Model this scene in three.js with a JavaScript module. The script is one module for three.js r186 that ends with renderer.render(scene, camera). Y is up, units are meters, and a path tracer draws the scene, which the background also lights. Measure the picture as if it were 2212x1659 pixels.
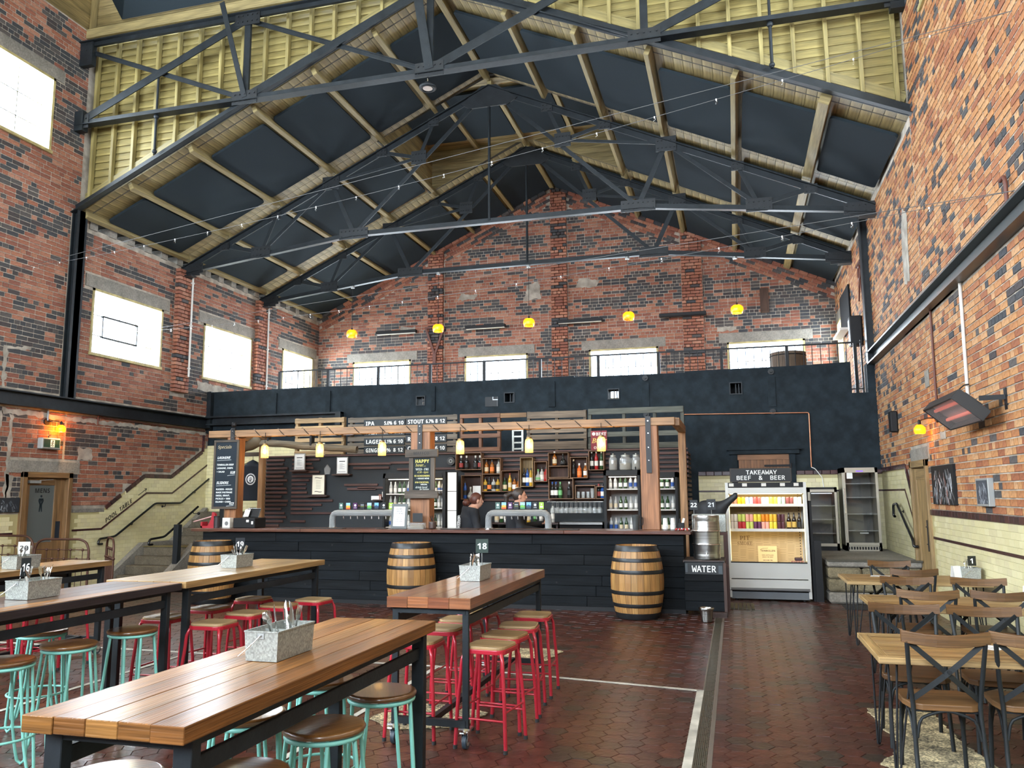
import * as THREE from 'three';
import { mergeGeometries } from 'three/addons/utils/BufferGeometryUtils.js';
import { RectAreaLightUniformsLib } from 'three/addons/lights/RectAreaLightUniformsLib.js';
import { MarchingCubes } from 'three/addons/objects/MarchingCubes.js';

// ------------------------------------------------------------------ camera, sky, daylight, exposure
const scene = new THREE.Scene();
const camera = new THREE.PerspectiveCamera(2 * Math.atan(829.5 / 1745.39) * 180 / Math.PI, 2212 / 1659, 0.05, 200);
camera.position.set(0, 1.7, 0);
camera.rotation.set(0.136594, 0.266596, -0.0060167, 'YXZ');
camera.updateMatrixWorld(true); camera.updateProjectionMatrix();
const renderer = new THREE.WebGLRenderer({ antialias: true });
renderer.toneMapping = THREE.LinearToneMapping;
renderer.toneMappingExposure = 1.3;
renderer.shadowMap.enabled = true;
RectAreaLightUniformsLib.init();
const SKY = 9;
scene.background = new THREE.Color().setRGB(0.80 * SKY, 0.95 * SKY, 1.14 * SKY);   // bright overcast sky
// daylight entering at each window: an area light the size of the opening, just inside it
const DAY = 26;
function daylight(w, h, x, y, z, ry, k = 1, tilt = 0) {
  const l = new THREE.RectAreaLight(new THREE.Color().setRGB(0.90, 0.97, 1.04), DAY * k, w, h);
  l.position.set(x, y, z); l.rotation.set(tilt, ry, 0, 'YXZ'); l.name = 'window_daylight';
  l.castShadow = true; scene.add(l);
}

// ------------------------------------------------------------------ room numbers (metres)
const XL = -12.1, XR = 2.7, XC = -4.7, HALF = 7.4;       // side walls, ridge line
const Z1 = -12.4, Z2 = -15.5, Z3 = -18.7, ZB = -21.9;    // girder, two trusses, gable wall
const ZM = -16.7, MEZ = 4.19;                            // dark mezzanine wall and its top
const ZF = 7.0, EAVE = 7.2, SL = 0.46, HI = 10.95;       // wall behind the camera, low eave, slope, high eave
const DEG = Math.PI / 180;

// ------------------------------------------------------------------ helpers
function rng(seed) { let s = seed >>> 0; return () => { s = (s + 0x6D2B79F5) >>> 0; let t = s; t = Math.imul(t ^ (t >>> 15), t | 1); t ^= t + Math.imul(t ^ (t >>> 7), t | 61); return ((t ^ (t >>> 14)) >>> 0) / 4294967296; }; }
const rnd = rng(7);
const R = (a, b) => a + (b - a) * rnd();
const pick = (a) => a[Math.floor(rnd() * a.length)];
const V = (x, y, z) => new THREE.Vector3(x, y, z);
const lerp = (a, b, t) => a + (b - a) * t;
const used = {};
function numbered(n) { const k = used[n] = (used[n] || 0) + 1; return k === 1 ? n : n + '_' + String(k - 1).padStart(3, '0'); }
function sh(o) { o.castShadow = true; o.receiveShadow = true; return o; }
function part(name, geo, m, parent, pos, rot) {
  const o = sh(new THREE.Mesh(geo, m)); o.name = name;
  if (pos) o.position.set(...pos); if (rot) o.rotation.set(...rot);
  parent.add(o); return o;
}
function thing(name, label, category, group, pos = [0, 0, 0], ry = 0) {
  const o = new THREE.Group(); o.name = numbered(name); o.position.set(...pos); o.rotation.y = ry;
  o.userData = { label, category }; if (group) o.userData.group = group;
  scene.add(o); return o;
}
function single(name, label, category, group, geo, m, pos, rot) {
  const o = sh(new THREE.Mesh(geo, m)); o.name = numbered(name);
  if (pos) o.position.set(...pos); if (rot) o.rotation.set(...rot);
  o.userData = { label, category }; if (group) o.userData.group = group;
  scene.add(o); return o;
}
function struct(name, geo, m, label) {
  const o = geo ? sh(new THREE.Mesh(geo, m)) : new THREE.Group(); o.name = numbered(name);
  o.userData = { kind: 'structure', label: label, category: name.split('_')[0] }; scene.add(o); return o;
}
function copy(o, label, pos, ry = 0, group) {
  const c = o.clone(); c.name = numbered(o.name.replace(/_\d{3}$/, '')); c.userData = { ...o.userData, label };
  if (group) c.userData.group = group; c.position.set(...pos); c.rotation.set(0, ry, 0); scene.add(c); return c;
}
// flat-shaded geometry from a list of polygons (each a list of [x,y,z])
function polys(list) {
  const p = [];
  for (const f of list) for (let i = 1; i < f.length - 1; i++) p.push(...f[0], ...f[i], ...f[i + 1]);
  const g = new THREE.BufferGeometry(); g.setAttribute('position', new THREE.Float32BufferAttribute(p, 3));
  g.computeVertexNormals(); return uvm(g);
}
// uv in metres by the dominant axis of each face; u runs along `grain`
function uvm(g, grain = null, du = 0, dv = 0) {
  if (g.index) g = g.toNonIndexed();
  const p = g.attributes.position, uv = new Float32Array(p.count * 2), a = V(), b = V(), c = V();
  if (!grain) { g.computeBoundingBox(); const s = g.boundingBox.getSize(V()); grain = s.x >= s.y && s.x >= s.z ? 'x' : s.z >= s.y ? 'z' : 'y'; }
  for (let i = 0; i < p.count; i += 3) {
    a.fromBufferAttribute(p, i); b.fromBufferAttribute(p, i + 1); c.fromBufferAttribute(p, i + 2);
    const n = b.clone().sub(a).cross(c.clone().sub(a)); const ax = Math.abs(n.x), ay = Math.abs(n.y), az = Math.abs(n.z);
    let k = ax >= ay && ax >= az ? ['z', 'y'] : ay >= az ? ['x', 'z'] : ['x', 'y'];
    if (k[1] === grain) k = [k[1], k[0]];
    for (let j = 0; j < 3; j++) { const v = [a, b, c][j]; uv[(i + j) * 2] = v[k[0]] + du; uv[(i + j) * 2 + 1] = v[k[1]] + dv; }
  }
  g.setAttribute('uv', new THREE.BufferAttribute(uv, 2)); return g;
}
// box with chamfered edges
function cb(w, h, d, c = 0.004, x = 0, y = 0, z = 0) {
  c = Math.min(c, w * 0.45, h * 0.45, d * 0.45);
  const X = w / 2, Y = h / 2, Z = d / 2, f = [];
  const v = (sx, sy, sz, k) => [x + sx * (X - (k === 0 ? 0 : c)), y + sy * (Y - (k === 1 ? 0 : c)), z + sz * (Z - (k === 2 ? 0 : c))];
  const add = (q, out) => {
    const A = V(...q[0]), n = V(...q[1]).sub(A).cross(V(...q[2]).sub(A)); if (n.dot(out) < 0) q.reverse(); f.push(q);
  };
  for (const s of [-1, 1]) {
    add([[s, -1, -1], [s, 1, -1], [s, 1, 1], [s, -1, 1]].map(q => v(...q, 0)), V(s, 0, 0));
    add([[-1, s, -1], [1, s, -1], [1, s, 1], [-1, s, 1]].map(q => v(...q, 1)), V(0, s, 0));
    add([[-1, -1, s], [1, -1, s], [1, 1, s], [-1, 1, s]].map(q => v(...q, 2)), V(0, 0, s));
    for (const t of [-1, 1]) {
      add([v(s, t, -1, 0), v(s, t, 1, 0), v(s, t, 1, 1), v(s, t, -1, 1)], V(s, t, 0));
      add([v(s, -1, t, 0), v(s, 1, t, 0), v(s, 1, t, 2), v(s, -1, t, 2)], V(s, 0, t));
      add([v(-1, s, t, 1), v(1, s, t, 1), v(1, s, t, 2), v(-1, s, t, 2)], V(0, s, t));
      for (const u of [-1, 1]) add([v(s, t, u, 0), v(s, t, u, 1), v(s, t, u, 2)], V(s, t, u));
    }
  }
  return polys(f);
}
function bx(w, h, d, x = 0, y = 0, z = 0) { const g = new THREE.BoxGeometry(w, h, d).toNonIndexed(); g.translate(x, y, z); return uvm(g); }
// box from corner to corner
function b2(x0, x1, y0, y1, z0, z1, c = 0) { const f = c ? cb : (w, h, d, _c, x, y, z) => bx(w, h, d, x, y, z); return f(Math.abs(x1 - x0), Math.abs(y1 - y0), Math.abs(z1 - z0), c, (x0 + x1) / 2, (y0 + y1) / 2, (z0 + z1) / 2); }
// straight bar from a to b, w across, h in the direction nearest `up`
function bar(a, b, w, h, up = V(0, 1, 0), c = 0) {
  a = V(...a); b = V(...b); const d = b.clone().sub(a), L = d.length(); d.normalize();
  let s = up.clone().cross(d); if (s.length() < 1e-3) s = V(1, 0, 0).cross(d); s.normalize();
  const u = d.clone().cross(s).normalize();
  const g = c ? cb(w, h, L, c) : bx(w, h, L);
  g.applyMatrix4(new THREE.Matrix4().makeBasis(s, u, d).setPosition(a.add(b).multiplyScalar(0.5))); return g;
}
function tube(pts, r, seg = 0, rs = 8, closed = false) {
  const c = new THREE.CatmullRomCurve3(pts.map(p => V(...p)), closed, 'catmullrom', 0.35);
  return flat(new THREE.TubeGeometry(c, seg || Math.max(2, pts.length * 4), r, rs, closed));
}
// polyline tube with only slightly rounded corners
function pipe(pts, r, rs = 8) {
  const out = []; const P = pts.map(p => V(...p));
  for (let i = 0; i < P.length; i++) {
    if (i === 0 || i === P.length - 1) { out.push(P[i]); continue; }
    const a = P[i - 1].clone().sub(P[i]), b = P[i + 1].clone().sub(P[i]), k = Math.min(r * 3, a.length() * 0.4, b.length() * 0.4);
    a.setLength(k); b.setLength(k);
    for (const t of [0, 0.25, 0.5, 0.75, 1]) out.push(P[i].clone().addScaledVector(a, (1 - t) * (1 - t)).addScaledVector(b, t * t));
  }
  const path = new THREE.CurvePath(); for (let i = 0; i + 1 < out.length; i++) path.add(new THREE.LineCurve3(out[i], out[i + 1]));
  class C extends THREE.Curve { getPoint(t) { const n = out.length - 1, k = Math.min(n - 1, Math.floor(t * n)); return out[k].clone().lerp(out[k + 1], t * n - k); } getPointAt(t) { return this.getPoint(t); } getTangentAt(t) { const n = out.length - 1, k = Math.min(n - 1, Math.max(0, Math.round(t * n))); const i0 = Math.max(0, k - 1), i1 = Math.min(n, k + 1); return out[i1].clone().sub(out[i0]).normalize(); } getTangent(t) { return this.getTangentAt(t); } }
  return flat(new THREE.TubeGeometry(new C(), out.length - 1, r, rs, false));
}
function flat(g) { return g.index ? g.toNonIndexed() : g; }
function cyl(r0, r1, h, x = 0, y = 0, z = 0, n = 16) { const g = flat(new THREE.CylinderGeometry(r1, r0, h, n)); g.translate(x, y, z); return g; }
function rod(a, b, r, n = 8) { const A = V(...a), B = V(...b), d = B.clone().sub(A); const g = flat(new THREE.CylinderGeometry(r, r, d.length(), n)); g.applyQuaternion(new THREE.Quaternion().setFromUnitVectors(V(0, 1, 0), d.clone().normalize())); const m = A.add(B).multiplyScalar(0.5); g.translate(m.x, m.y, m.z); return g; }
function lathe(pts, n = 20) { return flat(new THREE.LatheGeometry(pts.map(p => new THREE.Vector2(p[0], p[1])), n)); }
function ball(r, x = 0, y = 0, z = 0, n = 10) { const g = flat(new THREE.SphereGeometry(r, n, Math.max(6, n - 2))); g.translate(x, y, z); return g; }
function mg(list) { return mergeGeometries(list.map(g => { g = flat(g); for (const k of Object.keys(g.attributes)) if (!['position', 'normal', 'uv'].includes(k)) g.deleteAttribute(k); if (!g.attributes.uv) g.setAttribute('uv', new THREE.BufferAttribute(new Float32Array(g.attributes.position.count * 2), 2)); return g; })); }
function at(g, x, y, z, rx = 0, ry = 0, rz = 0) { g.applyMatrix4(new THREE.Matrix4().makeRotationFromEuler(new THREE.Euler(rx, ry, rz)).setPosition(x, y, z)); return g; }
function extr(pts, d, bevel = 0) {
  const s = new THREE.Shape(pts.map(p => new THREE.Vector2(p[0], p[1])));
  return flat(new THREE.ExtrudeGeometry(s, { depth: d, bevelEnabled: bevel > 0, bevelThickness: bevel, bevelSize: bevel, bevelSegments: 2, curveSegments: 10 }));
}
function roundedRect(w, d, r, n = 5) { const p = []; for (const [cx, cy, a0] of [[w / 2 - r, d / 2 - r, 0], [-w / 2 + r, d / 2 - r, 90], [-w / 2 + r, -d / 2 + r, 180], [w / 2 - r, -d / 2 + r, 270]]) for (let i = 0; i <= n; i++) { const a = (a0 + 90 * i / n) * DEG; p.push([cx + r * Math.cos(a), cy + r * Math.sin(a)]); } return p; }
// where a point falls in the picture: [x, y, distance], for choosing which bricks are singled out
const VP = new THREE.Matrix4().multiplyMatrices(camera.projectionMatrix, camera.matrixWorldInverse.copy(camera.matrixWorld).invert());
function seen(p) { const v = p.clone().applyMatrix4(VP); const d = p.distanceTo(camera.position); return Math.abs(v.x) < 1 && Math.abs(v.y) < 1 && v.z < 1 ? d : 0; }

// ------------------------------------------------------------------ textures (what surfaces are made of)
function noiseGrid(n, seed) { const r = rng(seed), a = new Float32Array(n * n); for (let i = 0; i < a.length; i++) a[i] = r(); return a; }
const NG = noiseGrid(256, 11);
function vn(x, y, per) {   // tileable value noise
  const xi = Math.floor(x), yi = Math.floor(y), fx = x - xi, fy = y - yi, sx = fx * fx * (3 - 2 * fx), sy = fy * fy * (3 - 2 * fy);
  const g = (i, j) => NG[(((j % per) + per) % per) * 256 + (((i % per) + per) % per)];
  return lerp(lerp(g(xi, yi), g(xi + 1, yi), sx), lerp(g(xi, yi + 1), g(xi + 1, yi + 1), sx), sy);
}
function fbm(u, v, f, oct = 4, fy = f) { let s = 0, a = 0.5, t = 0; for (let o = 0; o < oct; o++) { const p = Math.min(256, f << o), q = Math.min(256, fy << o); s += a * vn2(u * p, v * q, p, q); t += a; a *= 0.55; } return s / t; }
function vn2(x, y, px, py) { const xi = Math.floor(x), yi = Math.floor(y), fx = x - xi, fy = y - yi, sx = fx * fx * (3 - 2 * fx), sy = fy * fy * (3 - 2 * fy); const g = (i, j) => NG[(((j % py) + py) % py) * 256 + (((i % px) + px) % px)]; return lerp(lerp(g(xi, yi), g(xi + 1, yi), sx), lerp(g(xi, yi + 1), g(xi + 1, yi + 1), sx), sy); }
function tex(n, fn, srgb = true, m = n) {
  const d = new Uint8Array(n * m * 4);
  for (let j = 0; j < m; j++) for (let i = 0; i < n; i++) { const c = fn(i / n, j / m); const k = (j * n + i) * 4; for (let q = 0; q < 3; q++) d[k + q] = Math.max(0, Math.min(255, 255 * (Array.isArray(c) ? c[q] : c))); d[k + 3] = 255; }
  const t = new THREE.DataTexture(d, n, m); t.wrapS = t.wrapT = THREE.RepeatWrapping; t.magFilter = THREE.LinearFilter; t.minFilter = THREE.LinearMipmapLinearFilter; t.generateMipmaps = true;
  if (srgb) t.colorSpace = THREE.SRGBColorSpace; t.needsUpdate = true; return t;
}
function rep(t, w, h = w) { const c = t.clone(); c.repeat.set(1 / w, 1 / h); c.needsUpdate = true; return c; }
const tWood = tex(512, (u, v) => { const w = fbm(u, v, 2, 3, 4) * 0.35; const g = fbm(u, v + w * 0.15, 3, 4, 48); const s = fbm(u, v, 6, 2, 128); const k = fbm(u, v, 2, 3, 8); return 0.62 + 0.3 * (g - 0.5) + 0.2 * (s - 0.5) + 0.36 * (k - 0.5) + 0.14; });
const tWoodB = tex(512, (u, v) => 0.5 + 0.7 * (fbm(u, v, 4, 3, 96) - 0.5), false);
const tMottle = tex(512, (u, v) => 0.86 + 0.5 * (fbm(u, v, 8, 5) - 0.5));
const tMottleB = tex(512, (u, v) => fbm(u, v, 16, 4), false);
const tFine = tex(256, (u, v) => fbm(u, v, 64, 3), false);
const tConc = tex(512, (u, v) => 0.8 + 0.35 * (fbm(u, v, 4, 5) - 0.5) + 0.2 * (fbm(u, v, 64, 2) - 0.5));
const tGalv = tex(512, (u, v) => { const a = vn(u * 48, v * 48, 48), b = vn(u * 90 + 3, v * 90, 90); return 0.78 + 0.2 * (Math.floor(a * 5) / 5 - 0.4) + 0.1 * (b - 0.5); });
const tRug = tex(512, (u, v) => { const a = fbm(u, v, 10, 3), b = fbm(u, v, 90, 2); const w = 0.62 + 0.6 * (a - 0.5) + 0.75 * (b - 0.5); return [w, w * 0.93, w * 0.78]; });
const tBrushed = tex(256, (u, v) => 0.82 + 0.22 * (fbm(u, v, 2, 2, 128) - 0.5));

// ------------------------------------------------------------------ materials
const C3 = (r, g, b) => new THREE.Color().setRGB(r, g, b);
function M(c, rough = 0.6, o = {}) { const P = o.specularIntensity !== undefined || o.clearcoat || o.transmission || o.sheen || o.ior ? THREE.MeshPhysicalMaterial : THREE.MeshStandardMaterial; return new P({ color: Array.isArray(c) ? C3(...c) : new THREE.Color(c), roughness: rough, ...o }); }
const woodMap = rep(tWood, 1.1, 0.55), woodBump = rep(tWoodB, 1.1, 0.55);
const W = (c, rough = 0.6, o = {}) => M(c, rough, { map: woodMap, bumpMap: woodBump, bumpScale: 0.0012, ...o });
const mottle1 = rep(tMottle, 1.3), mottleB1 = rep(tMottleB, 0.4);
const P_ = (c, rough = 0.6, o = {}) => M(c, rough, { map: mottle1, bumpMap: mottleB1, bumpScale: 0.001, ...o });
const m = {
  mortar: P_([0.50, 0.44, 0.36], 0.95),
  cream: P_([0.56, 0.46, 0.20], 0.62),
  creamRoof: W([0.44, 0.34, 0.145], 0.62),
  panel: M([0.020, 0.028, 0.034], 0.95, { bumpMap: rep(tFine, 0.12), bumpScale: 0.001, specularIntensity: 0.3 }),
  steel: P_([0.018, 0.023, 0.027], 0.5, { metalness: 0.1, specularIntensity: 0.6 }),
  steelDark: P_([0.014, 0.017, 0.02], 0.5, { metalness: 0.15 }),
  mezz: P_([0.0175, 0.0265, 0.0335], 0.75, { specularIntensity: 0.35 }),
  concrete: M([0.36, 0.33, 0.28], 0.9, { map: rep(tConc, 1.2), bumpMap: rep(tMottleB, 0.5), bumpScale: 0.003 }),
  stone: M([0.30, 0.25, 0.15], 0.9, { map: rep(tConc, 0.8), bumpMap: rep(tMottleB, 0.35), bumpScale: 0.012 }),
  galv: M([0.58, 0.60, 0.55], 0.42, { metalness: 0.45, map: rep(tGalv, 0.35) }),
  chrome: M([0.75, 0.75, 0.74], 0.16, { metalness: 1 }),
  stainless: M([0.56, 0.55, 0.52], 0.28, { metalness: 1, map: rep(tBrushed, 0.5) }),
  black: M([0.011, 0.011, 0.012], 0.55, { specularIntensity: 0.5 }), blackMatt: M([0.013, 0.013, 0.014], 0.9, { specularIntensity: 0.3 }), blackGloss: M([0.010, 0.011, 0.012], 0.22),
  white: M([0.78, 0.77, 0.74], 0.55), offwhite: M([0.62, 0.60, 0.55], 0.6), paper: M([0.80, 0.80, 0.78], 0.8),
  red: M([0.36, 0.008, 0.022], 0.3, { clearcoat: 0.4, clearcoatRoughness: 0.25 }), mint: M([0.20, 0.50, 0.42], 0.4),
  rubber: M([0.02, 0.02, 0.02], 0.8), amber: M([1.0, 0.50, 0.03], 0.25, { transmission: 0.65, thickness: 0, ior: 1.45 }),
  glass: M([1, 1, 1], 0.03, { transmission: 1, thickness: 0, ior: 1.45 }), pane: M([0.97, 0.99, 1], 0.05, { transmission: 1, thickness: 0, ior: 1.2 }),
  rustRed: M([0.11, 0.035, 0.022], 0.6), copper: M([0.45, 0.20, 0.11], 0.4, { metalness: 0.8 }),
  greyMetal: M([0.34, 0.35, 0.34], 0.45, { metalness: 0.4 }),
};
// lettering and print: a canvas drawn by fn(ctx, w, h)
function print(w, h, fn, o = {}) {
  const c = document.createElement('canvas'); c.width = w; c.height = h; const x = c.getContext('2d'); fn(x, w, h);
  const t = new THREE.CanvasTexture(c); t.colorSpace = THREE.SRGBColorSpace; t.anisotropy = 8;
  return M([1, 1, 1], o.rough ?? 0.6, { map: t, ...o.mat });
}
function fill(x, w, h, c) { x.fillStyle = c; x.fillRect(0, 0, w, h); }
function txt(x, s, px, py, font, c, align = 'center', width) { x.font = font; x.fillStyle = c; x.textAlign = align; x.textBaseline = 'middle'; if (width) x.fillText(s, px, py, width); else x.fillText(s, px, py); }
// printed face: a thin plate w x h whose front (+z) carries the print
function face(w, h) { const g = flat(new THREE.PlaneGeometry(w, h)); return g; }
// ================================================================== brick walls
const BR = [[0.29, 0.105, 0.068], [0.33, 0.118, 0.072], [0.36, 0.130, 0.078], [0.38, 0.145, 0.088], [0.40, 0.150, 0.085], [0.42, 0.170, 0.105], [0.46, 0.190, 0.110], [0.50, 0.235, 0.150]];
const BR_LIT = [[0.36, 0.125, 0.055], [0.43, 0.160, 0.065], [0.48, 0.195, 0.075], [0.52, 0.225, 0.085], [0.56, 0.255, 0.095], [0.59, 0.290, 0.115], [0.62, 0.325, 0.140], [0.64, 0.350, 0.165]];  // side wall bricks lightened and warmed: its brighter light painted into their colour
const BD = [[0.058, 0.060, 0.066], [0.080, 0.076, 0.076], [0.110, 0.095, 0.088], [0.070, 0.056, 0.055]];
const BPAL = [...BR, ...BD, ...BR_LIT];
const brickMap = rep(tMottle, 0.45), brickBump = rep(tMottleB, 0.3);
const brickMats = BPAL.map(c => M(c, 0.85, { map: brickMap, bumpMap: brickBump, bumpScale: 0.004 }));
const brickWhite = M([1, 1, 1], 0.85, { map: brickMap, bumpMap: brickBump, bumpScale: 0.004 });
const brickGeo = cb(1, 1, 1, 0.06);
{ const g = brickGeo, uv = g.attributes.uv; for (let i = 0; i < uv.count; i++) { uv.setXY(i, uv.getX(i) * 0.23, uv.getY(i) * 0.08); } }
const TPAL = [[0.70, 0.635, 0.37], [0.73, 0.665, 0.395], [0.67, 0.605, 0.345], [0.71, 0.64, 0.36], [0.65, 0.58, 0.35]];
const tileMats = TPAL.map(c => M(c, 0.22, { bumpMap: rep(tMottleB, 0.5), bumpScale: 0.0012 }));
const tileWhite = M([1, 1, 1], 0.22, { bumpMap: rep(tMottleB, 0.5), bumpScale: 0.0012 });
const capMats = [[0.045, 0.016, 0.018], [0.06, 0.02, 0.02], [0.032, 0.014, 0.018]].map(c => M(c, 0.25));
const tileGeo = cb(1, 1, 1, 0.02);
// keep the `most` pieces that show largest as single meshes, the rest as one instanced part
function pieces(list, parent, name, geo, mats, white, pal, most = 300) {
  for (const b of list) { const d = seen(b.c); b.s = d ? b.w * b.h / (d * d) * Math.abs(b.n.dot(b.c.clone().sub(camera.position).normalize())) : 0; }
  list.sort((a, b) => b.s - a.s);
  list.slice(0, most).forEach(b => { const o = sh(new THREE.Mesh(geo, mats[b.k])); o.name = name; o.applyMatrix4(b.m); parent.add(o); });
  const rest = list.slice(most); if (!rest.length) return;
  const im = sh(new THREE.InstancedMesh(geo, white, rest.length)); im.name = name === 'brick' ? 'brickwork' : name + '_field'; im.userData.kind = 'stuff';
  rest.forEach((b, i) => { im.setMatrixAt(i, b.m); im.setColorAt(i, C3(...pal[b.k])); });
  parent.add(im);
}
function frame(N, O) { const n = V(...N), U = V(0, 1, 0).cross(n), o = V(...O); return { n, U, B: new THREE.Matrix4().makeBasis(U, V(0, 1, 0), n), P: (u, v, k = 0) => o.clone().addScaledVector(U, u).add(V(0, v, 0)).addScaledVector(n, k) }; }
const inR = (r, u0, u1, v0, v1, e = 0.01) => u1 > r[0] + e && u0 < r[1] - e && v1 > r[2] + e && v0 < r[3] - e;
function layBricks(F, out, o) {
  const H = 0.086, r = rng(o.seed), { u0, u1, v0, v1 } = o, bots = o.floor || (() => v0), top = o.top || (() => v1);
  for (let row = Math.floor(v0 / H); row * H < v1; row++) {
    const y0 = row * H, y1 = y0 + H; let head = row % 5 === 0, u = u0 - (row % 2 ? 0.12 : 0.0) - (head ? 0.06 : 0);
    while (u < u1) {
      const L = head || r() < 0.1 ? 0.12 : 0.24; let a = Math.max(u, u0), b = Math.min(u + L, u1); u += L;
      if (b - a < 0.03) continue;
      for (const h of o.skip || []) { if (y1 > h[2] + 0.02 && y0 < h[3] - 0.02) { if (a >= h[0] - 0.005 && b <= h[1] + 0.005) { a = b; } else if (a < h[0] && b > h[0]) b = Math.max(a, h[0]); else if (a < h[1] && b > h[1]) a = h[1]; } }
      if (b - a < 0.03) continue;
      const cu = (a + b) / 2, cv = (y0 + y1) / 2;
      if (cv + 0.03 > top(cu) || cv - 0.02 < bots(cu)) continue;
      const dark = vn(cu * 0.5 + o.seed, cv * 0.9, 64) * 0.35 + vn(cu * 1.3 + 9, cv * 6.1 + o.seed, 97) * 0.65 + (o.bias || 0);
      const k = r() < (o.light ? (dark > 0.56 ? 0.42 : dark > 0.46 ? 0.16 : 0.05) : dark > 0.60 ? 0.85 : dark > 0.52 ? 0.35 : 0.06) ? BR.length + Math.floor(r() * BD.length) : o.light ? BR.length + BD.length + Math.floor(r() * BR_LIT.length) : Math.floor(r() * BR.length);
      const dep = (o.depth || 0.03), pr = (o.proud || 0) + 0.006 + r() * 0.006;
      const w = b - a - 0.014, h = H - 0.014;
      const mt = F.B.clone().setPosition(F.P(cu, cv, pr - dep / 2));
      mt.multiply(new THREE.Matrix4().makeRotationFromEuler(new THREE.Euler((r() - 0.5) * 0.03, (r() - 0.5) * 0.02, (r() - 0.5) * 0.018))).multiply(new THREE.Matrix4().makeScale(w * (r() < 0.5 ? 1 : 1), h, dep));
      out.push({ m: mt, c: F.P(cu, cv, pr), n: F.n, w, h, k });
    }
  }
}
function layTiles(F, out, caps, o) {
  const { u0, u1 } = o, TW = 0.152, TH = 0.0765, r = rng(o.seed);
  for (let row = 0; row * TH < o.v1; row++) for (let u = u0 - (row % 2 ? TW / 2 : 0); u < u1; u += TW) {
    const a = Math.max(u, u0), b = Math.min(u + TW, u1), cu = (a + b) / 2, y0 = o.v0 + row * TH, cv = y0 + TH / 2; if (b - a < 0.02) continue;
    if (cv + TH / 2 > o.top(cu) + 0.005 || (o.floor && cv < o.floor(cu))) continue;
    if ((o.skip || []).some(h => inR(h, a, b, y0, y0 + TH))) continue;
    const mt = F.B.clone().setPosition(F.P(cu, cv, 0.004)).multiply(new THREE.Matrix4().makeScale(b - a - 0.003, TH - 0.003, 0.014));
    out.push({ m: mt, c: F.P(cu, cv, 0.01), n: F.n, w: b - a, h: TH, k: Math.floor(r() * TPAL.length) });
  }
}
// wall slab in (u,v) with real openings
function slab(F, outline, holes, t) {
  const s = new THREE.Shape(outline.map(p => new THREE.Vector2(...p)));
  for (const h of holes) s.holes.push(new THREE.Path([[h[0], h[2]], [h[1], h[2]], [h[1], h[3]], [h[0], h[3]]].map(p => new THREE.Vector2(...p))));
  let g = flat(new THREE.ExtrudeGeometry(s, { depth: t, bevelEnabled: false })); g.translate(0, 0, -t);
  g = uvm(g); g.applyMatrix4(F.B.clone().setPosition(F.P(0, 0, 0))); return g;
}
// ------------------------------------------------------------------ floor of hexagonal red tiles
const floorObj = struct('floor', b2(XL - 0.4, XR + 0.4, -0.12, -0.006, ZM - 0.2, ZF + 0.4), P_([0.05, 0.028, 0.022], 0.8), 'dark red hexagonal clay tile floor');
{
  const FP = [[0.085, 0.024, 0.015], [0.096, 0.029, 0.017], [0.073, 0.021, 0.014], [0.088, 0.031, 0.018], [0.064, 0.024, 0.016], [0.080, 0.028, 0.018], [0.045, 0.030, 0.021], [0.102, 0.033, 0.021]];
  const fm = rep(tMottle, 0.4), fb = rep(tMottleB, 0.6), mats = FP.map(c => M(c, 0.31, { map: fm, bumpMap: fb, bumpScale: 0.003 })), white = M([1, 1, 1], 0.31, { map: fm, bumpMap: fb, bumpScale: 0.003 });
  const S = 0.165, rr = S / Math.sqrt(3), top = [], rim = [];
  for (let i = 0; i < 6; i++) { const a = (60 * i) * DEG; top.push([Math.cos(a) * (rr - 0.004), 0, -Math.sin(a) * (rr - 0.004)]); rim.push([Math.cos(a) * (rr - 0.0015), -0.012, -Math.sin(a) * (rr - 0.0015)]); }
  const hex = polys([top, ...top.map((_, i) => [rim[i], rim[(i + 1) % 6], top[(i + 1) % 6], top[i]])]);
  const list = [], r = rng(5);
  for (let i = 0; i * rr * 1.5 < XR - XL; i++) for (let j = 0; j * S < 16.5; j++) {
    const x = XL + 0.05 + i * rr * 1.5, z = -16.5 + j * S + (i % 2 ? S / 2 : 0); if (z > 1 || (x > -0.33 && x < -0.25 && z > -11.9) || (x > 1.32 && z < -13.7)) continue;
    const k = vn(x * 1.3, z * 1.3, 64) > 0.8 && r() < 0.5 ? 6 : Math.floor(Math.pow(r(), 1.25) * FP.length);
    const mt = new THREE.Matrix4().makeRotationFromEuler(new THREE.Euler((r() - 0.5) * 0.012, Math.floor(r() * 6) * 60 * DEG, (r() - 0.5) * 0.012)).setPosition(x, (r() - 0.5) * 0.0025, z);
    list.push({ m: mt, c: V(x, 0, z), n: V(0, 1, 0), w: S, h: S, k });
  }
  pieces(list, floorObj, 'floor_tile', hex, mats, white, FP);
}
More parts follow.
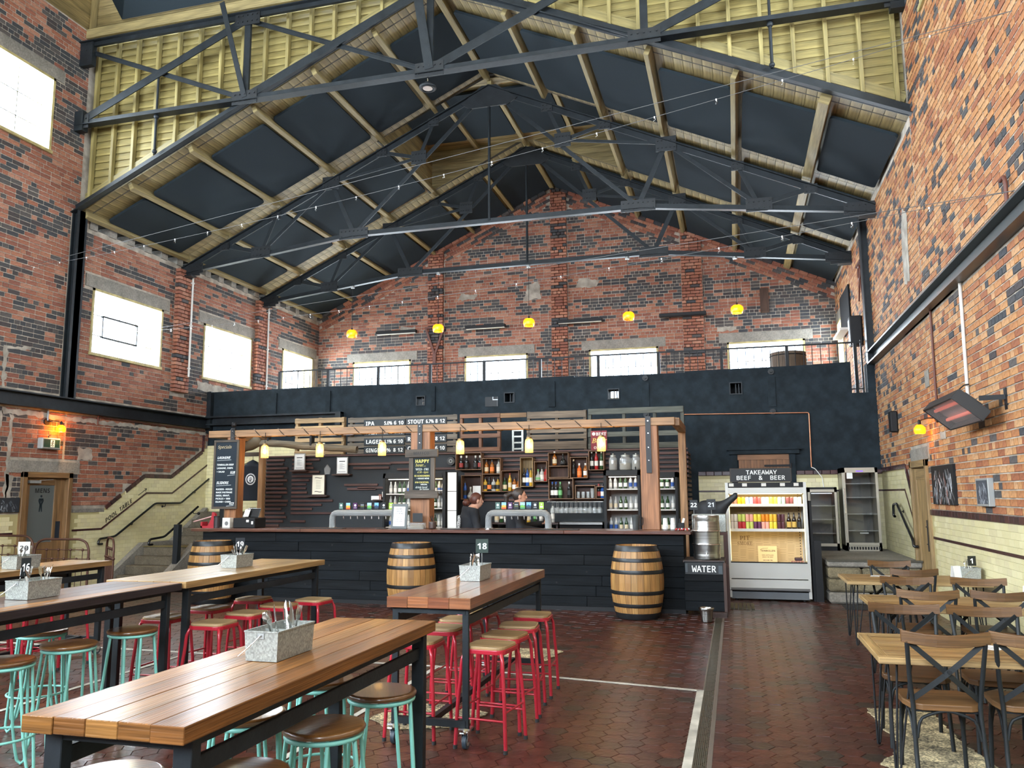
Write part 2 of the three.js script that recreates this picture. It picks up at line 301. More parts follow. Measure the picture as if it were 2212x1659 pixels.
// ------------------------------------------------------------------ left wall
const dadoL = z => z > -13.4 ? 1.42 : z > -14.6 ? lerp(1.42, 2.15, (-13.4 - z) / 1.2) : z > -15.45 ? 2.15 : lerp(2.15, 2.78, (-15.45 - z) / 1.1);
const winL = [[-12.85, -14.90, 4.52, 5.82], [-16.35, -18.35, 4.52, 5.82], [-19.85, -21.55, 4.52, 5.82], [-9.35, -11.6, 8.12, 9.56], [-4.6, -7.4, 8.12, 9.56], [-0.4, -3.2, 8.12, 9.56], [-4.6, -7.4, 4.2, 6.9], [-0.4, -3.2, 4.2, 6.9], [3.6, 0.8, 4.2, 6.9]];  // the tall ones, out of view, are added to brighten the hall
const doorL = [-11.5, -12.62, 0, 2.16];
const wallL = struct('wall_left', null, null, 'old red and charcoal brick side wall with cream tiled dado and daylight windows');
{
  const F = frame([1, 0, 0], [XL, 0, 0]), U = z => -z;   // u = -z
  const open = [...winL, doorL].map(h => [U(h[0]), U(h[1]), h[2], h[3]]);
  part('masonry', slab(F, [[-ZF - 0.3, -0.1], [U(ZB) + 0.3, -0.1], [U(ZB) + 0.3, 6.98], [U(Z1) + 0.4, 6.98], [U(Z1) + 0.4, 11.2], [-ZF - 0.3, 11.2]], open, 0.4), m.mortar, wallL);
  const L = [], skip = [...open, ...winL.map(h => [U(h[0]) - 0.22, U(h[1]) + 0.22, h[3], h[3] + 0.26]), [11.2, 12.8, 2.14, 2.36], [3, U(ZM), 3.25, 3.55], [10.55, 10.75, 2.6, 3.15], [12.2, 12.49, 3.5, 7.2]];
  layBricks(F, L, { seed: 3, u0: 3.5, u1: U(Z1) - 0.02, v0: 1.46, v1: 10.93, skip, bias: 0.04 });
  layBricks(F, L, { seed: 4, u0: U(Z1) + 0.02, u1: U(ZB), v0: 1.4, v1: 6.94, bias: 0.035, skip: [...skip, [U(-15.25), U(-15.75), 4.0, 7], [U(-18.45), U(-18.95), 4.0, 7]], floor: u => dadoL(-u) + 0.08 });
  for (const zc of [-15.5, -18.7]) layBricks(F, L, { seed: 40 + zc, u0: U(zc) - 0.25, u1: U(zc) + 0.25, v0: 4.0, v1: 6.9, proud: 0.11, depth: 0.13, bias: -0.05 });
  pieces(L, wallL, 'brick', brickGeo, brickMats, brickWhite, BPAL);
  for (let i = 0; i < 18; i++) { const z = Z1 - 0.35 - i * 0.52; part('eave_block', b2(XL - 0.3, XL + 0.03, 6.96, 7.14, z - 0.1, z + 0.1), m.concrete, wallL); }
  // dado
  const bed = []; for (let z = 4; z > ZM; z -= 0.2) bed.push([-z, dadoL(z)]); bed.push([-ZM, dadoL(ZM)]);
  const bedM = M([0.42, 0.36, 0.17], 0.5); part('tile_bed', b2(XL, XL + 0.004, 0, 1.42, 4, doorL[0]), bedM, wallL); part('tile_bed', slab(frame([1, 0, 0], [XL + 0.004, 0, 0]), [[U(doorL[1]), 0], [-ZM, 0], ...bed.filter(p => p[0] > U(doorL[1])).reverse(), [U(doorL[1]), 1.42]], [], 0.004), bedM, wallL);
  const T = []; layTiles(F, T, null, { seed: 8, u0: 3.5, u1: 16.7, v0: 0.0, v1: 3, top: u => dadoL(-u), skip: [[U(doorL[0]) - 0.1, U(doorL[1]) + 0.1, 0, 2]] });
  pieces(T, wallL, 'tile', tileGeo, tileMats, tileWhite, TPAL);
  const prof = [[-13.4, 1.42], [-14.6, 2.15], [-15.45, 2.15], [-16.5, 2.75], [-16.5, 3.15]], line = [[-3.5, 1.09], [-13.45, 1.09], [-14.68, 1.79], [-15.5, 1.79], [-16.7, 2.45]];
  for (let i = 0; i + 1 < prof.length; i++) { const a = V(XL + 0.012, prof[i][1], prof[i][0]), b = V(XL + 0.012, prof[i + 1][1], prof[i + 1][0]), n = Math.max(1, Math.round(a.distanceTo(b) / 0.15)); for (let k = 0; k < n; k++) { if (i === 0 && (k === 4 || k < 1)) continue; const p = a.clone().lerp(b, (k + 0.02) / n), q = a.clone().lerp(b, (k + 0.98) / n); part('cap_tile', bar(p.toArray(), q.toArray(), 0.03, 0.085, V(0, 1, 0), 0.006), capMats[k % 3], wallL); } }
  for (let i = 0; i + 1 < line.length; i++) { if (i === 0) { part('dado_line', bar([XL + 0.012, 1.09, -3.5], [XL + 0.012, 1.09, -11.4], 0.018, 0.035), capMats[0], wallL); part('dado_line', bar([XL + 0.012, 1.09, -12.72], [XL + 0.012, 1.09, -13.45], 0.018, 0.035), capMats[0], wallL); continue; } part('dado_line', bar([XL + 0.012, line[i][1], line[i][0]], [XL + 0.012, line[i + 1][1], line[i + 1][0]], 0.018, 0.035), capMats[0], wallL); }
  part('mortar_ledge', b2(XL, XL + 0.014, 1.42, 1.49, -12.7, -13.5), m.concrete, wallL);
  part('door_lintel', b2(XL, XL + 0.02, 2.14, 2.36, -11.2, -12.8), m.concrete, wallL);
  part('plaster_scar', b2(XL, XL + 0.012, 2.6, 3.15, -10.55, -10.75), m.concrete, wallL);
  const scarM = P_([0.46, 0.41, 0.34], 0.95); let sn = 3; const scar = (F2, pts, par) => { const r = rng(sn++), P = []; for (let i = 0; i < pts.length; i++) { const a = pts[i], b = pts[(i + 1) % pts.length], n = Math.max(2, Math.round(Math.hypot(b[0] - a[0], b[1] - a[1]) / 0.07)); for (let k = 0; k < n; k++) P.push([lerp(a[0], b[0], k / n) + (r() - 0.5) * 0.05, lerp(a[1], b[1], k / n) + (r() - 0.5) * 0.05]); } const g = extr(P, 0.004); g.translate(0, 0, 0.0105); g.applyMatrix4(F2.B.clone().setPosition(F2.P(0, 0, 0))); part('plaster_scar', uvm(g), scarM, par); };
  scar(F, [[11.0, 3.16], [12.6, 3.13], [14.2, 3.14], [16.6, 3.16], [16.6, 3.25], [14.0, 3.21], [12.4, 3.22], [11.0, 3.24]], wallL); scar(F, [[11.16, 1.7], [11.24, 1.7], [11.25, 3.15], [11.17, 3.15]], wallL); scar(F, [[10.95, 1.75], [10.99, 1.75], [11.02, 3.2], [10.97, 3.2]], wallL); scar(F, [[10.96, 3.62], [11.02, 3.62], [11.02, 4.25], [11.5, 4.32], [11.5, 4.38], [10.95, 4.33]], wallL); scar(F, [[12.75, 2.42], [13.1, 2.42], [13.1, 2.62], [12.75, 2.66]], wallL); scar(F, [[16.2, 4.2], [17.4, 4.2], [17.4, 4.36], [16.2, 4.4]], wallL); scar(F, [[11.2, 1.46], [11.3, 1.46], [11.32, 2.1], [11.2, 2.1]], wallL);
  globalThis.plasterScar = scar;
}
// ------------------------------------------------------------------ right wall
const winR = [[-8.6, -11.25, 8.2, 9.6], [-4.2, -6.9, 8.2, 9.6], [-0.2, -2.8, 8.2, 9.6], [-20.7, -21.75, 4.6, 6.0]];
const doorR = [-12.86, -13.98, 0, 2.18];
const dadoR = z => z > -13.4 ? 1.38 : z > -13.9 ? 1.38 : z > -14.45 ? lerp(1.5, 2.1, (-13.9 - z) / 0.55) : 2.1;
const wallR = struct('wall_right', null, null, 'brick side wall, stronger light painted into its orange bricks, grey flecks and cream tiled dado');
{
  const F = frame([-1, 0, 0], [XR, 0, 0]);   // u = z
  const open = [...winR, doorR].map(h => [h[1], h[0], h[2], h[3]]);
  part('masonry', slab(F, [[ZB - 0.3, -0.1], [ZF + 0.3, -0.1], [ZF + 0.3, 11.2], [Z1 - 0.4, 11.2], [Z1 - 0.4, 7.2], [ZB - 0.3, 7.2]], open, 0.4), m.mortar, wallR);
  const L = [], skip = [...open, ...winR.map(h => [h[1] - 0.22, h[0] + 0.22, h[3], h[3] + 0.26]), [-13.98, -12.72, 2.18, 2.36], [-16.7, -3, 4.16, 4.40], [-8.2, -8.0, 4.4, 4.5]];
  layBricks(F, L, { seed: 13, u0: Z1 + 0.02, u1: -3.2, v0: 1.46, v1: 10.93, skip, bias: -0.05, light: true, floor: u => dadoR(u) + 0.07 });  // picks the brick colours that have the stronger light painted in
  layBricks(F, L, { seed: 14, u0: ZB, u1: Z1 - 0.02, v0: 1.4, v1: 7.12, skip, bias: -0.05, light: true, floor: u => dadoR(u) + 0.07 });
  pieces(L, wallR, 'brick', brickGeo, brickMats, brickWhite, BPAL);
  const bed = []; for (let z = -3.2; z > ZM; z -= 0.1) bed.push([z, dadoR(z)]); bed.push([ZM, 2.1]);
  const bedM = M([0.42, 0.36, 0.17], 0.5); part('tile_bed', b2(XR - 0.004, XR, 0, 1.38, -3.2, doorR[0]), bedM, wallR); part('tile_bed', slab(frame([-1, 0, 0], [XR - 0.004, 0, 0]), [[ZM, 0], [doorR[1], 0], ...bed.filter(p => p[0] < doorR[1])], [], 0.004), bedM, wallR);
  const T = []; layTiles(F, T, null, { seed: 18, u0: ZM, u1: -3.2, v0: 0, v1: 2.2, top: u => dadoR(u), skip: [[-13.98, -12.8, 0, 2.3]] });
  pieces(T, wallR, 'tile', tileGeo, tileMats, tileWhite, TPAL);
  const prof = [[-3.2, 1.42], [-12.82, 1.42]]; let k = 0;
  for (let z = -3.3; z > -12.8; z -= 0.152) part('cap_tile', b2(XR - 0.026, XR + 0.01, 1.38, 1.385 + 0.075, z, z - 0.148, 0.006), capMats[k++ % 3], wallR);
  for (const [a, b] of [[[-13.98, 1.55], [-14.45, 2.13]], [[-14.45, 2.13], [-16.68, 2.13]]]) { const n = Math.round(V(0, a[1], a[0]).distanceTo(V(0, b[1], b[0])) / 0.15); for (let i = 0; i < n; i++) part('cap_tile', bar([XR - 0.012, lerp(a[1], b[1], (i + 0.02) / n), lerp(a[0], b[0], (i + 0.02) / n)], [XR - 0.012, lerp(a[1], b[1], (i + 0.98) / n), lerp(a[0], b[0], (i + 0.98) / n)], 0.03, 0.08, V(0, 1, 0), 0.005), capMats[i % 3], wallR); }
  part('dado_line', b2(XR - 0.02, XR, 1.048, 1.083, -3.2, -12.8), capMats[0], wallR);
  part('dado_line', bar([XR - 0.012, 1.2, -14.0], [XR - 0.012, 1.75, -14.6], 0.018, 0.03), capMats[0], wallR);
  part('dado_line', b2(XR - 0.02, XR, 1.735, 1.765, -14.6, -16.7), capMats[0], wallR);
  plasterScar(F, [[-13.5, 4.9], [-13.1, 4.9], [-13.0, 5.9], [-13.3, 6.1], [-13.5, 5.6]], wallR); plasterScar(F, [[-12.0, 2.4], [-11.7, 2.4], [-11.7, 2.5], [-12.0, 2.52]], wallR);
  part('door_lintel', b2(XR - 0.02, XR, 2.18, 2.36, -12.74, -13.96), m.concrete, wallR);
}
// ------------------------------------------------------------------ gable wall behind the mezzanine
const roofY = x => EAVE + SL * (HALF - Math.abs(x - XC));
const winB = [[-10.93, -9.07, 4.3, 5.68], [-7.39, -5.51, 4.3, 5.68], [-3.76, -1.86, 4.3, 5.68], [-0.05, 1.90, 4.3, 5.68]];
const wallB = struct('wall_back', null, null, 'tall red brick gable wall with four bright windows above the mezzanine');
{
  const F = frame([0, 0, 1], [0, 0, ZB]);
  part('masonry', slab(F, [[XL - 0.4, 3.4], [XR + 0.4, 3.4], [XR + 0.4, 7.15], [XC, 10.7], [XL - 0.4, 7.15]], winB, 0.4), m.mortar, wallB);
  const L = [], pil = [[-8.52, -8.03], [-4.80, -4.33], [-1.18, -0.62]];
  const skip = [...winB, ...winB.map(h => [h[0] - 0.2, h[1] + 0.2, h[3], h[3] + 0.25]), ...pil.map(p => [p[0], p[1], 3, 11])];
  layBricks(F, L, { seed: 23, u0: XL, u1: XR, v0: 4.05, v1: 10.5, skip, bias: 0.06, top: u => roofY(u) - 0.50 });
  pil.forEach((p, i) => layBricks(F, L, { seed: 60 + i, u0: p[0], u1: p[1], v0: 4.05, v1: 10.5, proud: 0.11, depth: 0.13, bias: -0.12, top: u => roofY(u) - 0.1 }));
  // raked border of bricks laid along the slope
  const r = rng(31), ang = Math.atan(SL);
  for (const s of [-1, 1]) for (let row = 0; row < 5; row++) for (let d = 0.1 + (row % 2) * 0.12; d < 8.0; d += 0.24) {
    const off = 0.50 - row * 0.09, x = XC + s * (HALF - d * Math.cos(ang)), y = EAVE + SL * (HALF - Math.abs(x - XC)) - off; if (Math.abs(x - XC) > HALF - 0.05 || Math.abs(x - XC) < 0.1) continue;
    if (pil.some(p => x > p[0] - 0.05 && x < p[1] + 0.05) && row < 4) continue;
    const k = r() < 0.3 ? BR.length + Math.floor(r() * BD.length) : Math.floor(r() * BR.length);
    const mt = F.B.clone().setPosition(x, y, ZB - 0.002 + (row > 3 ? 0.06 : 0)).multiply(new THREE.Matrix4().makeRotationZ(-s * ang)).multiply(new THREE.Matrix4().makeScale(0.229, 0.078, row > 3 ? 0.15 : 0.03));
    L.push({ m: mt, c: V(x, y, ZB), n: F.n, w: 0.23, h: 0.08, k });
  }
  for (const q of [[[-7.6, 7.35], [-7.1, 7.35], [-7.0, 7.5], [-7.5, 7.55]], [[-5.6, 7.2], [-5.1, 7.25], [-5.15, 7.75], [-5.5, 7.65]], [[-4.1, 7.5], [-3.5, 7.45], [-3.4, 7.65], [-4.0, 7.75]], [[-9.4, 6.55], [-8.9, 6.5], [-8.95, 6.65], [-9.4, 6.7]], [[-0.3, 6.0], [0.2, 6.0], [0.2, 6.1], [-0.3, 6.12]]]) plasterScar(F, q, wallB);
  pieces(L, wallB, 'brick', brickGeo, brickMats, brickWhite, BPAL);
}
// ------------------------------------------------------------------ wall behind the camera; large unseen windows added to light the bar
{
  const F = frame([0, 0, -1], [0, 0, ZF]);   // u = -x
  const holes = [[-1.8, 1.4, 4.6, 9.4], [3.1, 6.3, 4.6, 9.4], [8.0, 11.2, 4.6, 9.4]];
  const w = struct('wall_front', slab(F, [[-XR - 0.4, -0.1], [-XL + 0.4, -0.1], [-XL + 0.4, 11.2], [-XR - 0.4, 11.2]], holes, 0.4), P_([0.30, 0.11, 0.06], 0.9), 'brick wall behind the viewer, its unseen tall windows added to light the bar');
  holes.forEach(h => { part('glazing', b2(-h[1], -h[0], h[2], h[3], ZF + 0.2, ZF + 0.206), m.pane, w); for (let i = 0; i <= 4; i++) { const x = lerp(-h[1], -h[0], i / 4); part('glazing_bar', b2(x - 0.02, x + 0.02, h[2], h[3], ZF + 0.17, ZF + 0.24), m.cream, w); } });
  holes.forEach(h => daylight(h[1] - h[0], h[3] - h[2], -(h[0] + h[1]) / 2, (h[2] + h[3]) / 2, ZF + 0.38, 0, 0.8));  // area lights of the added windows, brightening the bar side
}
// ------------------------------------------------------------------ dark mezzanine wall
const wallM = struct('wall_mezzanine', null, null, 'dark blue-grey painted wall under the mezzanine with cream tiles at its foot');
{
  const F = frame([0, 0, 1], [0, 0, ZM]);
  const sq = [[-7.77, 3.98, 'l'], [-5.72, 4.0, ''], [-3.32, 4.03, 'w'], [-0.75, 4.06, 'b']];
  const out = [[XL, 0], [XR, 0], [XR, 4.19], [2.55, 4.19], [2.55, 3.62], [2.26, 3.62], [2.26, 4.23], [1.2, 4.20], [-0.9, 4.19], [-0.9, 4.16], [-3.2, 4.17], [-3.2, 4.20], [-6, 4.18], [-9, 4.21], [XL, 4.19]];
  const holes = [[-6.76, -6.58, 3.70, 3.88], [-4.72, -4.52, 3.69, 3.88], [-2.47, -2.26, 3.68, 3.87], [-0.01, 0.20, 3.69, 3.90]];
  part('masonry', slab(F, out, holes, 0.35), m.mezz, wallM);
  const T = []; layTiles(F, T, null, { seed: 28, u0: -0.7, u1: XR, v0: 0, v1: 2.2, top: () => 2.06 });
  part('tile_bed', b2(-0.7, XR, 0, 2.06, ZM, ZM + 0.003), M([0.42, 0.36, 0.17], 0.5), wallM);
  pieces(T, wallM, 'tile', tileGeo, tileMats, tileWhite, TPAL, 300);
  for (let x = -0.7, k = 0; x < XR - 0.1; x += 0.155, k++) part('cap_tile', b2(x, x + 0.151, 2.06, 2.14, ZM, ZM + 0.028, 0.006), capMats[k % 3], wallM);
  part('dado_line', b2(-0.7, XR, 1.735, 1.765, ZM, ZM + 0.02), capMats[0], wallM);
  const TL = []; layTiles(F, TL, null, { seed: 29, u0: XL, u1: -9.0, v0: 0, v1: 3.0, top: () => 2.95 }); pieces(TL, wallM, 'tile', tileGeo, tileMats, tileWhite, TPAL, 0);
  holes.forEach(h => { const f = part('vent_frame', mg([b2(h[0] - 0.02, h[1] + 0.02, h[2] - 0.02, h[2], ZM, ZM + 0.02), b2(h[0] - 0.02, h[1] + 0.02, h[3], h[3] + 0.02, ZM, ZM + 0.02), b2(h[0] - 0.02, h[0], h[2], h[3], ZM, ZM + 0.02), b2(h[1], h[1] + 0.02, h[2], h[3], ZM, ZM + 0.02)]), m.steel, wallM); part('vent_bar', b2((h[0] + h[1]) / 2 - 0.01, (h[0] + h[1]) / 2 + 0.01, h[2], h[3], ZM - 0.1, ZM - 0.08), m.steel, wallM); part('vent_bar', b2((h[0] + h[1]) / 2 + 0.05, (h[0] + h[1]) / 2 + 0.07, h[2], h[3], ZM - 0.1, ZM - 0.08), m.steel, wallM); });
  for (const h of [holes[1], holes[3]]) part('vent_blackout', b2(h[0] - 0.1, h[1] + 0.1, h[2] - 0.1, h[3] + 0.1, ZM - 0.40, ZM - 0.36), m.blackMatt, wallM);  // dark panels added behind two vents to keep their openings dim
  // old pier strips and bolted plates on the dark wall
  for (const [x, w] of [[-10.3, 0.03], [-9.0, 0.12], [-6.42, 0.1], [-3.75, 0.14]]) part('pier_strip', b2(x, x + w, 3.55, 4.1, ZM, ZM + 0.035), m.mezz, wallM);
  for (const [x, y0, y1] of [[0.78, 3.3, 4.1], [-1.7, 3.32, 4.08]]) { const p = part('tie_plate', b2(x - 0.07, x + 0.07, y0 + 0.1, y1 - 0.1, ZM, ZM + 0.02), m.mezz, wallM); for (const y of [y0, y1]) part('bolt', mg([at(cyl(0.06, 0.06, 0.03, 0, 0, 0, 12), x, y, ZM + 0.02, Math.PI / 2), at(cyl(0.025, 0.025, 0.05, 0, 0, 0, 6), x, y, ZM + 0.05, Math.PI / 2)]), m.steelDark, wallM); }
  part('steel_channel', mg([b2(XL, -8.55, 3.38, 3.42, ZM, ZM + 0.16), b2(XL, -8.55, 3.42, 3.58, ZM, ZM + 0.03), b2(XL, -8.55, 3.56, 3.60, ZM, ZM + 0.14), b2(-8.68, -8.55, 3.3, 3.6, ZM, ZM + 0.16)]), m.steel, wallM);
  part('corner_post', b2(XL, XL + 0.12, 3.2, 4.19, ZM, ZM + 0.12), m.steel, wallM);
  const sl = struct('floor', b2(XL, XR, 3.45, 3.6, ZB, ZM - 0.35), m.concrete, 'mezzanine floor slab behind the dark wall');
}
// ================================================================== windows: cream reveal, concrete lintel, steel bars, panes
let winCount = 0;
const lintelMat = m.concrete;
function windowAt(N, plane, u0, u1, v0, v1, cols, rows, o = {}) {
  const F = frame(N, Math.abs(N[0]) ? [plane, 0, 0] : [0, 0, plane]);
  const W0 = new THREE.Group(); W0.name = 'window_' + (++winCount); W0.userData = { kind: 'structure', label: o.label || 'steel framed window with cream reveal under a concrete lintel', category: 'window' }; scene.add(W0);
  W0.applyMatrix4(F.B.clone().setPosition(F.P(0, 0, 0)));
  const d = o.depth || 0.3, t = 0.05;
  part('reveal', mg([b2(u0, u0 + t, v0, v1, -d, 0.02), b2(u1 - t, u1, v0, v1, -d, 0.02), b2(u0, u1, v1 - t, v1, -d, 0.02)]), m.cream, W0);
  part('sill', b2(u0 - 0.02, u1 + 0.02, v0 - 0.05, v0 + 0.012, -d, 0.05, 0.008), m.cream, W0);
  if (!o.nolintel) part('lintel', b2(u0 - 0.2, u1 + 0.2, v1, v1 + 0.25, -0.05, 0.018, 0.006), lintelMat, W0);
  const a0 = u0 + t, a1 = u1 - t, c0 = v0 + 0.012, c1 = v1 - t, pw = (a1 - a0) / cols, ph = (c1 - c0) / rows, b = 0.009;
  for (let i = 1; i < cols; i++) part('glazing_bar', b2(a0 + i * pw - b, a0 + i * pw + b, c0, c1, -d + 0.04, -d + 0.075), m.greyMetal, W0);
  for (let j = 1; j < rows; j++) part('glazing_bar', b2(a0, a1, c0 + j * ph - b, c0 + j * ph + b, -d + 0.04, -d + 0.075), m.greyMetal, W0);
  const pg = bx(pw - 0.014, ph - 0.014, 0.005);
  for (let i = 0; i < cols; i++) for (let j = 0; j < rows; j++) part('pane', pg, m.pane, W0, [a0 + (i + 0.5) * pw, c0 + (j + 0.5) * ph, -d + 0.055]);
  if (o.hopper) { const x0 = a0 + pw, x1 = a1 - pw, y0 = c0 + ph * 0.95, y1 = c0 + ph * 2.0 + (rows > 3 ? ph : 0), q = 0.018; part('hopper_frame', mg([b2(x0 - q, x1 + q, y0 - q, y0 + q, -d + 0.07, -d + 0.11), b2(x0 - q, x1 + q, y1 - q, y1 + q, -d + 0.07, -d + 0.11), b2(x0 - q, x0 + q * 0.4, y0, y1, -d + 0.07, -d + 0.11), b2(x1 - q * 0.4, x1 + q, y0, y1, -d + 0.07, -d + 0.11)]), m.steelDark, W0); }
  return W0;
}
const wl = ['large hopper window beside the tall dark post', 'middle window of the brick side wall, ending at the mezzanine', 'far side window nearest the gable corner', 'high window at the top of the near brick wall', 'second high window of the near brick wall', 'third high window of the near brick wall', 'unseen tall window added for daylight, first along the near wall', 'unseen tall window added for daylight, second along the near wall', 'unseen tall window added for daylight, third along the near wall'];
winL.forEach((h, i) => { windowAt([1, 0, 0], XL, -h[0], -h[1], h[2], h[3], 4, i < 3 ? 3 : 3, { hopper: i === 0, label: wl[i] }); daylight(Math.abs(h[1] - h[0]) - 0.02, h[3] - h[2] - 0.02, XL - 0.38, (h[2] + h[3]) / 2, (h[0] + h[1]) / 2, -Math.PI / 2, 1); });
winB.forEach((h, i) => { windowAt([0, 0, 1], ZB, h[0], h[1], h[2], h[3], 4, 3, { label: ['first', 'second', 'third', 'fourth'][i] + ' gable window behind the mezzanine railing, counted from the stairs side' }); daylight(h[1] - h[0] - 0.02, h[3] - h[2] - 0.02, (h[0] + h[1]) / 2, (h[2] + h[3]) / 2, ZB - 0.38, Math.PI, 1); });
winR.forEach((h, i) => { windowAt([-1, 0, 0], XR, h[1], h[0], h[2], h[3], 4, 3, { label: i < 3 ? ['first', 'second', 'third'][i] + ' high window of the sunlit brick wall' : 'narrow cream window in the corner behind the mezzanine railing' }); daylight(Math.abs(h[1] - h[0]) - 0.02, h[3] - h[2] - 0.02, XR + 0.38, (h[2] + h[3]) / 2, (h[0] + h[1]) / 2, Math.PI / 2, 0.8); });
// ================================================================== roof
const TN = [0, 1.25, 2.45, 3.66, 5.0, 6.3];             // purlin offsets from the ridge
const ceil = struct('ceiling', null, null, 'pitched cream boarded roof lining with timber purlins');
const BAYS = [[Z1, Z2], [Z2, Z3], [Z3, ZB]], ang = Math.atan(SL);
const roofM = [[0.42, 0.32, 0.135], [0.385, 0.29, 0.12], [0.45, 0.345, 0.15]].map(c => W(c, 0.6));
const deckM = P_([0.10, 0.09, 0.07], 0.9);
function onRoof(s, d, off = 0) { return V(XC + s * d, EAVE + SL * (HALF - d), 0).addScaledVector(V(-s * Math.sin(ang) * -1 * -1, 0, 0), 0).add(V(-s * Math.sin(ang) * off, -Math.cos(ang) * off, 0)); }
BAYS.forEach(([za, zb], b) => {
  for (const s of [-1, 1]) {
    const n = 48, dmin = b === 1 ? 2.5 : 0, w = HALF / Math.cos(ang) / n;
    for (let i = 0; i < n; i++) {
      const d = (i + 0.5) * HALF / n; if (d < dmin) continue;
      const p = onRoof(s, d, -0.012);
      part('ceiling_board', at(bx(w - 0.006, 0.022, za - zb - 0.01), p.x, p.y, (za + zb) / 2, 0, 0, -s * ang), roofM[(i * 7 + b) % 3], ceil);
    }
    const d0 = dmin, p0 = onRoof(s, d0, -0.06), p1 = onRoof(s, HALF + 0.5, -0.06);
    part('roof_deck', bar([(p0.x + p1.x) / 2, (p0.y + p1.y) / 2, za + 0.0], [(p0.x + p1.x) / 2, (p0.y + p1.y) / 2, zb], p0.distanceTo(p1), 0.05, V(s * Math.sin(ang), Math.cos(ang), 0)), deckM, ceil);
    for (const d of [...(s > 0 ? TN : TN.slice(1)), 7.32]) {
      if ((b === 1 && d < 2.4) || (s > 0 && d > 7)) continue;
      const p = onRoof(s, d, 0.085), wd = d === 6.3 && s > 0 ? 0.17 : 0.09;
      part('purlin', at(cb(d ? wd : 0.12, 0.16, za - zb - 0.02, 0.006), p.x, p.y, (za + zb) / 2, 0, 0, d ? -s * ang : 0), m.creamRoof, ceil);
    }
  }
});
// flat raised bay between the two trusses
{
  const y = 10.5, x0 = XC - 2.5, x1 = XC + 2.5;
  for (let i = 0; i < 20; i++) { const w = (Z2 - Z3) / 20; part('ceiling_board', b2(x0, x1, y, y + 0.02, Z3 + i * w + 0.004, Z3 + (i + 1) * w - 0.004), roofM[i % 3], ceil); }
  part('roof_deck', b2(x0 - 0.1, x1 + 0.1, y + 0.04, y + 0.09, Z3 - 0.1, Z2 + 0.1), deckM, ceil);
  for (const s of [-1, 1]) {
    const X = XC + s * 2.5, yb = roofY(X);
    for (let i = 0; i < 8; i++) { const h = (y - yb) / 8; part('lining_board', b2(X, X + s * 0.02, yb + i * h + 0.003, yb + (i + 1) * h - 0.003, Z3, Z2), roofM[(i * 2) % 3], ceil); }
    part('roof_deck', b2(X + s * 0.03, X + s * 0.07, yb - 0.05, y + 0.06, Z3, Z2), deckM, ceil);
    for (const [Z, k] of [[Z3, 1], [Z2, -1]]) {
      for (let i = 0; i < 8; i++) { const h = (y - yb) / 8, ya = yb + i * h + 0.004, yc = yb + (i + 1) * h - 0.002, xa = XC + s * (HALF - (ya - EAVE) / SL), xc = XC + s * (HALF - (Math.min(yc, 10.59) - EAVE) / SL); const q = [[X, ya], [xa, ya], [xc, yc], [X, yc]]; const g = extr(s > 0 ? q.reverse() : q, 0.02); g.translate(0, 0, Z + k * 0.01); part('lining_board', uvm(g, 'x'), roofM[(i + 1) % 3], ceil); }
      const g = extr([[X, yb], [XC, EAVE + SL * HALF], [XC, y + 0.06], [X, y + 0.06]], 0.03); g.translate(0, 0, Z - 0.03 * (k > 0 ? 1 : 0)); part('roof_deck', uvm(g), deckM, ceil);
    }
  }
  for (const x of [XC - 1.25, XC, XC + 1.25]) part('ceiling_joist', b2(x - 0.045, x + 0.045, y - 0.12, y, Z3, Z2), m.creamRoof, ceil);
}
// dark acoustic panels between the purlins
BAYS.forEach(([za, zb], b) => {
  for (const s of [-1, 1]) for (let i = 0; i < 6; i++) {
    if (b === 1 && i < 2) continue;
    const d0 = TN[i] + 0.12, d1 = (TN[i + 1] ?? (s > 0 ? 7.44 : 7.32)) - 0.06, L = (d1 - d0) / Math.cos(ang), z0 = za - (b === 0 ? 0.55 : 0.38), z1 = zb + (b === 2 ? 0.06 : 0.36);
    const p = onRoof(s, (d0 + d1) / 2, 0.07); const g = extr(roundedRect(L, z0 - z1, 0.07), 0.05); g.translate(0, 0, -0.025); g.rotateX(-Math.PI / 2);
    part('acoustic_panel', uvm(at(g, 0, 0, 0, 0, 0, -s * ang)), m.panel, ceil, [p.x, p.y, (z0 + z1) / 2]);
  }
});
for (let i = 0; i < 4; i++) { const x = XC - 1.875 + i * 1.25; const g = extr(roundedRect(1.08, 2.2, 0.06), 0.05); g.rotateX(-Math.PI / 2); part('acoustic_panel', uvm(g), m.panel, ceil, [x, 10.41, Z3 + 1.75]); }
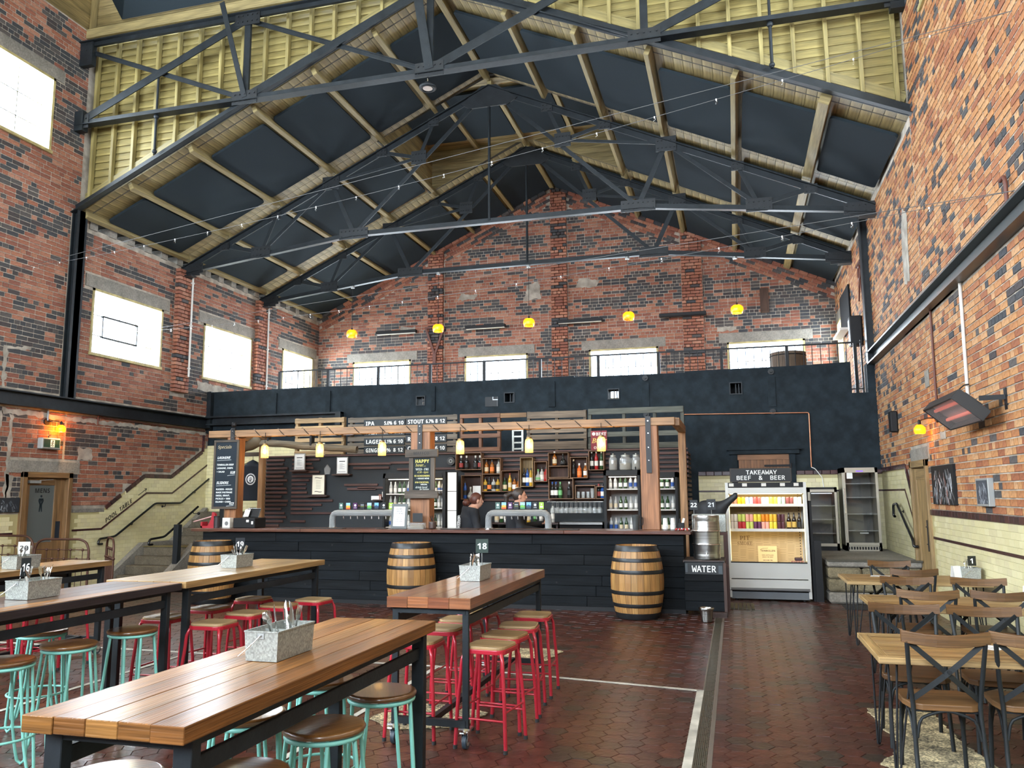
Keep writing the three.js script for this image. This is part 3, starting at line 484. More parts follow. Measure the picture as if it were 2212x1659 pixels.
// ------------------------------------------------------------------ hipped ceiling over the near hall
{
  const near = struct('ceiling', null, null, 'hipped cream boarded ceiling high over the near hall');
  const q = (a, b, c, d) => { const up = p => [p[0], p[1] + 0.1, p[2]]; return polys([[a, b, c, ...(d ? [d] : [])], [a, b, c, ...(d ? [d] : [])].map(up).reverse()]); };
  const h = HI + SL * HALF, A = [XL, HI, Z1], B = [XR, HI, Z1], Cc = [XR, HI, ZF], D = [XL, HI, ZF], E1 = [XC, h, Z1 + HALF], E2 = [XC, h, ZF - HALF];
  part('hip_end', q(A, B, E1), roofM[1], near); part('hip_side', q(A, E1, E2, D), roofM[1], near); part('hip_side', q(B, Cc, E2, E1), roofM[1], near); part('hip_end', q(Cc, D, E2), roofM[1], near);
  for (let i = 0; i < 14; i++) { const t = i * 0.15 + 0.08, y = HI + SL * t - 0.015; part('ceiling_board', at(bx(XR - XL - 2 * t, 0.02, 0.145 / Math.cos(ang) * 1.0), XC, y, Z1 + t, -ang), roofM[i % 3], near); }
  part('hip_batten', bar([XL, HI - 0.03, Z1], [XC, h - 0.03, Z1 + HALF], 0.12, 0.05), m.creamRoof, near);
  part('eave_beam', b2(XL, XR, HI - 0.19, HI + 0.0, Z1 + 0.02, Z1 + 0.16, 0.008), m.creamRoof, near);
  const panel = (x0, x1, t0, t1) => { const g = polys([[[x0, HI + SL * t0 - 0.08, Z1 + t0], [x1, HI + SL * t0 - 0.08, Z1 + t0], [x1 - t1 + t0, HI + SL * t1 - 0.08, Z1 + t1], [x0 + t1 - t0, HI + SL * t1 - 0.08, Z1 + t1]], [[x0 + t1 - t0, HI + SL * t1 - 0.03, Z1 + t1], [x1 - t1 + t0, HI + SL * t1 - 0.03, Z1 + t1], [x1, HI + SL * t0 - 0.03, Z1 + t0], [x0, HI + SL * t0 - 0.03, Z1 + t0]], [[x0, HI + SL * t0 - 0.08, Z1 + t0], [x0 + t1 - t0, HI + SL * t1 - 0.08, Z1 + t1], [x0 + t1 - t0, HI + SL * t1 - 0.03, Z1 + t1], [x0, HI + SL * t0 - 0.03, Z1 + t0]], [[x0, HI + SL * t0 - 0.08, Z1 + t0], [x0, HI + SL * t0 - 0.03, Z1 + t0], [x1, HI + SL * t0 - 0.03, Z1 + t0], [x1, HI + SL * t0 - 0.08, Z1 + t0]]]); part('acoustic_panel', g, m.panel, near); };
  panel(-11.2, -6.6, 0.22, 4.0);
}
// ------------------------------------------------------------------ weatherboard infill above the lower roof
{
  const wb = struct('wall_infill', null, null, 'cream weatherboard infill wall with exposed studs above the lower roof');
  const mats = [[0.40, 0.315, 0.105], [0.375, 0.295, 0.10], [0.42, 0.335, 0.115]].map(c => W(c, 0.55)), Zw = Z1 - 0.14, st = W([0.43, 0.345, 0.125], 0.55);
  part('backing', (() => { const g = extr([[XL, EAVE], [XC, EAVE + SL * HALF], [XR, EAVE], [XR, HI + 0.1], [XL, HI + 0.1]], 0.03); g.translate(0, 0, Zw - 0.08); return uvm(g); })(), deckM, wb);
  for (const s of [-1, 1]) {
    const X = s < 0 ? XL : XR;
    for (let y = EAVE + 0.05, i = 0; y < HI; y += 0.145, i++) { const d = Math.max(0, HALF - (y - 0.03 - EAVE) / SL); const xe = XC + s * Math.min(HALF, d); const L = Math.abs(X - (y - 0.03 > EAVE + SL * HALF ? XC : xe)); if (L < 0.1) continue; const xm = X - s * L / 2; part('weatherboard', at(bx(L, 0.16, 0.018), xm, y + 0.07, Zw - 0.03, s < 0 ? -0.16 : -0.10), mats[i % 3], wb); }
    for (let k = 0; k < 15; k++) { const x = X - s * (0.12 + k * 0.475), y0 = roofY(x) + 0.03; if (HI - y0 < 0.25) continue; part('stud', b2(x - 0.03, x + 0.03, y0, HI - 0.05, Zw, Zw + 0.09, 0.004), st, wb); }
    const a = [X, EAVE + 0.34, Zw + 0.02], b = [XC + s * 0.6, roofY(XC + s * 0.6) + 0.34, Zw + 0.02]; part('raking_plate', bar(a, b, 0.035, 0.16), st, wb);
    part('raking_plate', bar([X, EAVE + 0.1, Zw + 0.05], [XC, EAVE + SL * HALF + 0.1, Zw + 0.05], 0.12, 0.04), st, wb);
  }
}
// ------------------------------------------------------------------ lattice girder at the change of roof
const GZ = Z1 + 0.22;
{
  const g = thing('lattice_girder', 'dark steel lattice girder with crossed diagonals spanning wall to wall', 'roof girder', null, [0, 0, 0]);
  const t = 10.48, b = 8.93, nodes = [XL + 0.05, -8.35, -4.75, -1.1, XR - 0.02];
  const chord = (a, c, h = 0.16) => mg([bar(a, c, 0.16, 0.02, V(0, 1, 0)), bar([a[0], a[1], a[2] - 0.0], [c[0], c[1], c[2]], 0.03, h)]);
  part('top_chord', mg([b2(XL, XR, t + 0.02, t + 0.12, GZ - 0.03, GZ + 0.03), b2(XL, XR, t + 0.10, t + 0.12, GZ - 0.1, GZ + 0.1)]), m.steel, g);
  part('bottom_chord', mg([b2(XL, XR, b - 0.06, b + 0.04, GZ - 0.03, GZ + 0.03), b2(XL, XR, b - 0.07, b - 0.05, GZ - 0.09, GZ + 0.09)]), m.steel, g);
  for (let i = 0; i < 4; i++) {
    part('diagonal', bar([nodes[i], b, GZ + 0.03], [nodes[i + 1], t, GZ + 0.03], 0.02, 0.15), m.steel, g);
    part('diagonal', mg([bar([nodes[i], t, GZ - 0.04], [nodes[i + 1], b, GZ - 0.04], 0.02, 0.09), bar([nodes[i], t + 0.03, GZ - 0.05], [nodes[i + 1], b + 0.03, GZ - 0.05], 0.07, 0.012)]), m.steel, g);
  }
  nodes.forEach((x, i) => {
    if (i > 0 && i < 4) { part('vertical', b2(x - 0.06, x + 0.06, b, t, GZ - 0.02, GZ + 0.03), m.steel, g); }
    for (const y of [b, t]) { const gs = [b2(x - 0.26, x + 0.26, y - 0.13, y + 0.13, GZ + 0.035, GZ + 0.05)]; for (let k = -2; k <= 2; k++) for (const q of [-0.06, 0.06]) gs.push(at(cyl(0.016, 0.016, 0.02, 0, 0, 0, 6), x + k * 0.1, y + q, GZ + 0.058, Math.PI / 2)); part('gusset', mg(gs), m.steelDark, g); }
  });
  part('vertical', bar([nodes[1] - 0.45, t + 0.3, GZ + 0.2], [nodes[1], b, GZ + 0.05], 0.015, 0.1, V(1, 0, 0)), m.steel, g);
  part('vertical', bar([nodes[2] - 0.25, t + 0.3, GZ + 0.2], [nodes[2], b, GZ + 0.05], 0.02, 0.16, V(1, 0, 0)), m.steel, g);
  for (const x of [-10.27, 0.81]) part('hanger', mg([rod([x, roofY(x) + 0.05, GZ], [x, b, GZ], 0.025), rod([x, b, GZ], [x, 9.7, GZ], 0.022), ball(0.05, x, b - 0.1, GZ), ball(0.045, x, roofY(x) + 0.1, GZ)]), m.steel, g);
  for (const s of [-1, 1]) { const a = [XC + s * HALF, EAVE + 0.02, Z1 + 0.12], c = [XC, EAVE + SL * HALF + 0.02, Z1 + 0.12]; part('edge_angle', mg([bar(a, c, 0.02, 0.17), bar([a[0], a[1] - 0.08, a[2] + 0.06], [c[0], c[1] - 0.08, c[2] + 0.06], 0.12, 0.018)]), m.steel, g); }
  part('end_bracket', b2(XL, XL + 0.3, 10.1, 10.62, GZ - 0.05, GZ + 0.06), m.steel, g); part('end_bracket', b2(XL - 0.02, XL + 0.2, 8.75, 9.15, GZ - 0.07, GZ + 0.08), m.steel, g);
  part('end_bracket', b2(XR - 0.2, XR, 8.75, 9.15, GZ - 0.07, GZ + 0.08), m.steel, g);
}
// ------------------------------------------------------------------ two fink trusses
function finkTruss(Z, label) {
  const g = thing('roof_truss', label, 'roof truss', 'dark steel fink trusses', [XC, 0, Z]);
  const A = [0, 10.30], off = -0.33, Y = d => EAVE + SL * (HALF - d) + off, tee = (a, b, h = 0.13) => mg([bar([a[0], a[1], 0], [b[0], b[1], 0], 0.025, h), bar([a[0], a[1] + 0.06, 0], [b[0], b[1] + 0.06, 0], 0.15, 0.02)]);
  const ln = (a, b, w = 0.075) => bar([a[0], a[1], 0], [b[0], b[1], 0], 0.02, w);
  const gus = (x, y, w, h, n = 2) => { const q = [b2(x - w, x + w, y - h, y + h, 0.02, 0.034)]; for (let i = -n; i <= n; i++) for (const s of [-1, 1]) q.push(at(cyl(0.016, 0.016, 0.02, 0, 0, 0, 6), x + i * w / (n + 0.5), y + s * h * 0.5, 0.04, Math.PI / 2)); return mg(q); };
  for (const s of [-1, 1]) {
    const foot = [s * (HALF - 0.02), EAVE + off - 0.02], N = [s * 3.08, 7.36], Mn = [s * 1.58, 8.92], Pn = [s * 5.36, 7.14];
    part('top_chord', tee([s * HALF, Y(HALF)], [0, Y(0)]), m.steel, g);
    part('bottom_chord', mg([bar([foot[0], foot[1], 0], [N[0], N[1], 0], 0.02, 0.1), bar([foot[0], foot[1] - 0.05, 0], [N[0], N[1] - 0.05, 0], 0.11, 0.015)]), m.steel, g);
    part('tie', ln([s * 0.12, A[1] - 0.15], N, 0.08), m.steel, g);
    part('strut', ln(Mn, [s * TN[1], Y(TN[1])]), m.steel, g); part('strut', ln(Mn, [s * TN[2], Y(TN[2])]), m.steel, g);
    part('strut', ln(Mn, [s * TN[3], Y(TN[3])], 0.06), m.steel, g); part('strut', ln(N, [s * TN[3], Y(TN[3])], 0.1), m.steel, g);
    part('strut', ln(Pn, [s * TN[3], Y(TN[3])]), m.steel, g); part('strut', ln(Pn, [s * TN[4], Y(TN[4])]), m.steel, g); part('strut', ln(Pn, [s * TN[5], Y(TN[5])], 0.09), m.steel, g);
    part('gusset', gus(...Mn, 0.17, 0.15), m.steelDark, g); part('gusset', gus(...N, 0.34, 0.12, 3), m.steelDark, g); part('gusset', gus(...Pn, 0.24, 0.13), m.steelDark, g);
    part('gusset', gus(s * TN[3], Y(TN[3]) - 0.02, 0.2, 0.15), m.steelDark, g); for (const k of [1, 2, 4, 5]) part('gusset', gus(s * TN[k], Y(TN[k]) - 0.02, 0.12, 0.09, 1), m.steelDark, g);
    part('shoe', mg([b2(s * 7.4, s * 6.95, 6.74, 7.0, -0.02, 0.02), b2(s * 7.4, s * 7.1, 6.72, 6.745, -0.1, 0.1), gus(s * 7.12, 6.9, 0.27, 0.11)]), m.steelDark, g);
  }
  part('bottom_chord', mg([b2(-3.08, 3.08, 7.31, 7.41, -0.01, 0.01), b2(-3.08, 3.08, 7.295, 7.31, -0.06, 0.06)]), m.steel, g);
  part('king_rod', rod([0, 7.36, 0], [0, 10.2, 0], 0.03), m.steel, g);
  part('apex_gusset', (() => { const q = extr([[-0.62, 9.98], [-0.42, 9.86], [0.42, 9.86], [0.62, 9.98], [0.16, 10.34], [-0.16, 10.34]], 0.03); q.translate(0, 0, 0.01); return uvm(q); })(), m.steelDark, g);
  return g;
}
finkTruss(Z2, 'dark steel fink truss nearer the girder, king rod at mid span');
finkTruss(Z3, 'dark steel fink truss nearer the gable, carrying the amber pendants');
const ord4 = ['first', 'second', 'third', 'fourth'], staveM0 = [[0.20, 0.13, 0.08], [0.17, 0.11, 0.07]].map(c => W(c, 0.7));
// ================================================================== wall steelwork, doors, stairs, fittings
let trimN = 1; const trim = (label, geo, mt = m.steel) => struct('trim_' + (++trimN), geo, mt, label);
const chan = (x0, x1, y0, y1, z0, z1) => mg([b2(x0, x1, y0, y0 + 0.025, z0, z1), b2(x0, x1, y1 - 0.025, y1, z0, z1), b2(Math.abs(x0) > 5 ? x0 : x1, Math.abs(x0) > 5 ? x0 + 0.03 : x1 - 0.03, y0, y1, z0, z1)]);
trim('dark steel channel along the brick side wall above the door', chan(XL, XL + 0.14, 3.30, 3.56, ZM + 0.02, ZF));
trim('grey steel channel rising along the sunlit brick wall', chan(XR - 0.14, XR, 4.16, 4.40, ZM + 0.02, ZF), M([0.10, 0.11, 0.11], 0.4, { metalness: 0.5 }));
trim('tall dark steel post on the brick side wall', mg([b2(XL, XL + 0.13, 3.56, 7.2, -12.42, -12.28), b2(XL, XL + 0.02, 3.56, 7.2, -12.47, -12.22), b2(XL + 0.11, XL + 0.13, 3.56, 7.2, -12.47, -12.22)]));
trim('tall dark steel post at the mezzanine corner', mg([b2(XR - 0.12, XR, 4.19, 7.15, -16.72, -16.58), b2(XR - 0.14, XR - 0.12, 4.19, 7.15, -16.76, -16.54)]));
const conduit = (lab, pts, r, mt) => single('conduit_pipe', lab, 'pipe', null, pipe(pts, r), mt);
[['first', -15.69], ['second', -18.89]].forEach(([n, z]) => { const t = thing('conduit_pipe', `pale conduit running down the ${n} wall pier`, 'pipe', null); part('pipe', pipe([[XL + 0.142, 6.75, z], [XL + 0.142, 4.42, z]], 0.022), m.offwhite, t); for (const y of [4.6, 5.6, 6.6]) part('saddle', b2(XL + 0.0, XL + 0.166, y, y + 0.03, z - 0.03, z + 0.03), m.offwhite, t); });
conduit('grey conduit dropping to the left wall lamp', [[XL + 0.03, 3.3, -11.96], [XL + 0.03, 3.1, -11.96]], 0.02, m.greyMetal);
conduit('rusty conduit dropping to the wall lamp by the heater', [[XR - 0.03, 4.16, -11.92], [XR - 0.03, 2.68, -11.98]], 0.016, m.rustRed);
conduit('pale grey conduit dropping to the heater socket', [[XR - 0.03, 4.16, -10.4], [XR - 0.03, 2.82, -10.46]], 0.02, m.offwhite);
conduit('red-brown pipe bracket under the side wall channel', [[XL + 0.05, 3.12, -13.15], [XL + 0.05, 3.3, -13.15], [XL + 0.05, 3.27, -13.3], [XL + 0.05, 3.24, -16.5]], 0.014, m.rustRed);
conduit('thin copper pipe across the dark wall and down to the hatch', [[-0.95, 3.30, ZM + 0.03], [1.45, 3.26, ZM + 0.03], [1.44, 2.2, ZM + 0.03]], 0.013, m.copper);
conduit('white cable looping from the copper pipe behind the fridges', [[1.44, 2.2, ZM + 0.03], [1.5, 2.17, ZM + 0.06], [1.62, 2.0, ZM + 0.06], [1.66, 1.6, ZM + 0.05]], 0.008, m.white);
// ------------------------------------------------------------------ doors
const doorWood = W([0.36, 0.20, 0.085], 0.45), doorWoodD = W([0.30, 0.15, 0.06], 0.45);
{
  const d = new THREE.Group(); d.name = 'door_1'; d.userData = { kind: 'structure', label: 'timber door with a grey panel lettered MENS', category: 'door' }; scene.add(d);
  const [za, zb] = [doorL[0], doorL[1]], f = 0.1;
  part('door_frame', mg([b2(XL - 0.3, XL + 0.06, 0, 2.16, za, za - f, 0.006), b2(XL - 0.3, XL + 0.06, 0, 2.16, zb, zb + f, 0.006), b2(XL - 0.3, XL + 0.06, 2.06, 2.16, za, zb, 0.006)]), doorWood, d);
  const lf = part('door_leaf', mg([b2(XL - 0.08, XL - 0.03, 0.01, 2.05, za - f, za - f - 0.14, 0.004), b2(XL - 0.08, XL - 0.03, 0.01, 2.05, zb + f + 0.22, zb + f, 0.004), b2(XL - 0.08, XL - 0.03, 0.01, 0.9, za - f - 0.14, zb + f + 0.22), b2(XL - 0.08, XL - 0.03, 1.93, 2.05, za - f - 0.14, zb + f + 0.22), b2(XL - 0.12, XL - 0.09, 0, 2.06, za - f, zb + f)]), doorWood, d);
  const pw = Math.abs(zb + f + 0.22 - (za - f - 0.14)), pz = (zb + f + 0.22 + za - f - 0.14) / 2;
  const pm = print(256, 512, (x, w, h) => { fill(x, w, h, '#5d6260'); txt(x, 'MENS', w * 0.53, h * 0.085, 'bold 58px sans-serif', '#08090a'); x.fillStyle = '#14222a'; x.beginPath(); x.arc(w * 0.5, h * 0.185, 11, 0, 7); x.fill(); x.beginPath(); x.moveTo(w * 0.41, h * 0.225); x.lineTo(w * 0.59, h * 0.225); x.lineTo(w * 0.61, h * 0.27); x.lineTo(w * 0.55, h * 0.34); x.lineTo(w * 0.57, h * 0.46); x.lineTo(w * 0.53, h * 0.47); x.lineTo(w * 0.50, h * 0.38); x.lineTo(w * 0.47, h * 0.47); x.lineTo(w * 0.43, h * 0.46); x.lineTo(w * 0.45, h * 0.34); x.lineTo(w * 0.39, h * 0.27); x.closePath(); x.fill(); x.strokeStyle = '#5d6260'; x.lineWidth = 3; x.beginPath(); x.moveTo(w * 0.45, h * 0.26); x.lineTo(w * 0.5, h * 0.31); x.lineTo(w * 0.55, h * 0.26); x.stroke(); }, { rough: 0.35 });
  part('glass_panel', bx(0.01, 1.02, pw, XL - 0.055, 1.415, pz), M([0.20, 0.21, 0.20], 0.35), d);
  const pr = part('lettering', at(face(pw - 0.02, 1.0), 0, 0, 0, 0, Math.PI / 2), pm, d, [XL - 0.048, 1.415, pz]);
  part('push_plate', b2(XL - 0.03, XL - 0.024, 0.95, 1.27, zb + f + 0.06, zb + f + 0.16), M([0.02, 0.028, 0.04], 0.3), d);
  part('door_closer', mg([b2(XL - 0.03, XL + 0.03, 1.96, 2.01, za - f - 0.08, za - f - 0.32), bar([XL + 0.01, 2.015, za - f - 0.3], [XL + 0.05, 2.03, za - f - 0.56], 0.02, 0.008)]), m.greyMetal, d);
}
{
  const d = new THREE.Group(); d.name = 'door_2'; d.userData = { kind: 'structure', label: 'tall pale timber door standing ajar with iron pull handle', category: 'door' }; scene.add(d);
  const [za, zb] = doorR, pine = W([0.46, 0.30, 0.13], 0.45);
  part('door_frame', mg([b2(XR - 0.05, XR + 0.3, 0, 2.18, za, za - 0.09, 0.006), b2(XR - 0.05, XR + 0.3, 0, 2.18, zb, zb + 0.09, 0.006), b2(XR - 0.05, XR + 0.3, 2.08, 2.18, za, zb, 0.006)]), pine, d);
  const lf = part('door_leaf', mg([b2(-0.025, 0.025, 0.01, 2.06, 0, 0.14, 0.004), b2(-0.025, 0.025, 0.01, 2.06, 0.66, 0.82, 0.004), b2(-0.025, 0.025, 0.01, 0.25, 0.14, 0.66), b2(-0.025, 0.025, 1.9, 2.06, 0.14, 0.66), b2(-0.012, 0.012, 0.2, 1.95, 0.14, 0.66)]), pine, d, [XR + 0.0, 0, zb + 0.1], [0, 0.12, 0]);
  part('pull_handle', mg([rod([-0.10, 0.85, 0.72], [-0.10, 1.3, 0.72], 0.012), rod([-0.10, 0.95, 0.72], [-0.02, 0.95, 0.72], 0.009), rod([-0.10, 1.2, 0.72], [-0.02, 1.2, 0.72], 0.009), rod([-0.1, 0.95, 0.66], [-0.1, 0.95, 0.78], 0.008), rod([-0.1, 1.2, 0.66], [-0.1, 1.2, 0.78], 0.008)]), m.black, lf);
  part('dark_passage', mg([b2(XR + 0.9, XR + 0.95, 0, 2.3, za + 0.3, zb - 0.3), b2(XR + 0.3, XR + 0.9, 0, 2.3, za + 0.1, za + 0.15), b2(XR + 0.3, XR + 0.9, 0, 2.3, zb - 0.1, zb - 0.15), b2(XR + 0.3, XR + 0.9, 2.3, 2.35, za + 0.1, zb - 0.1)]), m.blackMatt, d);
}
// ------------------------------------------------------------------ stairs beside the tiled wall
{
  const s = struct('stairs', null, null, 'worn concrete steps rising along the tiled wall to the pool table'); s.userData.category = 'stairs';
  const conc = M([0.20, 0.165, 0.11], 0.9, { map: rep(tConc, 0.8), bumpMap: rep(tMottleB, 0.35), bumpScale: 0.012 }), X0 = -11.95, X1 = -10.82;
  for (let i = 0; i < 4; i++) part('step', b2(X0, X1, 0, 0.17 * (i + 1), -13.75 - i * 0.25, i < 3 ? -13.75 - (i + 1) * 0.25 : -15.45, 0.02), conc, s);
  for (let i = 0; i < 4; i++) part('step', b2(X0, X1, 0.0, 0.68 + 0.17 * (i + 1), -15.45 - i * 0.29, ZM), conc, s);
  part('nosing', b2(X0, X1, 0.68, 0.695, -14.48, -14.8), M([0.32, 0.25, 0.10], 0.8, { bumpMap: rep(tFine, 0.05), bumpScale: 0.01 }), s);
  const curb = (xa, xb) => { const g = extr([[13.7, 0], [13.72, 0.25], [14.52, 0.76], [15.45, 0.76], [16.6, 1.45], [16.6, 0]], Math.abs(xb - xa)); g.rotateY(Math.PI / 2); g.translate(Math.min(xa, xb), 0, 0); return uvm(g); };
  part('curb', curb(XL + 0.02, X0), m.concrete, s); part('curb', curb(X1, X1 + 0.16), m.concrete, s);
}
const rail = (lab, pts, brs) => { const t = thing('handrail', lab, 'handrail', null); part('rail', pipe(pts, 0.022, 10), m.blackGloss, t); brs.forEach(b => part('bracket', mg([pipe([b[0], [b[0][0], b[0][1] - 0.06, b[0][2]], [b[1], b[0][1] - 0.06, b[0][2]]], 0.008, 6), ball(0.03, b[1], b[0][1] - 0.06, b[0][2])]), m.black, t)); };
rail('black handrail climbing the tiled wall with the stairs', [[XL + 0.09, 0.80, -13.42], [XL + 0.09, 0.80, -13.3], [XL + 0.09, 0.90, -13.34], [XL + 0.09, 0.93, -13.75], [XL + 0.09, 1.57, -14.88], [XL + 0.09, 1.57, -15.72], [XL + 0.09, 2.12, -16.68]], [[[XL + 0.09, 1.2, -14.22], XL], [[XL + 0.09, 1.56, -15.2], XL], [[XL + 0.09, 1.85, -16.2], XL]]);
rail('shorter black handrail on the open side of the stairs', [[-10.85, 0.80, -13.42], [-10.85, 0.80, -13.3], [-10.85, 0.90, -13.34], [-10.85, 0.93, -13.75], [-10.85, 1.5, -14.75]], [[[-10.85, 1.42, -14.6], -10.72]]);
single('stair_post', 'short black post at the open side of the stairs', 'post', null, b2(-10.80, -10.69, 0.0, 1.16, -13.94, -14.06, 0.006), M([0.012, 0.016, 0.02], 0.4));
single('stair_post', 'taller black post between the stairs and the bar end', 'post', null, b2(-10.3, -10.18, 0, 1.7, -14.7, -14.82, 0.006), M([0.012, 0.016, 0.02], 0.4));
rail('short black handrail on the tiled wall by the stone steps', [[XR - 0.09, 1.30, -15.2], [XR - 0.09, 1.30, -15.3], [XR - 0.09, 1.50, -15.28], [XR - 0.09, 1.52, -14.95], [XR - 0.09, 0.98, -13.85], [XR - 0.09, 0.88, -13.80], [XR - 0.03, 0.88, -13.80]], [[[XR - 0.09, 1.45, -14.85], XR]]);
{ // POOL TABLE lettering on the tiles, along the stair slope
  const pm = print(768, 96, (x, w, h) => { txt(x, 'POOL  TABLE', 6, h / 2, 'italic bold 76px sans-serif', '#14110c', 'left', 560); x.strokeStyle = '#14110c'; x.lineWidth = 9; x.beginPath(); x.moveTo(590, h / 2); x.lineTo(745, h / 2); x.moveTo(715, h / 2 - 22); x.lineTo(748, h / 2); x.lineTo(715, h / 2 + 22); x.stroke(); }, { mat: { transparent: true, alphaTest: 0.4, polygonOffset: true, polygonOffsetFactor: -2 } });
  const t = single('painted_lettering', 'black hand-painted words POOL TABLE with an arrow on the stair tiles', 'lettering', null, face(1.36, 0.15), pm, [XL + 0.0125, 1.56, -14.12]); t.rotation.set(0, Math.PI / 2, Math.atan(0.57), 'YZX');
}
// stone platform and steps at the other end
{
  const p = struct('platform', null, null, 'old sandstone platform under the steel fridges'); p.userData.category = 'platform';
  part('platform_top', b2(1.34, XR, 0.56, 0.66, -13.72, ZM, 0.02), m.concrete, p);
  const r = rng(17); [[0.0, 0.17], [0.18, 0.37], [0.38, 0.55]].forEach(([a, b], i) => { for (let x = 1.34, k = 0; x < XR; k++) { const w = Math.min([0.62, 0.8, 0.5][(i + k) % 3], XR - x); part('stone_block', cb(w - 0.012, b - a, 0.5, 0.03, x + w / 2, (a + b) / 2, -14.0 + (r() - 0.5) * 0.05), i ? m.stone : m.concrete, p); x += w; } });
  part('nosing', b2(1.34, XR, 0.645, 0.675, -13.7, -13.76), M([0.05, 0.045, 0.03], 0.7), p);
  part('core', b2(1.36, XR, 0, 0.56, -14.2, ZM), m.concrete, p);
}
single('floor_grate', 'small grooved timber mat in front of the drinks fridge', 'mat', null, mg(Array.from({ length: 7 }, (_, i) => b2(-0.2 + i * 0.06, -0.155 + i * 0.06, 0.002, 0.018, -12.75, -13.4))), W([0.10, 0.085, 0.05], 0.8));
single('floor_grate', 'dark ribbed rubber mat before the stone platform', 'mat', null, mg(Array.from({ length: 10 }, (_, i) => b2(1.5, 2.3, 0.002, 0.014, -13.1 - i * 0.05, -13.135 - i * 0.05))), m.rubber);
// ------------------------------------------------------------------ wall lamps with amber glass
const glow = (c, k) => M([1, 0.6, 0.2], 0.4, { emissive: new THREE.Color(c), emissiveIntensity: k });
function wallLamp(label, x, y, z, s, tilt) {   // s = +1 on the left wall
  const t = thing('wall_lamp', label, 'wall lamp', 'amber glass wall lamps', [x, y, z]);
  part('base', at(cyl(0.06, 0.06, 0.03, 0, 0, 0, 20), s * 0.02, 0, 0, 0, 0, Math.PI / 2), m.black, t);
  part('arm', mg([rod([s * 0.02, 0, 0], [s * 0.10, 0.015, tilt * 0.1], 0.009), rod([s * 0.10, 0.015, tilt * 0.1], [s * 0.16, 0.0, tilt * 0.26], 0.009), ball(0.02, s * 0.16, 0.0, tilt * 0.26), rod([s * 0.16, 0.0, tilt * 0.26], [s * 0.16, -0.06, tilt * 0.26], 0.022, 10)]), m.black, t);
  part('shade', at(lathe([[0.025, 0], [0.05, -0.015], [0.075, -0.05], [0.08, -0.085], [0.07, -0.125], [0.066, -0.13]], 24), s * 0.16, -0.05, tilt * 0.26), m.amber, t);
  const b = part('bulb', at(lathe([[0, -0.09], [0.018, -0.08], [0.022, -0.06], [0.012, -0.02], [0, -0.015]], 12), s * 0.16, -0.05, tilt * 0.26), glow('#ffb040', 9), t);
  const l = new THREE.PointLight(new THREE.Color().setRGB(1, 0.5, 0.12), s > 0 ? 2.0 : 0.7); l.position.set(s * 0.16, -0.115, tilt * 0.26); l.castShadow = true; t.add(l);
}
wallLamp('amber glass wall lamp above the exit sign', XL, 3.08, -11.95, 1, -0.75); wallLamp('amber glass wall lamp between the speaker and the heater', XR, 2.70, -12.05, -1, -1.6);
{ const t = thing('exit_sign', 'green running man exit sign in a grey case on the brick wall', 'exit sign', null, [XL + 0.06, 2.68, -12.0]); part('case', cb(0.12, 0.20, 0.42, 0.015), M([0.34, 0.34, 0.32], 0.5), t); const pm = print(256, 128, (x, w, h) => { fill(x, w, h, '#0c3b33'); x.fillStyle = '#e6efe8'; x.fillRect(w * 0.42, 6, w * 0.27, h - 12); x.strokeStyle = '#0a1f1c'; x.lineWidth = 9; x.lineCap = 'round'; x.beginPath(); x.arc(w * 0.57, 26, 7, 0, 7); x.fillStyle = '#0a1f1c'; x.fill(); x.moveTo(w * 0.56, 42); x.lineTo(w * 0.53, 74); x.lineTo(w * 0.59, 92); x.lineTo(w * 0.57, 112); x.moveTo(w * 0.53, 74); x.lineTo(w * 0.50, 96); x.lineTo(w * 0.45, 102); x.moveTo(w * 0.55, 48); x.lineTo(w * 0.63, 62); x.moveTo(w * 0.55, 48); x.lineTo(w * 0.47, 60); x.stroke(); }); part('legend', at(face(0.36, 0.145), 0, 0, 0, 0, Math.PI / 2), pm, t, [0.061, 0, 0]); part('hook', pipe([[-0.02, 0.1, 0], [-0.02, 0.15, 0], [0.0, 0.16, -0.04]], 0.006, 6), m.steelDark, t); }
// ------------------------------------------------------------------ pictures on the brick walls
function picture(name, label, pos, w, h, ry, fr, fn, o = {}) { const t = thing(name, label, 'picture', 'pictures on the brick walls', pos, ry), d = o.d || 0.035; part('canvas_frame', cb(w, h, d, 0.004), fr, t, [0, 0, d / 2]); const pm = print(192, Math.round(192 * h / w), fn, { rough: 0.8 }); part('picture_print', face(w - (o.in || 0.002), h - (o.in || 0.002)), pm, t, [0, 0, d + 0.0015]); return t; }
const smear = (x, w, h, n, seed, base, cols) => { fill(x, w, h, base); const r = rng(seed); for (let i = 0; i < n; i++) { x.strokeStyle = cols[Math.floor(r() * cols.length)]; x.globalAlpha = 0.2 + r() * 0.5; x.lineWidth = 1 + r() * 6; x.beginPath(); const a = r() * 0.8 - 0.4 + (r() < 0.5 ? 1.1 : 2.0), L = h * (0.1 + r() * 0.3), px = w * (0.5 + (r() - 0.5) * 0.8), py = h * (0.1 + r() * 0.8); x.moveTo(px, py); x.lineTo(px + Math.cos(a) * L, py + Math.sin(a) * L); x.stroke(); } x.globalAlpha = 1; };
picture('abstract_canvas', 'dark abstract canvas with white streaks beside the ajar door', [XR - 0.005, 1.80, -11.95], 1.18, 0.52, -Math.PI / 2, m.black, (x, w, h) => smear(x, w, h, 110, 5, '#0c0d0e', ['#e8ecf0', '#8b9096', '#c8ccd0', '#a2604e', '#ffffff']));
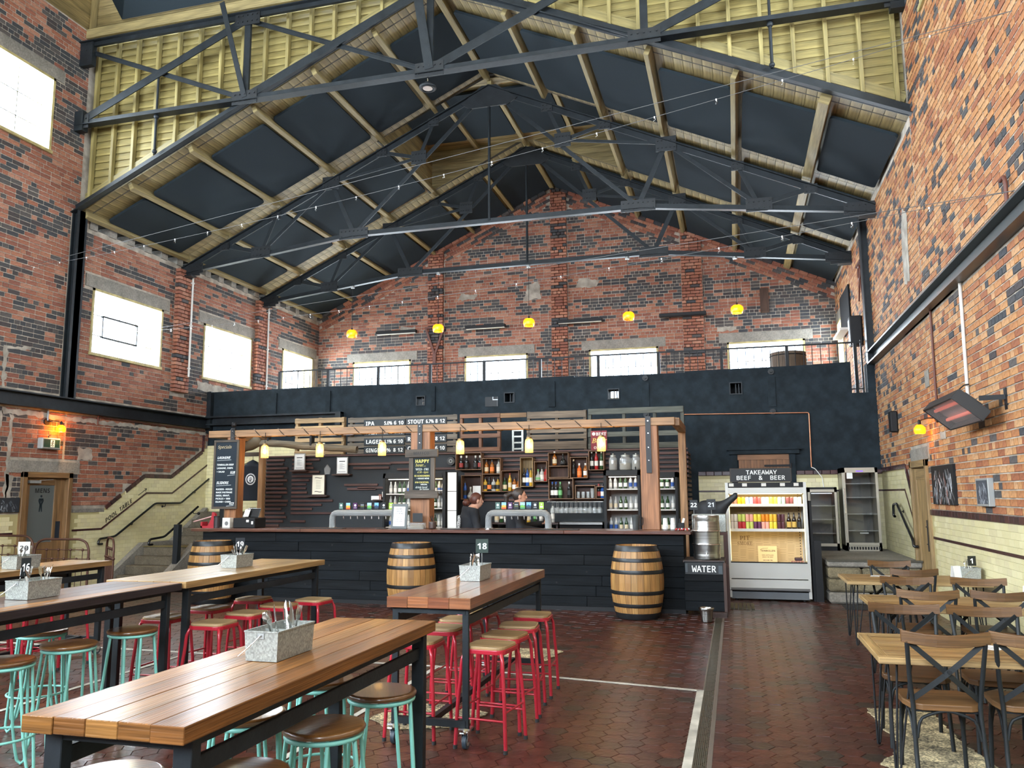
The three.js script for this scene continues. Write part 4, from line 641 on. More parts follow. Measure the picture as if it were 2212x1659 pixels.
picture('framed_print', 'narrow grey framed black and white print on the sunlit wall', [XR - 0.005, 1.70, -10.08], 0.46, 0.31, -Math.PI / 2, m.greyMetal, (x, w, h) => smear(x, w, h, 80, 9, '#3c4046', ['#e8eaee', '#c8ccd2', '#14161a', '#9aa0a8']), { in: 0.05, d: 0.06 });
picture('dark_photograph', 'dark landscape photograph low on the brick wall beside the door', [XL + 0.004, 1.58, -11.05], 0.86, 0.25, Math.PI / 2, m.black, (x, w, h) => smear(x, w, h, 90, 12, '#22262c', ['#8d949c', '#59606a', '#c0c6cc', '#101216']));
// ------------------------------------------------------------------ heater, speaker, socket on the sunlit wall
{
  const t = thing('radiant_heater', 'black radiant heater with two glowing red bars on the sunlit wall', 'heater', null, [XR - 0.34, 2.52, -9.85]); t.rotation.order = 'YXZ'; t.rotation.set(0, -Math.PI / 2 + 0.0, 0);
  const tl = (g) => at(g, 0, 0.06, 0, -0.72);
  part('housing', tl(mg([bx(1.3, 0.02, 0.36, 0, 0.07, 0), bx(1.3, 0.12, 0.015, 0, 0.01, -0.18), bx(1.3, 0.12, 0.015, 0, 0.01, 0.18), bx(0.015, 0.12, 0.36, -0.65, 0.01, 0), bx(0.015, 0.12, 0.36, 0.65, 0.01, 0), bx(1.0, 0.05, 0.2, 0, 0.1, 0)])), M([0.018, 0.018, 0.018], 0.5), t);
  part('reflector', tl(bx(1.27, 0.005, 0.34, 0, 0.05, 0)), M([0.50, 0.42, 0.38], 0.4, { metalness: 0.5 }), t);
  for (const k of [-0.08, 0.08]) part('heater_tube', tl(rod([-0.6, 0.02, k], [0.6, 0.02, k], 0.02, 10)), M([0.5, 0.16, 0.12], 0.4, { emissive: C3(0.9, 0.16, 0.08), emissiveIntensity: 0.5 }), t);
  part('guard', tl(mg(Array.from({ length: 30 }, (_, i) => bx(0.003, 0.003, 0.35, -0.6 + i * 0.0414, -0.045, 0)))), m.greyMetal, t);
  part('wall_bracket', mg([bx(0.08, 0.22, 0.01, 0.66, 0.12, -0.33), bar([0.66, 0.14, -0.33], [0.6, 0.14, -0.1], 0.02, 0.05), bx(0.08, 0.22, 0.01, -0.4, 0.12, -0.33), bar([-0.4, 0.14, -0.33], [-0.4, 0.14, -0.1], 0.02, 0.05)]), m.black, t);
  part('flex', tube([[-0.55, 0.2, -0.1], [-0.62, 0.3, -0.15], [-0.6, 0.42, -0.27], [-0.5, 0.42, -0.3]], 0.008, 16, 6), m.black, t);
}
single('power_socket', 'white weatherproof socket at the end of the conduit above the heater', 'socket', null, cb(0.06, 0.11, 0.13, 0.012, XR - 0.03, 2.76, -10.46), m.white);
{ const t = thing('wall_speaker', 'slim black column speaker high on the sunlit wall', 'speaker', null, [XR - 0.07, 2.89, -14.85]); part('cabinet', cb(0.12, 0.36, 0.14, 0.02), m.black, t); part('grille', cb(0.01, 0.33, 0.12, 0.004, -0.062, 0, 0), m.blackMatt, t); }
single('access_plate', 'small weathered square plate among the sunlit bricks', 'plate', null, cb(0.01, 0.24, 0.24, 0.003, XR - 0.012, 3.3, -12.5), m.concrete);
{ const t = thing('old_hook', 'rusted iron lifting hook standing on the sunlit wall channel', 'hook', null, [XR - 0.07, 4.4, -8.45]); part('shank', pipe([[0, 0, 0], [0, 0.26, 0.02], [0, 0.33, -0.02], [-0.02, 0.3, -0.08]], 0.02, 8), m.rustRed, t); part('plate', bx(0.1, 0.02, 0.12, 0, 0.01, 0), m.rustRed, t); }
{ const t = thing('black_box_speaker', 'black box loudspeaker beside the mezzanine post', 'speaker', null, [XR - 0.14, 5.05, -17.9]); part('cabinet', cb(0.24, 0.62, 0.30, 0.02), m.black, t); part('waveguide', cb(0.01, 0.2, 0.2, 0.003, -0.122, 0.14, 0), m.greyMetal, t); part('bracket', bx(0.1, 0.06, 0.06, 0.09, 0, 0), m.black, t); }
{ const t = thing('wall_sign', 'tall dark board with a strip light beneath, beyond the mezzanine', 'sign board', null, [XR - 0.02, 5.95, -20.0]); part('board', b2(-0.03, 0.0, -0.45, 0.45, -0.75, 0.75), m.blackMatt, t); part('strip_light', cb(0.2, 0.06, 1.3, 0.01, -0.14, -0.55, 0), m.offwhite, t); part('bracket', bx(0.16, 0.03, 0.05, -0.08, -0.5, 0), m.black, t); }
{ const t = thing('pulley_bracket', 'rusted iron pulley bracket hanging on the wall beyond the post', 'bracket', null, [XR - 0.05, 6.0, -17.5]); part('ring', at(flat(new THREE.TorusGeometry(0.13, 0.025, 8, 18)), 0, 0.2, 0, 0, Math.PI / 2), m.rustRed, t); part('tongs', mg([bar([0, 0.1, 0], [0, -0.35, 0.25], 0.03, 0.03), bar([0, 0.1, 0], [0, -0.35, -0.25], 0.03, 0.03)]), m.rustRed, t); part('cross_bar', b2(-0.02, 0.02, 0.38, 0.42, -0.35, 0.2), m.rustRed, t); }
{ const t = thing('pulley_bracket', 'rusted iron fork bracket on the gable pier', 'bracket', null, [-8.27, 6.2, ZB + 0.14]); part('fork', mg([bar([-0.28, 0.35, 0], [0, -0.45, 0], 0.04, 0.06), bar([0.28, 0.35, 0], [0, -0.45, 0], 0.04, 0.06), bar([-0.3, 0.36, 0], [0.3, 0.36, 0], 0.05, 0.05)]), m.rustRed, t); part('stem', b2(-0.05, 0.05, -0.75, -0.4, -0.02, 0.04), m.rustRed, t); }
single('old_timber', 'short brown timber cleat high on the gable wall', 'cleat', null, cb(0.22, 0.65, 0.1, 0.01, 0.95, 6.75, ZB + 0.05), W([0.10, 0.05, 0.03], 0.8));
// ------------------------------------------------------------------ gable strip lights, pendants, string lights, spotlight
[[-10.05, -8.78], [-7.27, -6.08], [-4.57, -3.32], [-1.78, -0.55]].forEach(([a, b], i) => { const t = thing('strip_light', `black strip fitting on the gable wall above the ${ord4[i]} window`, 'strip light', 'gable strip fittings', [(a + b) / 2, 6.46, ZB + 0.30]); part('housing', cb(b - a, 0.09, 0.14, 0.01), m.black, t); part('diffuser', cb(b - a - 0.05, 0.012, 0.10, 0.004, 0, -0.05, 0.0), i === 3 ? m.black : m.offwhite, t); part('bracket', mg([bx(0.05, 0.04, 0.28, -0.35, 0.0, -0.15), bx(0.05, 0.04, 0.28, 0.35, 0, -0.15)]), m.black, t); });
[-9.39, -7.02, -4.67, -2.25, 0.21].forEach((x, i) => {
  const t = thing('amber_pendant', `amber glass pendant hanging from the truss, ${['first', 'second', 'third', 'fourth', 'fifth'][i]} from the window wall`, 'pendant light', 'amber pendants on the far truss', [x, 5.86, Z3]);
  const top = 7.3 - Math.max(0, Math.abs(x - XC) - 3.08) * 0.11 - 5.86;
  part('cord', rod([0, 0.12, 0], [0, top, 0], 0.006, 6), m.black, t); part('cord_grip', mg([cyl(0.05, 0.05, 0.06, 0, top - 0.03, 0, 12)]), m.greyMetal, t);
  part('lamp_holder', cyl(0.025, 0.02, 0.06, 0, 0.12, 0, 12), m.black, t);
  part('shade', lathe([[0.03, 0.10], [0.10, 0.085], [0.135, 0.04], [0.142, 0.0], [0.135, -0.06], [0.12, -0.095], [0.115, -0.095], [0.13, -0.06]], 28), m.amber, t);
  part('bulb', lathe([[0, -0.055], [0.025, -0.045], [0.034, -0.015], [0.02, 0.04], [0.015, 0.09], [0, 0.09]], 14), glow('#ffb848', 8), t);
  const l = new THREE.PointLight(new THREE.Color().setRGB(1, 0.55, 0.15), 1.5); l.position.set(0, -0.015, 0); l.castShadow = true; t.add(l);
});
const wireM = M([0.10, 0.10, 0.10], 0.6);
function strings(label, a, b, sag, n, seed) {
  const t = thing('string_lights', label, 'string lights', 'festoon strings across the hall'), A = V(...a), B = V(...b), P = u => A.clone().lerp(B, u).add(V(0, -4 * sag * u * (1 - u), 0)), pts = []; for (let i = 0; i <= 14; i++) pts.push(P(i / 14).toArray());
  part('wire', rod(a, b, 0.0035, 5), wireM, t); part('cable', tube(pts, 0.003, 60, 5), wireM, t);
  for (let i = 1; i < n; i++) { const p = P(i / n); const bb = part('bulb', at(lathe([[0, -0.06], [0.01, -0.052], [0.014, -0.038], [0.009, -0.015], [0.007, 0], [0, 0]], 8), p.x, p.y, p.z), m.glass, t); part('bulb_holder', cyl(0.007, 0.008, 0.022, p.x, p.y - 0.005, p.z, 8), m.white, bb); }
}
strings('festoon string sweeping from the window wall to the sunlit wall below the trusses', [XL + 0.05, 5.62, -10.9], [XR - 0.05, 6.1, -7.9], 0.22, 22, 1);
strings('festoon string crossing low in front of the gable lights', [XL + 0.05, 5.15, -14.0], [XR - 0.1, 4.45, -8.1], 0.2, 22, 2);
{ const t = thing('spotlight', 'round spotlight hanging under the girder at mid span', 'spotlight', null, [-4.79, 8.62, GZ]); part('rim', at(flat(new THREE.TorusGeometry(0.12, 0.03, 10, 24)), 0, 0, 0, Math.PI / 2), m.steel, t); part('lens', cyl(0.085, 0.085, 0.02, 0, -0.01, 0, 20), M([0.6, 0.55, 0.5], 0.3), t); part('hood', cyl(0.12, 0.05, 0.08, 0, 0.05, 0, 20), m.steel, t); part('hanger', rod([0, 0.08, 0], [0, 0.26, 0], 0.012), m.chrome, t); }
// ------------------------------------------------------------------ mezzanine railing and tub
{
  const t = thing('mezzanine_railing', 'thin black railing running along the top of the mezzanine', 'railing', null, [0, 0, ZM - 0.30]); const y1 = 4.66, y0 = 4.18;
  part('top_rail', b2(-10.4, 2.5, y1 - 0.015, y1 + 0.015, -0.015, 0.015), m.black, t);
  for (let x = -10.4, i = 0; x < 2.5; x += 0.16, i++) if (i % 8 === 0) part('rail_post', b2(x - 0.03, x + 0.03, 3.6, y1, -0.03, 0.03), m.black, t); else part('baluster', rod([x, 3.62, 0], [x, y1, 0], 0.008, 6), m.black, t);
  part('return_rail', mg([b2(2.5, 2.53, 3.62, 4.7, -0.02, 0.02), b2(2.28, 2.5, 3.72, 3.74, -0.01, 0.01)]), m.black, t);
}
{ const t = thing('half_barrel', 'timber half barrel standing behind the mezzanine railing', 'barrel', null, [1.22, 3.6, -18.3]); for (let i = 0; i < 18; i++) { const a = i / 18 * 6.283; part('stave', at(bx(0.125, 1.12, 0.025), 0.36 * Math.cos(a), 0.56, 0.36 * Math.sin(a), 0, -a + Math.PI / 2), staveM0[i % 2], t); } for (const y of [0.75, 1.05]) part('hoop', at(flat(new THREE.TorusGeometry(0.375, 0.012, 6, 28)), 0, y, 0, Math.PI / 2), m.black, t); part('lid', cyl(0.34, 0.34, 0.02, 0, 1.11, 0, 24), staveM0[0], t); }
single('wall_poster', 'small framed black poster on the dark mezzanine wall', 'poster', null, bx(0.29, 0.21, 0.015), print(128, 96, (x, w, h) => { smear(x, w, h, 40, 33, '#121417', ['#9aa0a6', '#d8dce0', '#50565c']); x.strokeStyle = '#c9ced2'; x.lineWidth = 2; x.strokeRect(4, 4, w - 8, h - 8); }), [-5.02, 3.71, ZM + 0.009]);
// ------------------------------------------------------------------ iron bedheads used as screens
const iron = M([0.075, 0.032, 0.02], 0.5, { metalness: 0.4 });
function bedhead(label, x, z, w, h, ry) {
  const t = thing('iron_bedhead', label, 'bedhead', 'rusty iron bedheads', [x, 0, z], ry), k = 0.16;
  part('hoop_frame', pipe([[-w / 2, 0.0, 0], [-w / 2, h - k, 0], [-w / 2 + k * 0.3, h - k * 0.3, 0], [-w / 2 + k, h, 0], [w / 2 - k, h, 0], [w / 2 - k * 0.3, h - k * 0.3, 0], [w / 2, h - k, 0], [w / 2, 0, 0]], 0.018, 8), iron, t);
  for (const y of [h - 0.16, h - 0.3, 0.3]) part('cross_rod', rod([-w / 2, y, 0], [w / 2, y, 0], 0.008, 6), iron, t);
  for (let i = 1; i < 9; i++) { const u = -w / 2 + w * i / 9; part('spindle', rod([u, 0.3, 0], [u, i % 2 ? h - 0.3 : h - 0.16, 0], 0.006, 6), iron, t); part('knuckle', ball(0.022, u, i % 2 ? h - 0.3 : h - 0.16, 0, 8), iron, t); }
  for (const s of [-1, 1]) part('post_knob', ball(0.028, s * w / 2, h - 0.3, 0, 8), iron, t);
}
bedhead('rusty iron bedhead standing in front of the timber door', -10.15, -10.5, 0.98, 1.06, 0.05); bedhead('rusty iron bedhead partly hidden by the number 20 card', -11.35, -10.6, 1.05, 1.10, 0.05); bedhead('rusty iron bedhead turned edge-on beside the stairs', -9.6, -10.9, 0.8, 1.06, -0.72);
// ------------------------------------------------------------------ hatch and takeaway sign on the dark wall
{ const t = thing('timber_hatch', 'boarded timber hatch with strap hinge in a dark frame', 'hatch', null, [0.57, 2.0, ZM + 0.0]); const hw = [[0.34, 0.15, 0.06], [0.30, 0.13, 0.05]].map(c => W(c, 0.6)); for (let i = 0; i < 8; i++) part('board', at(bx(0.119, 0.5, 0.02), -0.42 + i * 0.12, 0.2, 0.02), hw[i % 2], t); part('top_rail', b2(-0.5, 0.46, 0.36, 0.46, 0.02, 0.045), hw[0], t); part('frame', mg([b2(-0.62, -0.51, -0.2, 0.46, 0, 0.06), b2(0.47, 0.58, -0.2, 0.46, 0, 0.06), b2(-0.66, 0.66, 0.47, 0.55, 0, 0.10), b2(-0.7, 0.7, 0.55, 0.58, 0, 0.13)]), m.mezz, t); part('strap_hinge', mg([b2(0.0, 0.48, 0.22, 0.26, 0.04, 0.052), at(cyl(0.02, 0.02, 0.09, 0, 0, 0, 10), 0.5, 0.24, 0.05)]), m.black, t); }
const stencil = (x, s, px, py, size, col, w) => { txt(x, s, px, py, `bold ${size}px monospace`, col, 'center', w); };
{ const t = thing('takeaway_sign', 'black board lettered TAKEAWAY BEEF & BEER above the drinks fridge', 'sign', null, [0.42, 2.01, -14.35]); part('board', cb(1.0, 0.235, 0.03, 0.004), W([0.05, 0.035, 0.025], 0.6), t); const pm = print(512, 120, (x, w, h) => { fill(x, w, h, '#16191b'); stencil(x, 'TAKEAWAY', w / 2 + 8, h * 0.28, 56, '#e8e9e6', 280); stencil(x, 'BEEF  &  BEER', w / 2, h * 0.74, 56, '#e8e9e6', 420); }); part('lettering', face(0.96, 0.2), pm, t, [0, 0, 0.0165]); }
// ================================================================== furniture
const topAmber = [[0.37, 0.155, 0.035], [0.31, 0.12, 0.027], [0.40, 0.18, 0.045], [0.34, 0.135, 0.03], [0.28, 0.108, 0.026]].map(c => W(c, 0.42, { clearcoat: 0.3, clearcoatRoughness: 0.22, specularIntensity: 0.5, bumpScale: 0.003 }));
const topRed = [[0.34, 0.115, 0.045], [0.40, 0.145, 0.055], [0.30, 0.095, 0.04], [0.37, 0.14, 0.06]].map(c => W(c, 0.3, { clearcoat: 0.8, clearcoatRoughness: 0.1 }));
const topPale = [[0.52, 0.31, 0.12], [0.47, 0.27, 0.10], [0.55, 0.34, 0.14], [0.43, 0.24, 0.09]].map(c => W(c, 0.34, { clearcoat: 0.5, clearcoatRoughness: 0.2 }));
const topDark = [[0.17, 0.09, 0.055], [0.14, 0.07, 0.045], [0.20, 0.11, 0.07]].map(c => W(c, 0.32, { clearcoat: 0.7, clearcoatRoughness: 0.15 }));
const edgeDark = W([0.030, 0.022, 0.024], 0.5);
function caster(parent, x, z) {
  const c = part('caster', mg([bx(0.08, 0.012, 0.08, 0, 0.135, 0), cyl(0.025, 0.025, 0.02, 0, 0.12, 0, 12), at(extr([[-0.025, 0.05], [0.025, 0.05], [0.035, 0.115], [-0.035, 0.115]], 0.004), 0.02, 0, 0, 0, Math.PI / 2), at(extr([[-0.025, 0.05], [0.025, 0.05], [0.035, 0.115], [-0.035, 0.115]], 0.004), -0.024, 0, 0, 0, Math.PI / 2), bar([0, 0.1, 0.03], [0, 0.125, 0.09], 0.03, 0.008)]), m.chrome, parent, [x, 0, z]);
  part('wheel', mg([at(cyl(0.05, 0.05, 0.028, 0, 0, 0, 18), 0, 0.05, 0, 0, 0, Math.PI / 2)]), M([0.025, 0.04, 0.055], 0.5), c); part('wheel_hub', at(cyl(0.028, 0.028, 0.034, 0, 0, 0, 14), 0, 0.05, 0, 0, 0, Math.PI / 2), m.greyMetal, c);
}
// tall table: planks along z on a flat-bar steel frame
function tallTable(label, x0, x1, z0, z1, H, planks, mats, o = {}) {
  const t = thing('tall_table', label, 'table', 'tall shared tables', [(x0 + x1) / 2, 0, (z0 + z1) / 2]);
  const w = x1 - x0, L = Math.abs(z1 - z0), th = o.th || 0.055, pw = w / planks, r = rng(Math.round(x0 * 100) + 999);
  for (let i = 0; i < planks; i++) part('plank', uvm(cb(pw - 0.0012, th, L - r() * 0.006, 0.0025, -w / 2 + pw * (i + 0.5), H - th / 2 - r() * 0.0015, (r() - 0.5) * 0.006), 'z', r() * 9, r() * 9), mats[i % mats.length], t);
  if (o.edge) for (const s of [-1, 1]) part('edging', b2(s * w / 2, s * (w / 2 + 0.012), H - th - 0.01, H - 0.004, -L / 2, L / 2, 0.003), edgeDark, t);
  const lx = w / 2 - (o.inx ?? 0.06), lz = L / 2 - (o.inz ?? 0.1), s = o.leg || 0.06, base = o.cast ? 0.14 : 0;
  for (const a of [-1, 1]) for (const b of [-1, 1]) part('leg', b2(a * lx - s / 2, a * lx + s / 2, base, H - th, b * lz - s * 0.35, b * lz + s * 0.35, 0.003), m.steel, t);
  for (const a of [-1, 1]) { part('side_rail', b2(a * lx - 0.012, a * lx + 0.012, H - (o.rail || 0.19), H - (o.rail || 0.19) + 0.06, -lz, lz, 0.003), m.steel, t); part('top_bearer', b2(a * lx - 0.02, a * lx + 0.02, H - th - 0.035, H - th, -lz, lz), m.steel, t); }
  for (const b of [-1, 1]) { part('end_rail', b2(-lx, lx, H - th - 0.04, H - th, b * lz - 0.02, b * lz + 0.02), m.steel, t); if (o.cast || o.low) part('foot_bar', b2(-lx, lx, base + 0.0, base + 0.045, b * lz - 0.02, b * lz + 0.02), m.steel, t); }
  if (o.cast || o.low) part('foot_rail', b2(-0.02, 0.02, base + 0.005, base + 0.045, -lz, lz), m.steel, t);
  if (o.cast) for (const a of [-1, 1]) for (const b of [-1, 1]) caster(t, a * lx, b * lz);
  return t;
}
tallTable('tall plank table with unnumbered cutlery caddy closest to the viewer', -2.28, -1.66, -4.42, -2.24, 1.0, 5, topAmber, { leg: 0.07 });
tallTable('tall dark-edged table carrying the number 16 caddy', -5.1, -4.44, -5.86, -3.2, 1.0, 4, [...topDark, topAmber[0]], { edge: true, th: 0.05 });
tallTable('tall pale-edged table carrying the number 19 caddy', -5.2, -4.41, -8.25, -5.88, 1.005, 5, topPale, { low: false });
tallTable('tall reddish timber table on casters carrying the number 18 caddy', -2.4, -1.78, -7.66, -5.4, 1.0, 4, topRed, { th: 0.075, cast: true, leg: 0.045, inx: 0.05, inz: 0.06 });
tallTable('tall table by the iron bedheads carrying the number 20 caddy', -7.34, -6.78, -7.75, -5.3, 1.0, 4, topPale, { cast: true });
// red stools
const seatRed = [[0.46, 0.30, 0.14], [0.40, 0.25, 0.11], [0.50, 0.34, 0.17]].map(c => W(c, 0.45));
function redStool(k = 0) {
  const t = thing('red_stool', '', 'stool', 'red metal stools with square timber seats'), H = 0.67, a = 0.125, f = 0.185;
  { const g = extr(roundedRect(0.29, 0.29, 0.06), 0.012, 0.004); g.rotateX(-Math.PI / 2); g.translate(0, H - 0.016, 0); part('seat', uvm(g, 'x', k), seatRed[k], t); }
  { const g = extr(roundedRect(0.31, 0.31, 0.065), 0.022, 0.004); g.rotateX(-Math.PI / 2); g.translate(0, H - 0.045, 0); part('seat_frame', g, m.red, t); }
  for (const sx of [-1, 1]) for (const sz of [-1, 1]) {
    const lg = part('leg', tube([[sx * 0.105, H - 0.035, sz * 0.105], [sx * 0.138, H - 0.05, sz * 0.138], [sx * 0.152, H - 0.10, sz * 0.152], [sx * (0.152 + 0.006), H - 0.2, sz * 0.158], [sx * 0.172, 0.3, sz * 0.172], [sx * f, 0.02, sz * f]], 0.0135, 14, 8), m.red, t);
    part('foot_cap', cyl(0.016, 0.016, 0.025, sx * f, 0.0125, sz * f, 8), m.rubber, lg);
  }
  const q = h => lerp(f, 0.152, (h - 0.02) / 0.55);
  for (const h of [0.2, 0.25]) for (const s of [-1, 1]) { const e = q(h); part('rung', h < 0.22 ? rod([-e, h, s * e], [e, h, s * e], 0.008, 6) : rod([s * e, h, -e], [s * e, h, e], 0.008, 6), m.red, t); }
  return t;
}
const rs = [0, 1, 2].map(redStool), redSpots = [
  [-1.70, -5.62, 'front'], [-1.72, -6.05, ''], [-1.73, -6.5, ''], [-1.76, -7.1, ''], [-2.26, -5.68, ''], [-2.28, -6.25, ''], [-2.30, -6.7, ''], [-2.29, -7.15, ''],
  [-4.24, -6.05, ''], [-4.88, -6.25, ''], [-4.86, -6.85, ''], [-4.30, -6.62, ''], [-4.84, -7.55, ''], [-4.30, -7.15, ''], [-4.18, -7.6, ''],
  [-6.72, -6.1, ''], [-6.70, -6.55, ''], [-6.72, -5.6, ''], [-6.75, -7.05, ''], [-7.3, -6.0, ''], [-7.3, -6.6, '']];
const ord = ['first', 'second', 'third', 'fourth', 'fifth', 'sixth', 'seventh', 'eighth'];
redSpots.forEach(([x, z], i) => {
  const lab = i < 4 ? `red stool on the aisle side of the reddish caster table, ${ord[i]} from the viewer` : i < 8 ? `red stool on the inner side of the reddish caster table, ${ord[i - 4]} from the viewer` : i < 15 ? (x > -4.5 ? `red stool on the bar side of the pale-edged table, ${ord[[8, 11, 13, 14].indexOf(i)]} from the viewer` : `red stool tucked behind the pale-edged table, ${ord[[9, 10, 12].indexOf(i)]} from the viewer`) : x > -7 ? `red stool beside the bedhead table, ${ord[[17, 15, 16, 18].indexOf(i)]} from the viewer` : `red stool beyond the bedhead table, ${ord[i - 19]} from the viewer`;
  if (i < 3) { rs[i].position.set(x, 0, z); rs[i].userData.label = lab; rs[i].rotation.y = R(-0.12, 0.12); } else copy(rs[i % 3], lab, [x, 0, z], R(-0.12, 0.12));
});
// mint stools with hairpin legs
const seatBrown = [[0.22, 0.085, 0.022], [0.26, 0.11, 0.03], [0.19, 0.075, 0.02]].map(c => W(c, 0.28, { clearcoat: 0.8, clearcoatRoughness: 0.12 }));
function mintStool(k) {
  const t = thing('mint_stool', '', 'stool', 'mint green wire stools with round timber seats'), H = 0.70;
  part('seat', uvm(lathe([[0, H], [0.165, H], [0.178, H - 0.004], [0.183, H - 0.014], [0.178, H - 0.026], [0.165, H - 0.03], [0, H - 0.03]], 32), 'x', k), seatBrown[k], t);
  part('seat_ring', at(flat(new THREE.TorusGeometry(0.165, 0.011, 8, 32)), 0, H - 0.042, 0, Math.PI / 2), m.mint, t);
  part('foot_ring', at(flat(new THREE.TorusGeometry(0.203, 0.008, 8, 32)), 0, 0.24, 0, Math.PI / 2), m.mint, t);
  for (let i = 0; i < 4; i++) {
    const c = (45 + 90 * i) * DEG, p = (r, a, y) => [r * Math.cos(c + a), y, r * Math.sin(c + a)];
    part('leg', tube([p(0.16, -0.36, H - 0.045), p(0.20, -0.24, 0.24), p(0.225, -0.13, 0.045), p(0.228, -0.05, 0.012), p(0.228, 0.05, 0.012), p(0.225, 0.13, 0.045), p(0.20, 0.24, 0.24), p(0.16, 0.36, H - 0.045)], 0.0095, 36, 7), m.mint, t);
  }
  return t;
}
const ms = [0, 1, 2].map(mintStool);
[[-1.80, -2.76, 'under the near table, aisle side, closest to the viewer'], [-1.80, -3.40, 'under the near table, aisle side, second from the viewer'], [-1.82, -4.05, 'at the near table, aisle side, beside the red stools'],
 [-2.24, -2.62, 'pulled to the end of the near table, its seat shining white'], [-2.26, -3.50, 'under the near table, far side, second from the viewer'], [-2.26, -4.22, 'under the near table, far side, beneath the caddy end'],
 [-4.52, -5.42, 'in front of the paired dark table posts'], [-4.52, -4.80, 'second along from the paired dark table posts'], [-4.46, -4.22, 'beside the dark-edged table, cut by the picture edge'], [-5.18, -5.22, 'behind the dark-edged table, with a paler seat']]
  .forEach(([x, z, l], i) => { const lab = 'mint wire stool ' + l; if (i < 3) { ms[i].position.set(x, 0, z); ms[i].userData.label = lab; ms[i].rotation.y = i; } else copy(ms[i % 3], lab, [x, 0, z], i * 1.3); });
// cafe tables on hairpin legs
const cafeTop = [[0.52, 0.33, 0.13], [0.46, 0.28, 0.10], [0.57, 0.37, 0.16], [0.42, 0.25, 0.09], [0.50, 0.30, 0.12]].map(c => W(c, 0.4));
function cafeTable(label, x0, x1, z0, z1, H = 0.72) {
  const t = thing('cafe_table', label, 'table', 'timber tables on hairpin legs', [(x0 + x1) / 2, 0, (z0 + z1) / 2]), w = x1 - x0, L = Math.abs(z1 - z0), n = 11, pw = (L - 0.12) / n;
  for (let i = 0; i < n; i++) part('plank', uvm(cb(w - 0.12, 0.036, pw - 0.0015, 0.002, 0, H - 0.018, -L / 2 + 0.06 + pw * (i + 0.5)), 'x', i * 3.1, i * 1.7), cafeTop[(i * 3) % 5], t);
  for (const s of [-1, 1]) { part('edge_strip', uvm(cb(w, 0.038, 0.058, 0.004, 0, H - 0.019, s * (L / 2 - 0.03)), 'x', s * 2), cafeTop[2], t); part('edge_strip', uvm(cb(0.058, 0.038, L - 0.12, 0.004, s * (w / 2 - 0.03), H - 0.019, 0), 'z'), cafeTop[0], t); }
  for (const a of [-1, 1]) for (const b of [-1, 1]) { const X = a * (w / 2 - 0.13), Z = b * (L / 2 - 0.12); const lg = part('hairpin_leg', mg([tube([[X - a * 0.06, H - 0.04, Z + b * 0.05], [X + a * 0.035, 0.03, Z + b * 0.01], [X + a * 0.045, 0.008, Z], [X + a * 0.055, 0.03, Z - b * 0.005], [X + a * 0.06, H - 0.04, Z - b * 0.02]], 0.007, 30, 6), tube([[X + a * 0.05, 0.01, Z], [X - a * 0.0, H - 0.04, Z - b * 0.07]], 0.007, 4, 6)]), m.black, t); part('leg_plate', bx(0.16, 0.006, 0.16, X, H - 0.041, Z), m.black, lg); }
  return t;
}
cafeTable('timber table on hairpin legs closest to the viewer, with a paper menu', 0.79, 2.62, -6.36, -5.44);
cafeTable('middle timber table on hairpin legs in the dining row', 1.12, 2.62, -8.72, -7.74);
cafeTable('far timber table with the number 1 caddy against the tiled wall', 1.17, 2.64, -10.85, -9.95);
